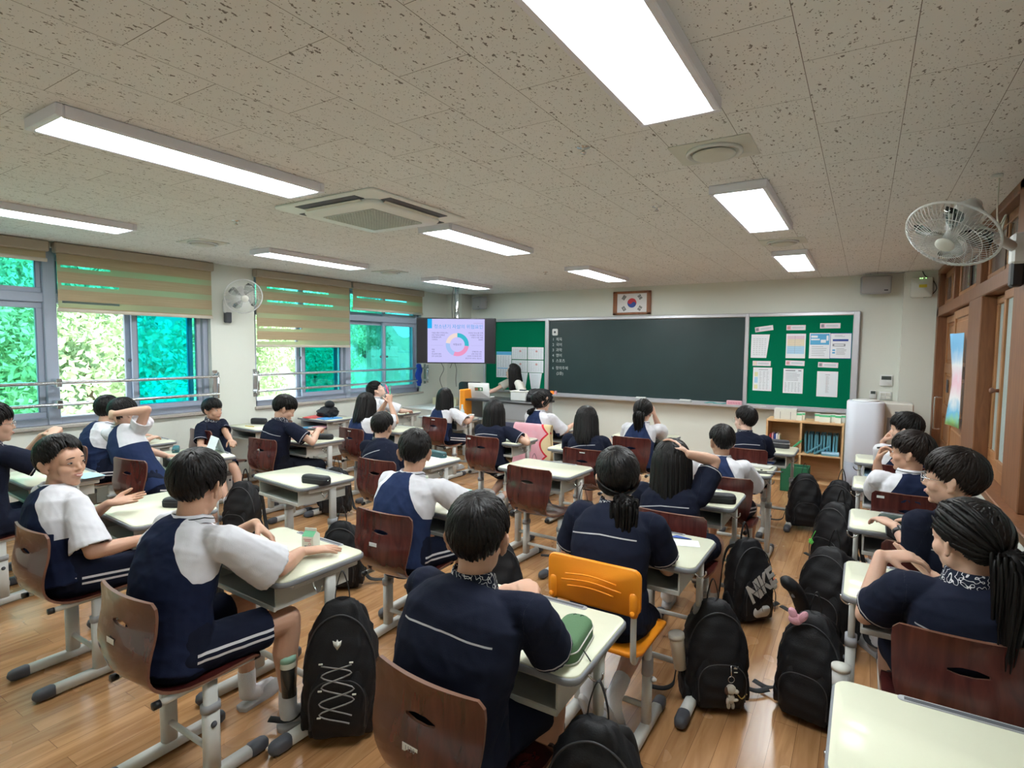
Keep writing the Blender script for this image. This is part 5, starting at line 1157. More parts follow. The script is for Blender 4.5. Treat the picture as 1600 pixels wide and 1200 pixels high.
# --- pink blanket over a chair -----------------------------------------------
def blanket():
    m = bpy.data.materials.new('pink_blanket'); m.use_nodes = True; p = m.node_tree.nodes['Principled BSDF']; p.inputs['Roughness'].default_value = .95; L = m.node_tree.links
    t = N(m, 'ShaderNodeTexCoord'); s = N(m, 'ShaderNodeSeparateXYZ'); L.new(t.outputs['Object'], s.inputs[0])
    wv = math_(m, 'ADD', s.outputs['X'], math_(m, 'MULTIPLY', math_(m, 'ABSOLUTE', math_(m, 'SINE', math_(m, 'MULTIPLY', s.outputs['Z'], 13.0))), .085))
    red_ = math_(m, 'GREATER_THAN', wv, .185); cream = math_(m, 'GREATER_THAN', wv, .212); z = N(m, 'ShaderNodeTexNoise'); z.inputs['Scale'].default_value = 14; L.new(t.outputs['Object'], z.inputs['Vector'])
    c = mixc(m, red_, mixc(m, z.outputs[0], (.80, .33, .40), (.80, .50, .56)), (.70, .03, .05)); c = mixc(m, cream, c, (.78, .62, .36)); L.new(c, p.inputs['Base Color']); return m
pts = [(-.175, .42), (-.19, .60), (-.168, .72), (-.166, .795), (-.185, .812), (-.205, .80), (-.222, .74), (-.236, .62), (-.245, .50), (-.25, .36), (-.25, .26)]
pf = bez([(0, a, b) for a, b in pts], 4); us = np.linspace(-.235, .235, 25); g_ = np.array([[(u+.012*math.sin(p[2]*15), p[1]-.012*math.sin(u*38+p[2]*4)*min(1, abs(p[2]-.81)*4), p[2]-.02*math.sin(u*9)*(p[1] < -.2)*(.8-p[2])) for u in us] for p in pf])
k_, n_ = g_.shape[:2]; v = g_.reshape(-1, 3); f = [(i*n_+j, i*n_+j+1, (i+1)*n_+j+1, (i+1)*n_+j) for i in range(k_-1) for j in range(n_-1)]
bl = obj('blanket', MB().add((v, f)), blanket(), None, 'pink blanket with red and cream scalloped border draped over a chair back', 'blanket', loc=(-3.10, 5.62, 0)); md = bl.modifiers.new('t', 'SOLIDIFY'); md.thickness = .008
# ================================================================== WHO SITS WHERE
def pp(lab, **kw): return person(lab, kw.pop('seat'), kw.pop('yaw', 0), kw.pop('head'), kw.pop('hyaw', 0), **kw)
P = {}
P[1] = pp('person with a big dark ponytail in piped navy, gesturing with both hands, lower right', seat=(.33, 2.40), yaw=5, head=(.31, 2.32, 1.085), hyaw=38, hpitch=-4, style='pony', female=True, face=True, hlen=.44, seed=3,
   handL=(.085, 2.56, .88), hdL=(.9, .15, .12), pnL=(.1, .2, -1), poseL='relax', poleL=(-.35, -.1, -1), handR=(.26, 2.66, .80), hdR=(-.55, .35, .35), pnR=(.2, .5, .8), poseR='open', vox=.005, k=1.05, skin='skin', hm='hair')
P[2] = pp('person with round glasses and a wristwatch in a piped navy shirt, by the right wall', seat=(.40, 3.27), yaw=20, head=(.355, 3.15, 1.13), hyaw=72, hpitch=0, style='bowl', face=True, glasses=True, seed=4,
   handL=(.165, 3.33, .80), hdL=(-.55, .60, .12), poseL='relax', poleL=(.5, -1, -.6), ty=38, handR=(.30, 3.60, .765), hdR=(-.7, .5, 0), vox=.005, k=1.05, wide=1.08, skin='skin', hm='hairb', q=1.3)
P[3] = pp('person in a white-sleeved navy shirt biting a pen, by the right wall', seat=(.29, 4.36), yaw=5, head=(.27, 4.33, 1.055), hyaw=72, hpitch=2, top='raglan_dark', style='bowl', face=True, seed=5,
   handL=(.10, 4.42, .93), hdL=(.25, .10, .9), pnL=(.8, -.3, 0), poseL='hold', poleL=(.1, -.4, -1), k=1.05, skin='skin2', hm='hairb')
P[4] = pp('person with white sleeves resting the chin on a hand, furthest along the right wall', seat=(.29, 5.36), yaw=5, head=(.29, 5.33, 1.085), hyaw=70, top='raglan_dark', style='bowl', face=True, seed=6,
   handL=(.155, 5.44, .93), hdL=(.45, -.15, .85), pnL=(.7, -.2, 0), poseL='fist', poleL=(.1, -.3, -1), k=1.0)
P[5] = pp('person in a piped navy shirt seen from behind on the chair with sticker 1130', seat=(-1.0, 1.27), yaw=2, head=(-.972, 1.37, 1.125), hyaw=22, hpitch=-8, style='crop', seed=7,
   handL=(-1.055, 1.66, .80), hdL=(.55, .55, .15), poseL='hold', handR=(-.93, 1.64, .80), hdR=(-.55, .55, .2), poseR='hold', poleR=(.75, -.1, -1), poleL=(-.6, -.2, -1), vox=.005, k=1.04, skin='skin2', wide=1.16, q=1.6)
P[6] = pp('person with a low ponytail in a piped navy shirt on the orange chair', seat=(-.90, 2.27), yaw=0, head=(-.925, 2.38, 1.12), hyaw=34, hpitch=-6, style='lowpony', female=True, face=True, hlen=.44, seed=8,
   handR=(-.86, 2.66, .765), hdR=(-.8, .25, 0), poseR='relax', poleR=(.6, -.2, -1), handL=(-1.08, 2.60, .765), hdL=(.7, .4, 0), poleL=(-.5, -.2, -1), footL=(-.99, 2.27, .15, 0, .5, -.75), footR=(-.87, 2.27, .15, .1, .5, -.75), vox=.005, k=1.06, wide=1.02, q=1.3)
P[7] = pp('person with long straight black hair and one hand on the head', seat=(-.88, 3.16), yaw=0, head=(-.925, 3.24, 1.035), hyaw=12, hpitch=-8, style='long', female=True, hlen=.36, seed=9,
   handR=(-.825, 3.20, 1.075), hdR=(-.62, .15, .5), pnR=(-.9, -.1, -.3), poseR='relax', poleR=(.35, .4, -.7), handL=(-1.06, 3.55, .765), k=1.03, wide=1.0)
P[8] = pp('person with cropped hair and white sleeves beside the pen-strewn desk', seat=(-.84, 4.24), yaw=0, head=(-.865, 4.30, 1.02), hyaw=34, hpitch=-4, top='raglan', style='crop', face=True, seed=10, poleL=(-.5, 0, -1), poleR=(.5, 0, -1), handR=(-.74, 4.62, .77), k=.98, skin='skin2')
P[9] = pp('person with thin glasses in a piped navy shirt leaning beside the bookshelf', seat=(-.88, 5.52), yaw=5, head=(-.925, 5.60, 1.035), hyaw=55, hpitch=-6, hroll=6, style='parted', face=True, glasses=True, seed=11, k=1.0, wide=1.1, skin='skin3')
P[10] = pp('tall person with grey-white sleeves, arm spread over the desk with the milk carton', seat=(-2.20, 1.10), yaw=2, head=(-2.20, 1.20, 1.15), hyaw=28, hpitch=-12, top='raglan_dark', style='short', face=True, seed=12,
   handR=(-2.085, 1.585, .755), hdR=(.42, .75, -.02), poseR='flat', poleR=(.8, -.5, -.35), handL=(-2.20, 1.44, .90), hdL=(.55, .25, -.45), pnL=(-.3, -.6, -.5), poseL='relax', poleL=(-.6, .4, -.8), vox=.005, k=1.06, wide=1.05, skin='skin2', q=1.6)
P[11] = pp('broad person in a bright blue shirt with white sleeves beside the teal pouch', seat=(-2.15, 2.30), yaw=0, head=(-2.155, 2.41, 1.095), hyaw=34, hpitch=-8, top='raglan', style='crop', seed=13,
   handR=(-2.02, 2.68, .765), hdR=(-.5, .6, 0), poleR=(1, 0, -.4), handL=(-2.30, 2.66, .765), vox=.0055, k=1.03, wide=1.14, skin='skin2', q=1.2)
P[12] = pp('person with a smooth black bob in a piped navy shirt, back to us', seat=(-2.06, 4.65), yaw=5, head=(-2.14, 4.72, 1.03), hyaw=22, style='bob', female=True, hlen=.20, seed=14, k=1.0, wide=1.05)
P[13] = pp('person with a ponytail and white sleeves touching the cheek, nearest the chalkboard', seat=(-1.92, 5.52), yaw=0, head=(-1.905, 5.60, 1.05), hyaw=2, hpitch=-4, top='raglan', style='pony', female=True, hlen=.32, seed=15,
   handR=(-1.81, 5.68, .97), hdR=(-.15, -.05, .9), pnR=(-.9, -.2, 0), poseR='relax', poleR=(.2, .5, -1), k=1.0)
P[14] = pp('smiling person with parted hair and white sleeves turning toward the camera at the left', seat=(-3.35, 1.19), yaw=-2, head=(-3.46, 1.20, 1.095), hyaw=-66, hpitch=4, ty=2, top='raglan_dark', style='parted', face=True, smile=True, seed=16,
   handR=(-3.13, 1.44, .66), hdR=(.4, .6, -.3), poseR='relax', poleR=(.3, -.8, -.7), handL=(-3.50, 1.42, .79), hdL=(.45, .55, .12), pnL=(.2, -.3, .9), poseL='open', poleL=(-.6, -.3, -.8), vox=.0045, k=1.06, skin='skin2', q=1.7)
P[15] = pp('person in a piped navy shirt with hands on a desk with a dark teal case', seat=(-3.22, 3.29), yaw=0, head=(-3.38, 3.38, 1.025), hyaw=20, hpitch=-10, style='crop', seed=17, handL=(-3.42, 3.56, .77), hdL=(.5, .5, 0), handR=(-3.22, 3.58, .77), hdR=(-.5, .5, 0), k=.98, wide=1.08)
P[16] = pp('person with very long loose black hair in a dark piped shirt, writing', seat=(-3.17, 4.69), yaw=0, head=(-3.20, 4.79, 1.02), hyaw=14, hpitch=-16, style='long', female=True, hlen=.48, seed=18,
   handR=(-2.93, 4.95, .765), hdR=(-.5, .5, 0), poleR=(1, -.1, -.4), footL=(-3.16, 4.62, .15, 0, .5, -.75), footR=(-3.05, 4.60, .15, .1, .5, -.75), k=1.0, wide=1.04)
P[17] = pp('person with tied-up hair and white sleeves facing right, on the pink-blanket chair', seat=(-3.10, 5.60), yaw=-8, head=(-3.13, 5.65, 1.075), hyaw=-38, hpitch=6, top='raglan', style='lowpony', female=True, face=True, hlen=.10, seed=19, handR=(-2.88, 5.95, .765), k=.97, skin='skin')
P[18] = pp('person with glasses in a piped navy shirt, hands clasped, cut off by the left edge', seat=(-4.75, 1.24), yaw=5, head=(-4.78, 1.30, 1.175), hyaw=-8, style='bowl', face=True, glasses=True, seed=20,
   handL=(-4.80, 1.56, 1.03), hdL=(.5, .5, .5), poseL='fist', poleL=(-.6, .2, -1), handR=(-4.66, 1.56, 1.03), hdR=(-.5, .5, .5), poseR='fist', poleR=(.7, 0, -1), k=1.04, wide=1.1)
P[19] = pp('person in a blue shirt with white sleeves, one bent arm raised across the head', seat=(-4.78, 2.27), yaw=-8, head=(-5.12, 2.21, 1.13), hyaw=10, hpitch=-6, hroll=-8, ty=14, top='raglan', style='short', seed=21,
   handR=(-4.98, 2.09, 1.12), hdR=(-.9, -.05, -.15), pnR=(.1, 1, -.1), poseR='relax', poleR=(.7, .6, .35), sleeve=.62, handL=(-4.86, 2.55, .66), k=.98, skin='skin')
P[20] = pp('person with long hair over a white-sleeved blue shirt near the television', seat=(-4.52, 5.58), yaw=-6, head=(-4.545, 5.66, 1.035), hyaw=22, hpitch=2, top='raglan', style='long', female=True, hlen=.36, seed=22, handR=(-4.24, 5.84, .765), hdR=(-.6, .5, 0), poleR=(1, 0, -.5), k=.97)
P[21] = pp('person in a piped navy shirt looking down into a black pencil case', seat=(-4.80, 3.39), yaw=-8, head=(-4.745, 3.44, 1.085), hyaw=-28, hpitch=-26, style='bowl', face=True, closed=True, seed=23,
   handR=(-4.53, 3.66, .83), hdR=(-.35, .45, .1), poseR='hold', poleR=(.9, -.4, -.6), handL=(-4.76, 3.72, .79), hdL=(.5, .4, 0), poseL='hold', k=1.0, legs='trousers')
P[22] = pp('person with shoulder-length hair holding up a pink pen and a green pen', seat=(-4.63, 4.34), yaw=-5, head=(-4.66, 4.42, 1.05), hyaw=14, hpitch=-6, top='raglan', style='bob', female=True, hlen=.22, seed=24,
   handR=(-4.475, 4.60, 1.03), hdR=(-.25, .1, .9), pnR=(-.8, .4, 0), poseR='hold', poleR=(.6, .2, -1), handL=(-4.60, 4.66, 1.03), hdL=(.25, .1, .9), pnL=(.8, .3, 0), poseL='hold', poleL=(-.6, .2, -1), k=.97)
P[24] = pp('person with a bright blue back and white sleeves closest to the left windows', seat=(-5.85, 2.28), yaw=-5, head=(-5.88, 2.40, 1.09), hyaw=40, hpitch=-10, top='raglan', style='short', seed=25, k=1.03, wide=1.12, skin='skin')
P[25] = pp('person in piped navy sitting sideways under the pillar between the windows', seat=(-5.80, 3.38), yaw=-75, head=(-5.83, 3.36, 1.005), hyaw=-72, hpitch=2, style='bowl', face=True, seed=26, ty=-70,
   handR=(-5.46, 3.14, .62), poseR='relax', handL=(-5.36, 3.30, .64), footR=(-5.22, 3.14, .085, .95, -.2, 0), footL=(-5.14, 3.32, .085, .95, -.1, 0), k=.94, skin='skin2')
P[26] = pp('person with white sleeves leaning the head back, under the far window', seat=(-5.58, 5.53), yaw=-8, head=(-5.60, 5.50, 1.105), hyaw=-42, hpitch=36, top='raglan_dark', style='short', face=True, seed=27, handR=(-5.36, 5.84, .77), poleR=(1, 0, -.5), k=.98, skin='skin3')
tz = .60
P[0] = pp('adult person in a cream blouse behind the front desk, looking up at the television', seat=(-4.72, 7.78), yaw=160, head=(-4.80, 7.70, 1.30), hyaw=118, hpitch=10, ty=150, top='blouse', style='long', female=True, face=True, hlen=.34, seed=28,
   handR=(-5.12, 7.40, .915), hdR=(-.5, -.3, -.05), poleR=(-.4, .4, -.6), handL=(-4.42, 7.42, .93), hdL=(.1, -.6, 0), seatz=tz, k=.98, skin='skin3', legs='trousers', footL=(-4.62, 7.68, .085), footR=(-4.86, 7.74, .085), kneeup=(0, -1, .2))
# ================================================================== BAGS
def bagbody(w_, h, d, top=.42, seed=1, bow=0.0, amp=.008, e=3.2, n=36, rows=22):
    r = np.random.default_rng(seed); rs = []
    for i in range(rows+1):
        t = i/rows; z = h*t; wd = w_*(.90+.10*min(1, t*6))*(1-max(0, (t-.55)/.45)**1.9*(1-top)); dd = d*(.82+.18*min(1, t*5))*(1-max(0, (t-.40)/.60)**1.6*.62)
        th = np.arange(n)*2*PI/n; c, s_ = np.cos(th), np.sin(th); x = np.sign(c)*np.abs(c)**(2/e)*wd/2; y = np.sign(s_)*np.abs(s_)**(2/e)*dd/2+bow*math.sin(PI*t)+.25*d*max(0, t-.5)
        ph = r.uniform(0, 6, 3); f_ = amp*(np.sin(th*5+z*30+ph[0]*.15)*np.sin(z*55+2*np.sin(th*2))+.6*np.sin(th*9-z*40))
        rs.append(np.column_stack([x+c*f_, y+s_*f_, np.full(n, z)+.004*np.sin(th*3+z*20)]))
    cap = rs[-1].mean(0); rs.append(cap+(rs[-1]-cap)*.55+(0, 0, .014)); rs.append(cap+(rs[-1]-cap)*.2+(0, 0, .004)); rs.insert(0, rs[0].mean(0)*V(1, 1, 0)+(rs[0]-rs[0].mean(0))*.8-V(0, 0, .006)); return loft(rs)
def ribbon(pts, w_=.018, t_=.0025, up=(1, 0, 0), n=6): return tube(bez(pts, n), [(w_, t_)]*((len(pts)-1)*n+1), 8, up)
def bag(kind, w_, h, d, seed, drop=.0, hook=True):
    """local: back panel faces +y (towards the desk), pockets face -y, hung by its loop"""
    e = empty(kind, (0, 0, 0), '', 'backpack', 'black school backpacks')
    obj('body', MB().add(bagbody(w_, h, d, seed=seed)), MT['bag'], e)
    p = obj('front_pocket', MB().add(bagbody(w_*.78, h*.50, d*.42, .72, seed+1, 0, .004), T=(0, -d*.40, h*.04)), MT['bag'], e)
    arc = [(-w_*.36, -d*.60, h*.12), (-w_*.37, -d*.60, h*.36), (-w_*.24, -d*.585, h*.475), (0, -d*.58, h*.50), (w_*.24, -d*.585, h*.475), (w_*.37, -d*.60, h*.36), (w_*.36, -d*.60, h*.12)]
    obj('zip_line', MB().add(tube(bez(arc, 6), .0028, 6)), MT['zip'], p)
    arc = [(-w_*.48, -d*.20, h*.25), (-w_*.47, -d*.22, h*.62), (-w_*.30, -d*.20, h*.86), (0, -d*.16, h*.945), (w_*.30, -d*.20, h*.86), (w_*.47, -d*.22, h*.62), (w_*.48, -d*.20, h*.25)]
    obj('zip_line', MB().add(tube(bez(arc, 6), .0035, 6)), MT['zip'], e)
    for s in (-1, 1): obj('side_pocket', MB().add(bagbody(w_*.16, h*.30, d*.60, .9, seed+2+s, 0, .003), T=(s*w_*.47, 0, h*.03)), MT['bag'], e)
    for s in (-1, 1): obj('shoulder_strap', MB().add(ribbon([(s*.04, d*.34, h*.93), (s*.085, d*.52, h*.86), (s*.11, d*.60, h*.62), (s*.12, d*.62, h*.38), (s*w_*.52, d*.50, h*.16), (s*(w_*.52+.03), d*.3, h*.05), (s*(w_*.5+.09), d*.1+.03, .006-drop), (s*(w_*.5+.17), d*.1+.05, .004-drop)], .016, .0035, (.3, .8, .2))), MT['strap'], e)
    obj('top_loop', MB().add(ribbon([(-.032, d*.22, h*.95), (-.026, d*.24, h+.045), (0, d*.25, h+.115), (.026, d*.24, h+.045), (.032, d*.22, h*.95)], .009, .002, (0, 1, 0))), MT['strap'], e)
    return e
b0 = bag('backpack', .30, .47, .20, 5); b1 = bag('backpack', .28, .42, .17, 15); b2 = bag('backpack', .33, .50, .23, 25)
BAGS = {}
for key, proto, x, y, z, rz, l in (
    ('cord', b0, -1.85, 1.60, .035, 40, 'black backpack with zigzag bungee cord, hanging beside the desk with the milk carton'),
    ('low', b1, -.60, 1.42, .18, 12, 'black backpack hanging below the desk with the green zip case, bottom edge'),
    ('plush', b2, -.545, 2.70, .02, 30, 'black backpack with white dog plush keyring and a cream bottle'),
    ('logo', b0, -.555, 3.68, .02, 50, 'black backpack with a large white sports logo'),
    ('far', b2, -.42, 5.85, .04, 15, 'plain black backpack with dangling straps next to the wooden bookshelf'),
    ('f6', b1, -.14, 5.72, .08, -20, 'black backpack with a small yellow square tag, frontmost on the right'),
    ('f4', b2, -.13, 4.72, .06, -35, 'black backpack with a bright green flower keyring'),
    ('f3', b0, -.12, 3.62, .06, -25, 'black backpack sagging behind the drooping black pouch, right aisle'),
    ('f2', b2, -.15, 2.83, .02, -10, 'black open backpack with pink plush ears peeping out'),
    ('f1', b1, -.09, 1.52, -.0, 15, 'black backpack whose top just shows at the bottom edge, by the nearest desk'),
    ('c2', b1, -3.02, 2.62, .02, 35, 'round black backpack beside the unoccupied desk, behind the milk carton'),
    ('c1', b2, -3.05, 1.60, .08, 30, 'large black backpack behind the head of the tall person'),
    ('b3', b1, -4.36, 3.72, .04, 30, 'black backpack hanging from the desk of the person bending over a case'),
    ('b2', b0, -4.42, 2.78, .03, 20, 'small black backpack below the desk with the propped paper'),
    ('a2', b1, -5.58, 2.86, .10, 40, 'black backpack by the window row behind the raised arm'),
    ('d2', b0, -1.74, 2.62, .10, 45, 'black backpack in front of the head of the person with sticker 1130 chair'),
    ('c4', b1, -2.78, 4.88, .06, 25, 'black backpack under the desk left of the pink blanket'),
    ('d3', b1, -1.72, 3.78, .10, 35, 'black backpack under the bare empty desk in the middle'),
    ('c3', b1, -2.80, 3.55, .02, 30, 'black backpack with an orange tag beside the desk with the dark teal case')):
    o = place(proto, (x, y, z), math.radians(rz), l); BAGS[key] = o
for key, sc in (('cord', (1, 1, 1.13)), ('plush', (.86, .9, .90)), ('logo', (.95, .95, .98)), ('f2', (.80, .9, .88)), ('far', (.85, .9, .92)), ('f4', (.9, .9, .95)), ('c1', (.9, .9, 1))): BAGS[key].scale = sc
# details that belong to single bags
g = BAGS['cord']; w_, h, d = .30, .47, .20
obj('bungee_cord', MB().add(tube(bez([(-.06, -.130, .30), (.06, -.130, .27), (-.06, -.132, .22), (.07, -.132, .17), (-.07, -.132, .12), (.05, -.132, .08)], 6), .0028, 6)).add(tube(bez([(.06, -.130, .30), (-.06, -.130, .26), (.07, -.132, .21), (-.07, -.132, .16), (.06, -.132, .11)], 6), .0028, 6)), mat('reflective_cord', (.28, .28, .28), .4), g, 'grey speckled bungee cord')
for p in ((-.06, .31), (.06, .31), (-.065, .21), (.07, .19), (-.07, .11)): obj('cord_tab', MB().add(box((p[0], -.135, p[1]), (.016, .006, .005), .001)), MT['offwhite'], g)
obj('emblem', MB().add(slab([(-.014, 0), (-.018, .018), (-.006, .012), (0, .022), (.006, .012), (.018, .018), (.014, 0), (0, -.018)], 0, .003), R=eul(x=PI/2), T=(0, -.098, .36)), MT['offwhite'], g)
g = BAGS['logo']
def arcletters(par):
    for i, (ch, x, z, s_) in enumerate((('N', -.066, .20, .125), ('I', -.028, .225, .125), ('K', .014, .250, .125), ('E', .062, .285, .125))):
        t_ = text('logo_letter', ch, s_, 'white', par, (x, -.1315+.0, z), rot=(PI/2, -.5, 0), bold=.006); t_.scale = (.85, 1.35, 1)
    o_ = bez([(-.075, 0, .14), (-.055, 0, .105), (-.02, 0, .095), (.09, 0, .20)], 6); o2 = bez([(.09, 0, .20), (-.015, 0, .125), (-.05, 0, .125), (-.075, 0, .14)], 6)[1:-1]
    q = np.vstack([o_, o2]); q[:, 1] = -.1335; obj('logo_swoosh', MB().add((q, [tuple(range(len(q)))])), MT['strap'], par)
    o3 = rrect(.13, .07, .034, 5); obj('logo_patch', MB().add(slab(o3, 0, .002), R=eul(x=PI/2), T=(.0, -.128, .075)), MT['white'], par)
    for a in ((-.08, .27, .09, .13), (-.08, .20, .09, .30), (-.02, .30, .06, .12), (.0, .08, -.06, .26)): obj('elastic_cord', MB().add(tube([(a[0], -.137, a[1]), (a[2], -.137, a[3])], .0016, 6)), MT['strap'], par)
arcletters(g)
obj('red_charm', MB().add(ell((.155, -.06, .22), (.016, .012, .016))).add(ell((.155, -.06, .19), (.020, .016, .022)), 1).add(tube([(.14, -.06, .27), (.155, -.06, .235)], .0015, 6)), [mat('red_paint', (.7, .04, .03), .4), MT['white']], g, 'small red and white charm')
g = BAGS['plush']; wh = mat('cream_plush', (.62, .57, .48), .95, bump=.5, bscale=300); br = mat('brown_plush', (.10, .05, .03), .95)
c = MB(); R_ = V(.04, -.150, .0)
for cc, rr in (((0, 0, .135), (.026, .022, .024)), ((.024, -.008, .128), (.014, .012, .011)), ((0, 0, .088), (.020, .018, .028)), ((-.018, -.006, .075), (.008, .010, .020)), ((.020, -.008, .085), (.018, .009, .008)), ((-.010, 0, .050), (.010, .011, .018)), ((.012, 0, .050), (.010, .011, .018))): c.add(ell(V(*cc)+R_, rr, None, 14, 10))
pl_ = obj('dog_plush', c, wh, g, 'small white dog plush'); obj('ear', MB().add(ell(V(-.024, -.002, .128)+R_, (.010, .012, .020))), br, pl_); obj('nose', MB().add(ell(V(.038, -.010, .130)+R_, (.004, .004, .004))), MT['black'], pl_)
obj('key_ring', MB().add(tube([V(.016*math.cos(a), 0, .185+.016*math.sin(a))+R_ for a in np.linspace(0, 2*PI, 17)], .0016, 6)).add(tube([V(0, 0, .20)+R_, V(0, .01, .25)+R_], .003, 6)), MT['chrome'], g)
obj('stitched_mark', MB().add(slab([(-.012, -.006), (-.004, .006), (.004, -.002), (.012, .008), (.006, -.008)], 0, .002), R=eul(x=PI/2), T=(.07, -.128, .235)).add(box((.07, -.129, .21), (.018, .002, .004))), MT['offwhite'], g)
obj('gold_chain', MB().add(tube(bez([(.08, -.14, .10), (.10, -.145, .085), (.13, -.13, .10)], 6), .003, 6)), mat('gold', (.6, .45, .15), .35, metal=1), g)
bt = empty('tumbler', (-.675, 2.60, .17), 'cream lidded tumbler in the side pocket of the plush-keyring backpack', 'bottle'); bt.rotation_euler = (.10, -.12, 0)
obj('cup', MB().add(lathe([(0, 0), (.028, 0), (.034, .15), (.034, .155), (0, .155)], 24)), mat('cream_enamel', (.72, .68, .58), .35), bt); obj('lid', MB().add(lathe([(0, .150), (.037, .150), (.037, .170), (.030, .174), (0, .172)], 24)), mat('cream_lid', (.76, .74, .66), .4), bt)
bt = empty('tumbler', (-2.035, 1.475, .17), 'mint green lidded tumbler with strap handle in the bungee-cord backpack', 'bottle'); bt.rotation_euler = (0, -.05, 0)
mint = mat('mint_plastic', (.33, .60, .47), .4); obj('cup', MB().add(lathe([(0, 0), (.030, 0), (.032, .13), (.032, .150), (0, .150)], 24)), mat('smoke_tumbler', (.03, .035, .035), .25), bt); obj('band', MB().add(lathe([(.033, .125), (.034, .127), (.034, .15), (.033, .152)], 24)), mat('cream_band', (.70, .72, .60), .4), bt)
obj('lid', MB().add(lathe([(0, .150), (.035, .150), (.036, .172), (.030, .180), (0, .180)], 24)), mint, bt); obj('strap_handle', MB().add(ribbon([(.01, 0, .178), (-.01, 0, .21), (-.045, 0, .235), (-.05, 0, .222), (-.018, 0, .20), (.0, 0, .176)], .007, .003, (0, 1, 0))), mint, bt)
g = BAGS['f4']; gr = mat('neon_green', (.15, .75, .12), .5); c = MB()
for k in range(5): c.add(ell((-.10+.014*math.cos(k*1.257), -.150, .20+.014*math.sin(k*1.257)), (.010, .006, .010)))
obj('flower_charm', c.add(ell((-.10, -.152, .20), .008)), gr, g, 'bright green flower charm'); obj('charm_cord', MB().add(ribbon([(-.10, -.150, .215), (-.085, -.148, .25), (-.07, -.14, .29)], .003, .0015)), gr, g)
g = BAGS['f6']; obj('yellow_tag', MB().add(box((-.07, -.118, .12), (.04, .004, .045), .002)).add(box((-.07, -.121, .12), (.024, .002, .026)), 1), [mat('yellow_tag', (.75, .58, .05), .5), MT['black']], g); obj('grey_charm', MB().add(ell((.05, -.12, .18), (.010, .008, .026))).add(tube([(.05, -.12, .2), (.045, -.115, .25)], .0015, 6)), MT['grey'], g)
obj('orange_tag', MB().add(box((.06, -.115, .2), (.03, .004, .03), .002)), MT['orange'], BAGS['c3'])
pkp = mat('pink_plush', (.80, .42, .50), .95, bump=.5, bscale=300)
obj('pink_plush_toy', MB().add(ell((0, 0, 0), (.030, .024, .026))).add(ell((.030, -.01, .022), (.017, .013, .030), eul(y=.5))).add(ell((-.012, -.01, .03), (.018, .013, .026), eul(y=-.4))), pkp, None, 'pink plush toy ears sticking out of an open black backpack', 'plush toy', loc=(-.215, 2.78, .455))
bt = empty('tumbler', (-.03, 2.66, .22), 'white lidded cup in the open backpack, beside the nearest right desk', 'bottle'); obj('cup', MB().add(lathe([(0, 0), (.028, 0), (.033, .12), (0, .12)], 24)), MT['white'], bt); obj('lid', MB().add(lathe([(0, .118), (.036, .118), (.036, .135), (0, .137)], 24)), MT['offwhite'], bt)
po_ = empty('shoe_pouch', (-.245, 3.30, .30), 'drooping black pouch with pale round badge sticking out into the right aisle', 'pouch', rz=.5)
obj('case', MB().add(tube(bez([(.03, 0, -.10), (.02, 0, 0), (-.03, -.02, .10), (-.085, -.04, .15)], 6), [(.048, .03)]*6+[(.058, .036)]*7+[(.056, .034)]*5+[(.04, .025)], 16, (0, 1, 0), rnd=3)), MT['bag'], po_); obj('badge', MB().add(lathe([(0, 0), (.014, 0), (.012, .003), (0, .003)], 16, R=eul(x=PI/2)), T=(-.05, -.055, .085)), MT['grey'], po_)
for k in range(3): obj('white_pull', MB().add(box((.0+.01*k, -.04, -.02-.035*k), (.016, .003, .005), .001)), MT['white'], po_)

# ================================================================== THINGS ON DESKS
DT = .7222
def carton(x, y, z, rz, label, grp='milk cartons', s=1.0):
    e = empty('milk_carton', (x, y, z), label, 'milk carton', grp, rz); a = .029
    m = MB(); v = [(-a, -a, 0), (a, -a, 0), (a, a, 0), (-a, a, 0), (-a, -a, .062), (a, -a, .062), (a, a, .062), (-a, a, .062), (-a, 0, .083), (a, 0, .083), (-a, 0, .094), (a, 0, .094)]
    m.add((v, [(3, 2, 1, 0), (0, 1, 5, 4), (1, 2, 6, 5), (2, 3, 7, 6), (3, 0, 4, 7), (5, 6, 9), (7, 4, 8)]), 0, False).add((v, [(4, 5, 9, 8), (6, 7, 8, 9)]), 1, False); m.add(bb(-a, a, -.002, .002, .082, .095), 0, False)
    obj('carton', m, [MT['milk'], MT['milkgreen']], e)
    if s == 1.0:
        for dz, c, w_ in ((.050, 'ink_red', .04), (.042, 'ink_red', .03), (.018, 'ink', .03)): obj('print', MB().add(box((0, -a-.0006, dz), (w_, .001, .005))), MT[c], e)
        obj('round_mark', MB().add(tube([(.012+.006*math.cos(q), -a-.001, .028+.006*math.sin(q)) for q in np.linspace(0, 2*PI, 13)], .0012, 5)), MT['ink_red'], e)
    return e
MT['milk'] = mat('carton_white', (.74, .76, .68), .5); MT['milkgreen'] = mat('carton_green', (.06, .38, .16), .5)
carton(-2.165, 1.70, DT, .35, 'white and green milk carton on the desk behind a spread hand'); carton(-4.80, 1.72, DT, .2, 'milk carton behind the smiling face at the left'); carton(-2.44, 2.82, DT, .2, 'open milk carton left of the pale teal pouch')
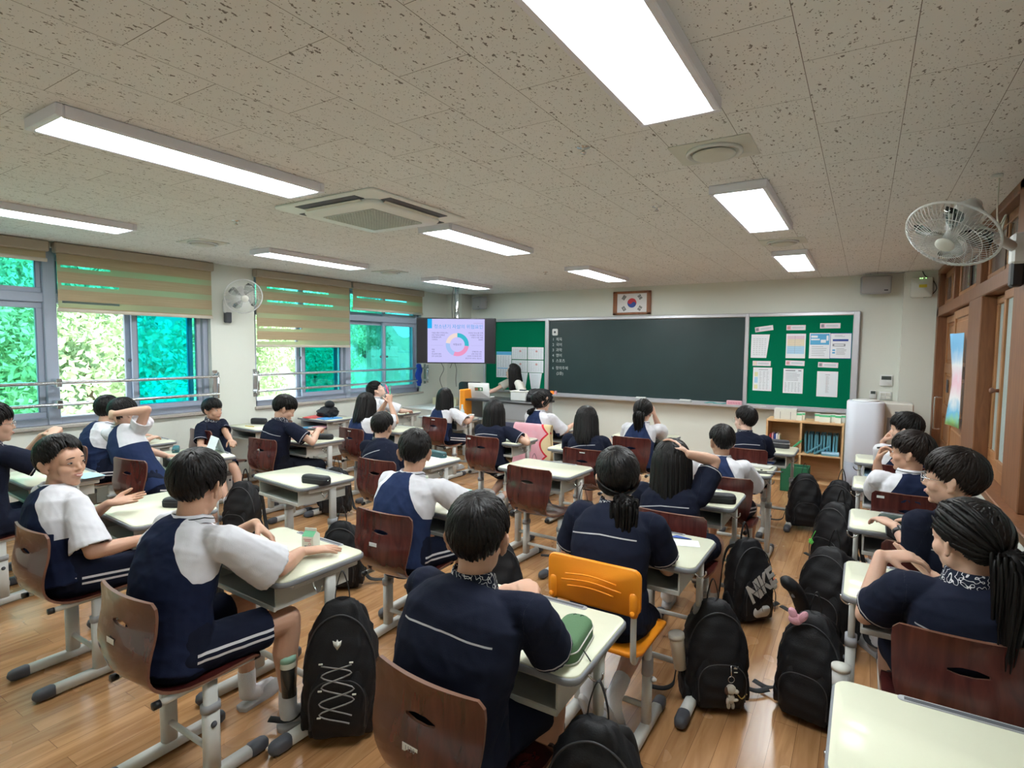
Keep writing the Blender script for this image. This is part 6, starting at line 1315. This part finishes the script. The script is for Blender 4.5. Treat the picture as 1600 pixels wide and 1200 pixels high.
def pcase(x, y, rz, l, w_, d, h, mt, label, stripe=None, nm='pencil_case'):
    e = empty(nm, (x, y, DT), label, 'pencil case', 'pencil cases on the desks', math.radians(rz)); o = rrect(w_, d, d*.42, 6)
    m = MB(); rs = []
    for t, s_ in ((0, .93), (.08, .98), (.30, 1), (.62, .99), (.85, .93), (.97, .80), (1, .55)): rs.append(np.column_stack([o[:, 0]*(1-(1-s_)*.5), o[:, 1]*s_, np.full(len(o), h*t)]))
    obj('body', m.add(loft(rs)), mt, e)
    zz = rs[3].copy(); zz[:, 0] *= 1.006; zz[:, 1] *= 1.01; obj('zip_line', MB().add(tube(np.vstack([zz, zz[:1]]), .0026 if stripe else .0018, 6)), stripe or MT['zip'], e)
    obj('zip_pull', MB().add(box((w_*.5, -d*.2, h*.55), (.004, .012, .005), .001)), MT['chrome'], e); return e
cg = mat('sage_green_canvas', (.075, .16, .075), .85, bump=.2, bscale=300); cgz = mat('pale_trim', (.55, .55, .50), .6); tealc = mat('dark_teal', (.02, .09, .10), .5); dgc = mat('charcoal_fabric', (.05, .05, .06), .8); blk = mat('black_fabric', (.009, .010, .014), .6, bump=.2, bscale=300); dgreen = mat('dark_green_case', (.012, .035, .028), .6)
gc = pcase(-.755, 1.57, 98, 0, .235, .105, .062, cg, 'sage green canvas zip case with pale trim on the nearest middle desk', cgz)
gz = obj('lower_band', MB().add(tube([(x, y, .006) for x, y in np.vstack([rrect(.236, .107, .045, 6), rrect(.236, .107, .045, 6)[:1]])], .0028, 6)), cgz, gc)
for k in (-1, 1): obj('stitched_smile', MB().add(tube([(.085+.012*math.cos(a), k*.012+.006*math.sin(a), .0625) for a in np.linspace(-.6, 1.2, 7)], .0012, 5)), dgreen, gc)
obj('zip_pull', MB().add(tube([(-.03, -.05, .02), (-.06, -.085, .004)], .0022, 6)), MT['black'], gc)
pcase(-3.17, 2.54, 10, 0, .225, .075, .055, blk, 'black pencil case on the unoccupied desk')
pcase(-.74, 3.60, 15, 0, .22, .085, .055, blk, 'black fabric pouch on the desk of the person holding her head')
pcase(-.66, 5.96, -4, 0, .17, .085, .075, dgc, 'dark grey rounded case with a light piping on the desk beside the bookshelf', mat('silver_piping', (.5, .5, .52), .5))
pcase(.20, 3.70, -8, 0, .20, .060, .040, dgreen, 'flat dark green case on the desk of the person with round glasses')
pcase(-3.10, 3.74, -8, 0, .23, .065, .050, tealc, 'long dark teal box case on the desk in the middle left')
pcase(-4.74, 4.86, -5, 0, .19, .085, .065, dgc, 'dark grey box case behind the short-haired person, middle left')
pcase(-6.14, 4.10, 20, 0, .20, .09, .07, blk, 'black pencil case lying on the desk under the window pillar')
pcase(-4.62, 3.80, 25, 0, .20, .085, .05, blk, 'open black pencil case between two hands'); pcase(-5.14, 2.62, -30, 0, .19, .055, .04, tealc, 'dark slim case on the desk with the propped paper')
pcase(-3.36, 1.74, 30, 0, .22, .09, .05, blk, 'black cloth pouch at the far corner of the smiling person\'s desk')
# pale teal pouch with its notebook
tp = empty('document_pouch', (-2.19, 2.80, DT), 'pale teal quilted pouch with a small pink print, mid desk', 'pouch', rz=-.1); tq = mat('pale_teal', (.30, .62, .55), .6, bump=.15, bscale=60)
obj('pouch', MB().add(slab(rrect(.27, .20, .025, 5), .010, .034, .008)), tq, tp); obj('pink_print', MB().add(slab(rrect(.06, .02, .008), .0338, .0348)), MT['pk'], tp); obj('zip_line', MB().add(tube([(x, y, .022) for x, y in np.vstack([rrect(.272, .202, .025, 5), rrect(.272, .202, .025, 5)[:1]])], .002, 6)), MT['zip'], tp)
bk = obj('green_notebook', MB().add(slab(rrect(.25, .185, .006), 0, .009, .001)), mat('mint_cover', (.35, .62, .42), .5), None, 'mint green notebook under the pale teal pouch', 'notebook', loc=(-2.17, 2.775, DT), rot=(0, 0, -.2))
def flat(nm, x, y, rz, w_, d, t_, m, label, cat, z=DT, grp=None): return obj(nm, MB().add(slab(rrect(w_, d, min(.004, w_*.2), 2), 0, t_, 0)), m, None, label, cat, grp, loc=(x, y, z), rot=(0, 0, math.radians(rz)))
# propped white paper
v = [(-.11, -.03, 0), (.11, -.03, 0), (.11, .02, .135), (-.11, .02, .135), (.11, .07, 0), (-.11, .07, 0)]
pq = obj('folded_paper', MB().add((v, [(0, 1, 2, 3), (3, 2, 4, 5)]), 0, False), MT['paper'], None, 'white sheet folded into a tent on the desk left of centre', 'paper', loc=(-4.84, 2.78, DT), rot=(0, 0, -.25)); pq.modifiers.new('t', 'SOLIDIFY').thickness = .001
pens = [(-.66, 4.66, 20, 'black', 'black pen'), (-.60, 4.62, 12, 'black', 'black marker'), (-.70, 4.72, 15, 'white', 'white pen with black end'), (-.75, 4.64, 8, 'white', 'white pen'), (-.55, 4.72, 30, 'grey', 'grey pen')]
for x, y, a, c, l in pens: obj('pen', MB().add(tube([(-.06, 0, .005), (.06, 0, .005)], .0045, 8, rnd=2)).add(tube([(.045, 0, .005), (.062, 0, .005)], .005, 8), 1), [MT[c], MT['black']], None, l+' on the pen-strewn desk, right of cropped hair', 'pen', 'pens strewn on one desk', loc=(x, y, DT), rot=(0, 0, math.radians(a)))
flat('pen_tray', -.72, 4.88, -8, .26, .10, .012, MT['drawer'], 'flat pale tray of stationery at the far side of the pen-strewn desk', 'tray')
flat('worksheet', -.86, 5.72, 0, .28, .20, .001, MT['paper'], 'white worksheet on the desk beside the bookshelf', 'paper'); obj('eraser_block', MB().add(box((0, 0, .012), (.08, .035, .024), .004)), mat('eraser_tan', (.70, .42, .20), .7), None, 'tan eraser block on the desk beside the bookshelf', 'eraser', loc=(-.86, 5.96, DT), rot=(0, 0, .1))
flat('worksheet', -.70, 2.74, 20, .12, .09, .001, MT['paper'], 'small card half under an arm on the desk before the orange chair', 'paper')
obj('navy_slip', MB().add(slab([(-.05, -.02), (.05, 0), (-.03, .02)], 0, .004)), MT['nblue'], None, 'navy triangular slip on the desk before the orange chair', 'paper', loc=(-.74, 2.80, DT+.0015))
flat('worksheet', -3.02, 3.66, -10, .26, .18, .001, MT['paper'], 'white sheet beside the dark teal case', 'paper'); flat('worksheet', -3.06, 4.92, 5, .24, .17, .001, MT['paper'], 'white sheet under the writing hand, left of the pink blanket', 'paper')
flat('yellow_pencil', -6.02, 3.90, 10, .14, .008, .008, mat('pencil_yellow', (.75, .55, .06), .5), 'yellow pencil on the desk under the window pillar', 'pencil')
flat('blue_worksheet', -4.70, 1.78, 5, .20, .14, .001, mat('pale_blue_sheet', (.35, .60, .72), .6), 'pale blue sheet on the desk beside the left milk carton', 'paper'); flat('loose_papers', -4.62, 4.36, 8, .24, .20, .006, MT['paper'], 'loose printed sheets left on an empty plywood chair seat', 'paper', .442)
ph = empty('phone', (-1.0, 1.71, .80), 'small white gadget held in both hands, bottom centre', 'phone'); ph.rotation_euler = (.6, 0, .2); obj('case', MB().add(slab(rrect(.065, .045, .008), -.005, .005, .001)), MT['white'], ph); obj('screen', MB().add(box((0, 0, .0055), (.04, .015, .001))), MT['dgrey'], ph)
ph = empty('phone', (.16, 3.50, .74), 'dark phone tilted on the desk edge of the person with round glasses', 'phone'); ph.rotation_euler = (.5, .5, .3); obj('case', MB().add(slab(rrect(.075, .15, .01), -.004, .004, .001)), MT['black'], ph)
def grip(i, s_, f_=.0, g=.085):
    r_, a_, _f = P[i]; E_, W_ = a_[s_]; o_ = np.array(r_.location); d = nrm(W_-E_); return W_+o_, d
def pen(x, y, z, d, m, label): obj('marker_pen', MB().add(tube([V(0, 0, 0), V(*d)*.07], .006, 8)).add(tube([V(*d)*.07, V(*d)*.135], .0065, 8, rnd=2), 1), [m, m], None, label, 'pen', loc=(x, y, z))
a_, _ = grip(22, -1); b_, _ = grip(22, 1); c_, _ = grip(3, -1)
pen(*(a_+V(.03, .03, .07)), (-.35, -.1, .93), mat('hot_pink', (.85, .05, .22), .4), 'hot pink marker held up in a hand'); pen(*(b_+V(-.03, .03, .06)), (.0, 0, 1), mat('mint_green', (.10, .50, .30), .4), 'green marker held up in a hand'); pen(*(c_+V(-.005, .0, .095)), (.8, -.3, .2), MT['black'], 'dark pen held to the mouth by the right wall')
a_, d_ = grip(2, -1); a_ = a_-d_*.035; wt = empty('wristwatch', tuple(a_), 'black digital wristwatch on the arm of the person with round glasses', 'watch'); wt.rotation_mode = 'QUATERNION'; wt.rotation_quaternion = Vector(d_).to_track_quat('Y', 'Z'); obj('band', MB().add(lathe([(.027, -.010), (.0295, -.010), (.0295, .010), (.027, .010)], 24, R=eul(x=PI/2))), MT['black'], wt); obj('dial', MB().add(box((0, 0, .031), (.030, .032, .008), .003)).add(box((0, 0, .0355), (.02, .02, .001)), 1), [MT['black'], MT['grey']], wt)
# heap on the far window desk
hb = empty('crumpled_bag', (-6.02, 5.02, DT+.012), 'crumpled black drawstring bag heaped on the desk under the far window', 'bag'); obj('sack', MB().add(bagbody(.26, .12, .22, .6, 44, 0, .016)).add(ell((.02, .02, .15), (.07, .06, .055))), MT['bag'], hb); obj('drawstring', MB().add(ribbon([(.05, -.08, .08), (.12, -.10, .05), (.16, -.06, .02), (.20, -.08, .004)], .006, .002)), MT['strap'], hb)
for x, y, a, c, l, z in ((-6.12, 4.90, 15, mat('book_red', (.65, .08, .08), .5), 'red booklet under the crumpled bag', 0), (-5.86, 4.92, -10, mat('book_blue', (.08, .30, .65), .5), 'blue booklet beside the crumpled bag', 0)): flat('booklet', x, y, a, .20, .26, .010, c, l, 'book', DT+z)
for x, z, c, l in ((-6.10, .594, 'blue', 'blue book poking from the tray of the heaped desk'), (-5.98, .606, 'paper', 'white book poking from the tray of the heaped desk'), (-5.90, .618, 'pink', 'pink book poking from the tray of the heaped desk')): flat('booklet', x, 4.86, 12, .18, .25, .010, MT[c], l, 'book', z)
for k, (c, l) in enumerate((('paper', 'lowest'), ('nblue', 'navy'), ('paper', 'top white'), )): flat('booklet', -.82+.01*k, 5.78, 3*k, .26, .20, .014, MT[c], l+' book stacked in the tray of the desk beside the bookshelf', 'book', .593+.0145*k)
for k, (c, l) in enumerate((('paper', 'white'), ('yl', 'yellow-green'))): flat('booklet', -.80, 4.70, 2*k, .26, .20, .014, MT[c], l+' book in the tray of the pen-strewn desk', 'book', .593+.0145*k)
for k in range(3): flat('booklet', .12+.01*k, (5.70, 4.66, 5.70)[k], 0, .20, .24, .014, MT[('paper', 'paper', 'lb')[k]], ('lower white book in the tray of the frontmost right desk', 'white book in the tray of the desk behind the pen biter', 'pale blue book, upper one in the frontmost right tray')[k], 'book', .593+(.0145 if k == 2 else 0))

# ================================================================== FRONT OF THE ROOM
sx0, sx1, sy0, sy1, sz = -1.0, -.17, 7.55, 7.92, .81
sh_ = empty('bookshelf', ((sx0+sx1)/2, (sy0+sy1)/2, 0), 'low light wood cubby bookshelf with blue folders below the right notice board', 'bookshelf'); hw_ = (sx1-sx0)/2; hd = (sy1-sy0)/2
for nm, a in (('top_board', (-hw_, hw_, sz-.022, sz)), ('bottom_board', (-hw_, hw_, .06, .08)), ('middle_shelf', (-hw_+.02, hw_-.02, .40, .42))): obj(nm, MB().add(bb(a[0], a[1], -hd, hd, a[2], a[3], .002)), MT['shelf'], sh_)
for nm, x in (('side_board', -hw_+.01), ('side_board', hw_-.01), ('divider', -.03)): obj(nm, MB().add(bb(x-.01, x+.01, -hd+.002, hd, .0 if nm == 'side_board' else .08, sz-.022)), MT['shelf'], sh_)
obj('back_board', MB().add(bb(-hw_+.02, hw_-.02, hd-.01, hd, .08, sz-.022)), MT['shelf'], sh_); obj('plinth', MB().add(bb(-hw_+.02, hw_-.02, -hd+.02, -hd+.035, 0, .06)), MT['shelf'], sh_)
fb = mat('folder_blue', (.10, .30, .38), .45); n = 11
for k in range(n): flat_ = obj('folder', MB().add(box((0, 0, .12), (.022, .22, .24), .003)).add(box((0, -.112, .235), (.012, .006, .02), .002), 1), [fb, MT['black']], None, 'upright blue folder on the right shelf of the bookshelf, %s from the left' % ('first', 'second', 'third', 'fourth', 'fifth', 'sixth', 'seventh', 'eighth', 'ninth', 'tenth', 'last')[k], 'folder', 'blue folders in the bookshelf', loc=(-.565+k*.0325, 7.76, .42), rot=(0, (-.03, .02, 0, .03)[k % 4], 0))
for x, z, r_, l in ((-.50, .44, .9, 'blue folder leaning in front of the upright row, left one'), (-.42, .44, 1.0, 'blue folder leaning in front of the upright row, right one')): obj('folder', MB().add(box((0, 0, .09), (.02, .03, .20), .003)), fb, None, l, 'folder', 'blue folders in the bookshelf', loc=(x-.04, 7.60, z-.01), rot=(0, r_, 0))
for k in range(2): flat('folder', -.30, 7.62, 3*k, .18, .12, .018, fb if k == 0 else MT['lb'], ('lower', 'upper')[k]+' flat blue folder lying at the front right of the bookshelf', 'folder', .42+.0185*k, 'blue folders in the bookshelf')
for k, (c, h_) in enumerate(((mat('spine_red', (.6, .05, .08), .5), .20), (MT['pink'], .21), (MT['nblue'], .20), (MT['paper'], .21), (MT['cr'], .20))): obj('book', MB().add(box((0, 0, h_/2), (.018, .15, h_), .002)), c, None, ('red', 'pink', 'navy', 'white', 'cream')[k]+' book upright at the left of the bookshelf', 'book', 'books in the left shelf of the bookshelf', loc=(-.955+k*.024, 7.68, .42))
obj('book', MB().add(box((0, 0, .10), (.02, .15, .20), .002)), MT['milkgreen'], None, 'green book leaning against the others in the bookshelf', 'book', 'books in the left shelf of the bookshelf', loc=(-.74, 7.62, .43), rot=(0, .75, 0))
obj('milk_crate', MB().add(bb(-.15, .15, -.10, -.09, 0, .3, .003)).add(bb(-.15, .15, .09, .10, 0, .3, .003)).add(bb(-.15, -.14, -.1, .1, 0, .3, .003)).add(bb(.14, .15, -.1, .1, 0, .3, .003)).add(bb(-.15, .15, -.1, .1, 0, .01)), mat('crate_green', (.01, .13, .06), .5), None, 'dark green plastic crate on the floor in front of the bookshelf', 'crate', loc=(-.64, 7.38, 0))
pb = empty('packing_box', (-.80, 7.70, sz), 'plain cream box with two slots standing left on top of the bookshelf', 'box'); obj('carton_body', MB().add(box((0, 0, .065), (.25, .14, .13), .004)), MT['offwhite'], pb)
for x in (-.055, .06): obj('slot', MB().add(box((x, -.0705, .05), (.004, .002, .09))), MT['dgrey'], pb)
MP = [(-.645, 7.66), (-.615, 7.72), (-.455, 7.70), (-.40, 7.64), (-.345, 7.64), (-.29, 7.70), (-.235, 7.64), (-.19, 7.71)]
for k, (x, y) in enumerate(MP): carton(x, y, sz, .05*(k % 3-1), 'small milk carton on top of the bookshelf, '+('touching the cream box', 'second from the cream box', 'third from the left', 'fourth from the left', 'fourth from the right', 'third from the right', 'second from the right', 'furthest right')[k], 'milk cartons on the bookshelf', 0)
ap = empty('standing_appliance', (.03, 7.45, 0), 'tall white standing appliance right of the bookshelf', 'appliance'); aw = mat('pale_appliance', (.62, .65, .72), .35)
obj('cabinet', MB().add(slab(rrect(.36, .36, .10, 8), 0, 1.10, .012)), aw, ap); obj('lower_grille', MB().add(slab(rrect(.364, .364, .102, 8), .05, .42, 0)), mat('fine_mesh', (.42, .45, .52), .6, bump=.6, bscale=500), ap)
obj('top_ring', MB().add(lathe([(.08, 1.10), (.13, 1.10), (.13, 1.112), (.11, 1.116), (.085, 1.112)], 32)), MT['white'], ap); obj('seam', MB().add(bb(.17, .183, -.002, .002, .42, 1.09)), MT['grey'], ap)
wd = empty('water_dispenser', (.33, 7.72, 0), 'lower white dispenser behind the tall appliance, mostly hidden by heads', 'water dispenser'); obj('cabinet', MB().add(bb(-.15, .15, -.17, .17, 0, 1.08, .01)), MT['offwhite'], wd); obj('tap_recess', MB().add(bb(-.09, .09, -.176, -.17, .70, .92, .003)), MT['grey'], wd); obj('button', MB().add(bb(-.02, .02, -.176, -.17, .97, .99, .002)), MT['dgrey'], wd)
# teacher's desk, left front
tdk = empty('front_desk', (-4.50, 7.14, 0), 'long grey front desk with dark worktop carrying the laptop', 'desk'); gm = mat('desk_grey', (.40, .42, .43), .5); dk = mat('dark_worktop', (.03, .03, .035), .35)
obj('worktop', MB().add(bb(-.72, .62, -.28, .28, .855, .885, .006)), dk, tdk); obj('front_panel', MB().add(bb(-.30, .60, -.25, -.235, .10, .855, .003)), gm, tdk); obj('modesty_panel', MB().add(bb(-.02, .60, -.262, -.25, .62, .84, .003)), MT['grey'], tdk)
for x in (-.68, .58): obj('leg_panel', MB().add(bb(x-.02, x+.02, -.24, .24, 0, .855, .003)), gm, tdk)
obj('door_panel', MB().add(bb(.06, .32, -.256, -.25, .12, .58, .003)), mat('slate_panel', (.09, .10, .16), .5), tdk)
lt = empty('laptop', (-5.02, 7.16, .885), 'open white laptop seen from its lid with a small green picture sticker', 'laptop', rz=.25); obj('base', MB().add(slab(rrect(.34, .23, .01), 0, .014, .002)), MT['white'], lt); ld = obj('lid', MB().add(slab(rrect(.34, .23, .01), -.005, .005, .002)), MT['white'], lt, loc=(0, -.13, .12), rot=(PI/2+.18, 0, 0))
obj('sticker', MB().add(box((0, .02, .006), (.13, .055, .001))), mat('sticker_green', (.02, .22, .08), .5), ld); obj('sticker_picture', MB().add(box((-.035, .02, .007), (.05, .04, .001))), mat('sticker_brown', (.30, .10, .06), .5), ld); obj('sticker_figure', MB().add(box((.032, .02, .007), (.03, .035, .001), .0)), MT['white'], ld)
wb = empty('white_box', (-4.27, 7.10, .885), 'white plastic storage box on the front desk', 'box'); obj('bin', MB().add(bb(-.13, .13, -.10, .10, 0, .13, .01)), MT['white'], wb); obj('lid', MB().add(bb(-.135, .135, -.105, .105, .13, .145, .005)), MT['offwhite'], wb)
obj('small_device', MB().add(box((0, 0, .01), (.10, .05, .02), .004)), MT['dgrey'], None, 'dark remote lying on the lid of the white box', 'remote', loc=(-4.23, 7.08, 1.03))
tb = empty('cloth_bag', (-3.98, 7.12, .885), 'large black cloth bag lying on the right end of the front desk', 'bag'); obj('sack', MB().add(bagbody(.36, .17, .26, .75, 55, 0, .014)), MT['bag'], tb); obj('loop', MB().add(ribbon([(.06, -.10, .15), (.12, -.13, .17), (.17, -.12, .12), (.16, -.10, .08)], .006, .002)), MT['strap'], tb)
oc_ = empty('office_chair', (-5.52, 7.55, 0), 'black-framed chair with orange side panel behind the laptop', 'chair', rz=.3); obj('backrest', MB().add(slab(rrect(.40, .46, .05), -.02, .02, .006), R=eul(x=PI/2), T=(0, -.02, .86)), MT['black'], oc_); obj('seat', MB().add(slab(rrect(.42, .42, .06), .44, .49, .01), T=(0, -.24, 0)), MT['black'], oc_); obj('stem', MB().add(tube([(0, -.24, .06), (0, -.24, .44)], .025, 12)).add(tube([(0, -.04, .46), (0, -.01, .8)], .02, 8)), MT['black'], oc_)
for k in range(5): obj('caster_leg', MB().add(tube([(0, -.24, .09), (.24*math.cos(k*1.257), -.24+.24*math.sin(k*1.257), .05)], .018, 8)).add(ell((.24*math.cos(k*1.257), -.24+.24*math.sin(k*1.257), .026), (.02, .02, .026))), MT['black'], oc_)
of = empty('orange_binder', (-5.16, 6.93, .60), 'upright orange and cream file box left of the laptop desk', 'file box'); obj('cover', MB().add(box((0, 0, .21), (.09, .20, .42), .008)), MT['orange'], of); obj('cream_edge', MB().add(box((-.05, 0, .21), (.015, .19, .41), .004)), MT['cr'], of)
sd = empty('side_table', (-5.35, 6.75, 0), 'grey side table crowded with papers before the front desk', 'table'); obj('top', MB().add(bb(-.40, .52, -.24, .24, .575, .60, .004)), gm, sd)
for s in (-1, 1):
    for q in (-1, 1): obj('leg', MB().add(bb(.06+s*.42-.015, .06+s*.42+.015, q*.2-.015, q*.2+.015, 0, .575)), MT['steel'], sd)
btl = empty('spray_bottle', (-4.98, 6.60, .60), 'clear plastic bottle on the table before the laptop', 'bottle'); obj('bottle', MB().add(lathe([(0, 0), (.034, 0), (.036, .02), (.036, .12), (.014, .17), (.014, .20), (0, .20)], 20)), mat('clear_plastic', (.62, .72, .76), .15, spec=.6), btl); obj('cap', MB().add(lathe([(0, .2), (.016, .2), (.015, .222), (0, .224)], 14)), MT['white'], btl)
flat('paper_stack', -5.45, 6.72, 6, .40, .28, .012, MT['paper'], 'spread of white papers on the table before the laptop', 'paper', .60); obj('milk_box', MB().add(box((0, 0, .04), (.07, .07, .08), .003)), MT['milk'], None, 'pale green-white carton on the table right of the clear bottle', 'carton', loc=(-4.86, 6.66, .60))
wt_ = empty('low_cabinet', (-6.02, 7.25, 0), 'low pale cabinet with yellow-white sheets in the left front corner', 'cabinet'); obj('body', MB().add(bb(-.34, .34, -.42, .42, 0, .66, .006)), MT['offwhite'], wt_); obj('top_board', MB().add(bb(-.35, .35, -.43, .43, .66, .68, .004)), MT['white'], wt_)
yc = empty('shallow_carton', (-5.98, 7.55, .68), 'shallow open cream and yellow box on the low corner cabinet', 'box'); obj('tray', MB().add(bb(-.25, .25, -.13, -.12, 0, .12, .002)).add(bb(-.25, .25, .12, .13, 0, .12, .002)).add(bb(-.25, -.24, -.12, .12, 0, .12)).add(bb(.24, .25, -.12, .12, 0, .12)).add(bb(-.25, .25, -.12, .12, 0, .01)), mat('cream_card', (.75, .70, .48), .7), yc); obj('yellow_print', MB().add(bb(.02, .2, -.132, -.13, .0, .05)), mat('yellow_print', (.8, .5, .05), .6), yc)
# blue cloth on the rail
cl = bez([(0, 0, .16), (.01, .01, .08), (-.01, 0, 0), (0, .01, -.1), (.01, 0, -.17)], 5)
obj('blue_cloth', MB().add(tube(cl, [(.03, .055)]*4+[(.035, .065)]*8+[(.03, .06)]*6+[(.02, .045)]*3, 14, (1, 0, 0), rnd=2)), mat('royal_blue_cloth', (.01, .06, .45), .8, bump=.4, bscale=40), None, 'royal blue cloth tied on the far end of the guard rail', 'cloth', loc=(XL+.07, 7.18, 1.19))
# poster on the door
def poster_mat():
    m = mat('painted_poster', (.8, .8, .8), .6); L = m.node_tree.links; p = m.node_tree.nodes['Principled BSDF']; t = N(m, 'ShaderNodeTexCoord'); s = N(m, 'ShaderNodeSeparateXYZ'); L.new(t.outputs['Object'], s.inputs[0]); z = N(m, 'ShaderNodeTexNoise'); z.inputs['Scale'].default_value = 6; L.new(t.outputs['Object'], z.inputs['Vector'])
    c = N(m, 'ShaderNodeValToRGB'); L.new(math_(m, 'ADD', s.outputs['Z'], math_(m, 'MULTIPLY', z.outputs[0], .25)), c.inputs[0]); e = c.color_ramp.elements
    e[0].position = .0; e[0].color = (.75, .55, .30, 1); e[1].position = .14; e[1].color = (.35, .70, .25, 1)
    for q, k in ((.24, (.15, .50, .75)), (.34, (.85, .85, .88)), (.50, (.85, .55, .65)), (.66, (.82, .84, .88)), (.80, (.20, .50, .80))): a = e.new(q); a.color = (*k, 1)
    L.new(c.outputs[0], p.inputs['Base Color']); return m
ps = [(.0, -.16, 0), (-.05, .10, .0), (-.03, .12, .30), (-.02, .13, .60), (-.06, .14, .80), (.0, -.16, .80)]
us = np.linspace(0, 1, 8); vs = np.linspace(0, 1, 10); vv_ = np.array([(-.012-.06*(u**2)*(.4+.6*abs(2*v_-1)), -.17+.34*u, .80*v_) for v_ in vs for u in us]); ff = [(i*8+j, i*8+j+1, (i+1)*8+j+1, (i+1)*8+j) for i in range(9) for j in range(7)]
po2 = obj('poster', MB().add((vv_, ff)), poster_mat(), None, 'curling painted poster of blue sky and green on the wooden door', 'poster', loc=(XR-.0, 6.1, 1.02)); po2.modifiers.new('t', 'SOLIDIFY').thickness = .001
# ================================================================== WALL FANS
def fan(loc, aim, label, wall, up=True):
    e = empty('wall_fan', loc, label, 'fan', 'white wall fans'); D = nrm(V(*aim)); x_ = nrm(np.cross(D, V(0, 0, 1))); z_ = np.cross(x_, D); R = np.column_stack([x_, D, z_])
    cg = MB(); r_ = .20; T = lambda p: R @ V(*p)
    cg.add(tube([T((r_*math.cos(a), 0, r_*math.sin(a))) for a in np.linspace(0, 2*PI, 41)], .0065, 8))
    for rr_, yy in ((.145, .052), (.09, .066)): cg.add(tube([T((rr_*math.cos(a), yy, rr_*math.sin(a))) for a in np.linspace(0, 2*PI, 33)], .0015, 5))
    for k in range(64):
        a = 2*PI*k/64; b = a+.25; cg.add(tube([T((r_*math.cos(a), .005, r_*math.sin(a))), T((.17*math.cos(a+.05), .038, .17*math.sin(a+.05))), T((.11*math.cos(a+.15), .062, .11*math.sin(a+.15))), T((.04*math.cos(b), .07, .04*math.sin(b)))], 0.0014, 4))
        if k % 2 == 0: cg.add(tube([T((r_*math.cos(a), -.005, r_*math.sin(a))), T((.16*math.cos(a), -.055, .16*math.sin(a))), T((.06*math.cos(a), -.075, .06*math.sin(a)))], .0011, 4))
    obj('cage', cg, MT['white'], e)
    obj('badge', MB().add(lathe([(0, .012), (.030, .010), (.042, .002), (.042, -.004), (0, -.004)], 28, R=R @ eul(x=-PI/2)), T=R @ V(0, .070, 0)), MT['offwhite'], e)
    for k in range(4):
        a0 = k*PI/2+.3; pts = []
        for (rr_, w0, w1) in ((.03, -.25, .25), (.08, -.30, .45), (.13, -.22, .55), (.165, -.05, .45)): pts.append([T((rr_*math.cos(a0+w0), -.012, rr_*math.sin(a0+w0))), T((rr_*math.cos(a0+(w0+w1)/2), .002, rr_*math.sin(a0+(w0+w1)/2))), T((rr_*math.cos(a0+w1), .018, rr_*math.sin(a0+w1)))])
        v = np.array(pts).reshape(-1, 3); f = [(i*3+j, i*3+j+1, i*3+j+4, i*3+j+3) for i in range(3) for j in range(2)]; bl_ = obj('blade', MB().add((v, f)), MT['blade'], e); bl_.modifiers.new('t', 'SOLIDIFY').thickness = .003
    obj('hub', MB().add(tube([T((0, -.06, 0)), T((0, .03, 0))], .028, 16)), MT['white'], e)
    obj('motor_housing', MB().add(tube([T((0, -.19, .0)), T((0, -.17, 0)), T((0, -.10, 0)), T((0, -.07, 0))], [.045, .062, .066, .058], 20, rnd=2)), MT['white'], e)
    W_ = V(*wall)-V(*loc); m_ = T((0, -.13, -.06)); obj('arm', MB().add(tube([m_, m_*.4+W_*.6+V(0, 0, .0), W_], [(.026, .022)]*3, 10)).add(box(W_, (.06, .10, .16), .012)), MT['white'], e)
    obj('switch_box', MB().add(box(W_-V(0, 0, .13), (.055, .075, .13), .01)), MT['black'] if up else MT['dgrey'], e)
    if up:
        for dx in (0, .02): obj('power_cord', MB().add(tube(bez([W_+V(-.02, dx, .02), W_+V(-.06, .05+dx, .09), W_+V(-.04, .10+dx, .20), W_+V(-.07, .05+dx, .14), W_+V(-.09, .02, .2), W_+V(-.09, .02, H-loc[2]-W_[2]-.01)], 6), .0035, 6)), MT['offwhite'], e)
        obj('cord_anchor', MB().add(box(W_*V(1, 1, 0)+V(-.10, .02, H-loc[2]-.012), (.05, .03, .02), .004)), MT['white'], e)
    return e
MT['blade'] = glass('clear_fan_blade', (.72, .76, .75), 1.0)
fan((.335, 3.50, 2.235), (-.42, -.52, -.74), 'white wall fan on the wooden post at the right edge, tilted down', (.65, 3.90, 2.20))
fan((-6.05, 3.88, 2.22), (.85, -.35, -.40), 'white wall fan on the pillar between the windows', (-6.37, 3.88, 2.12), False)
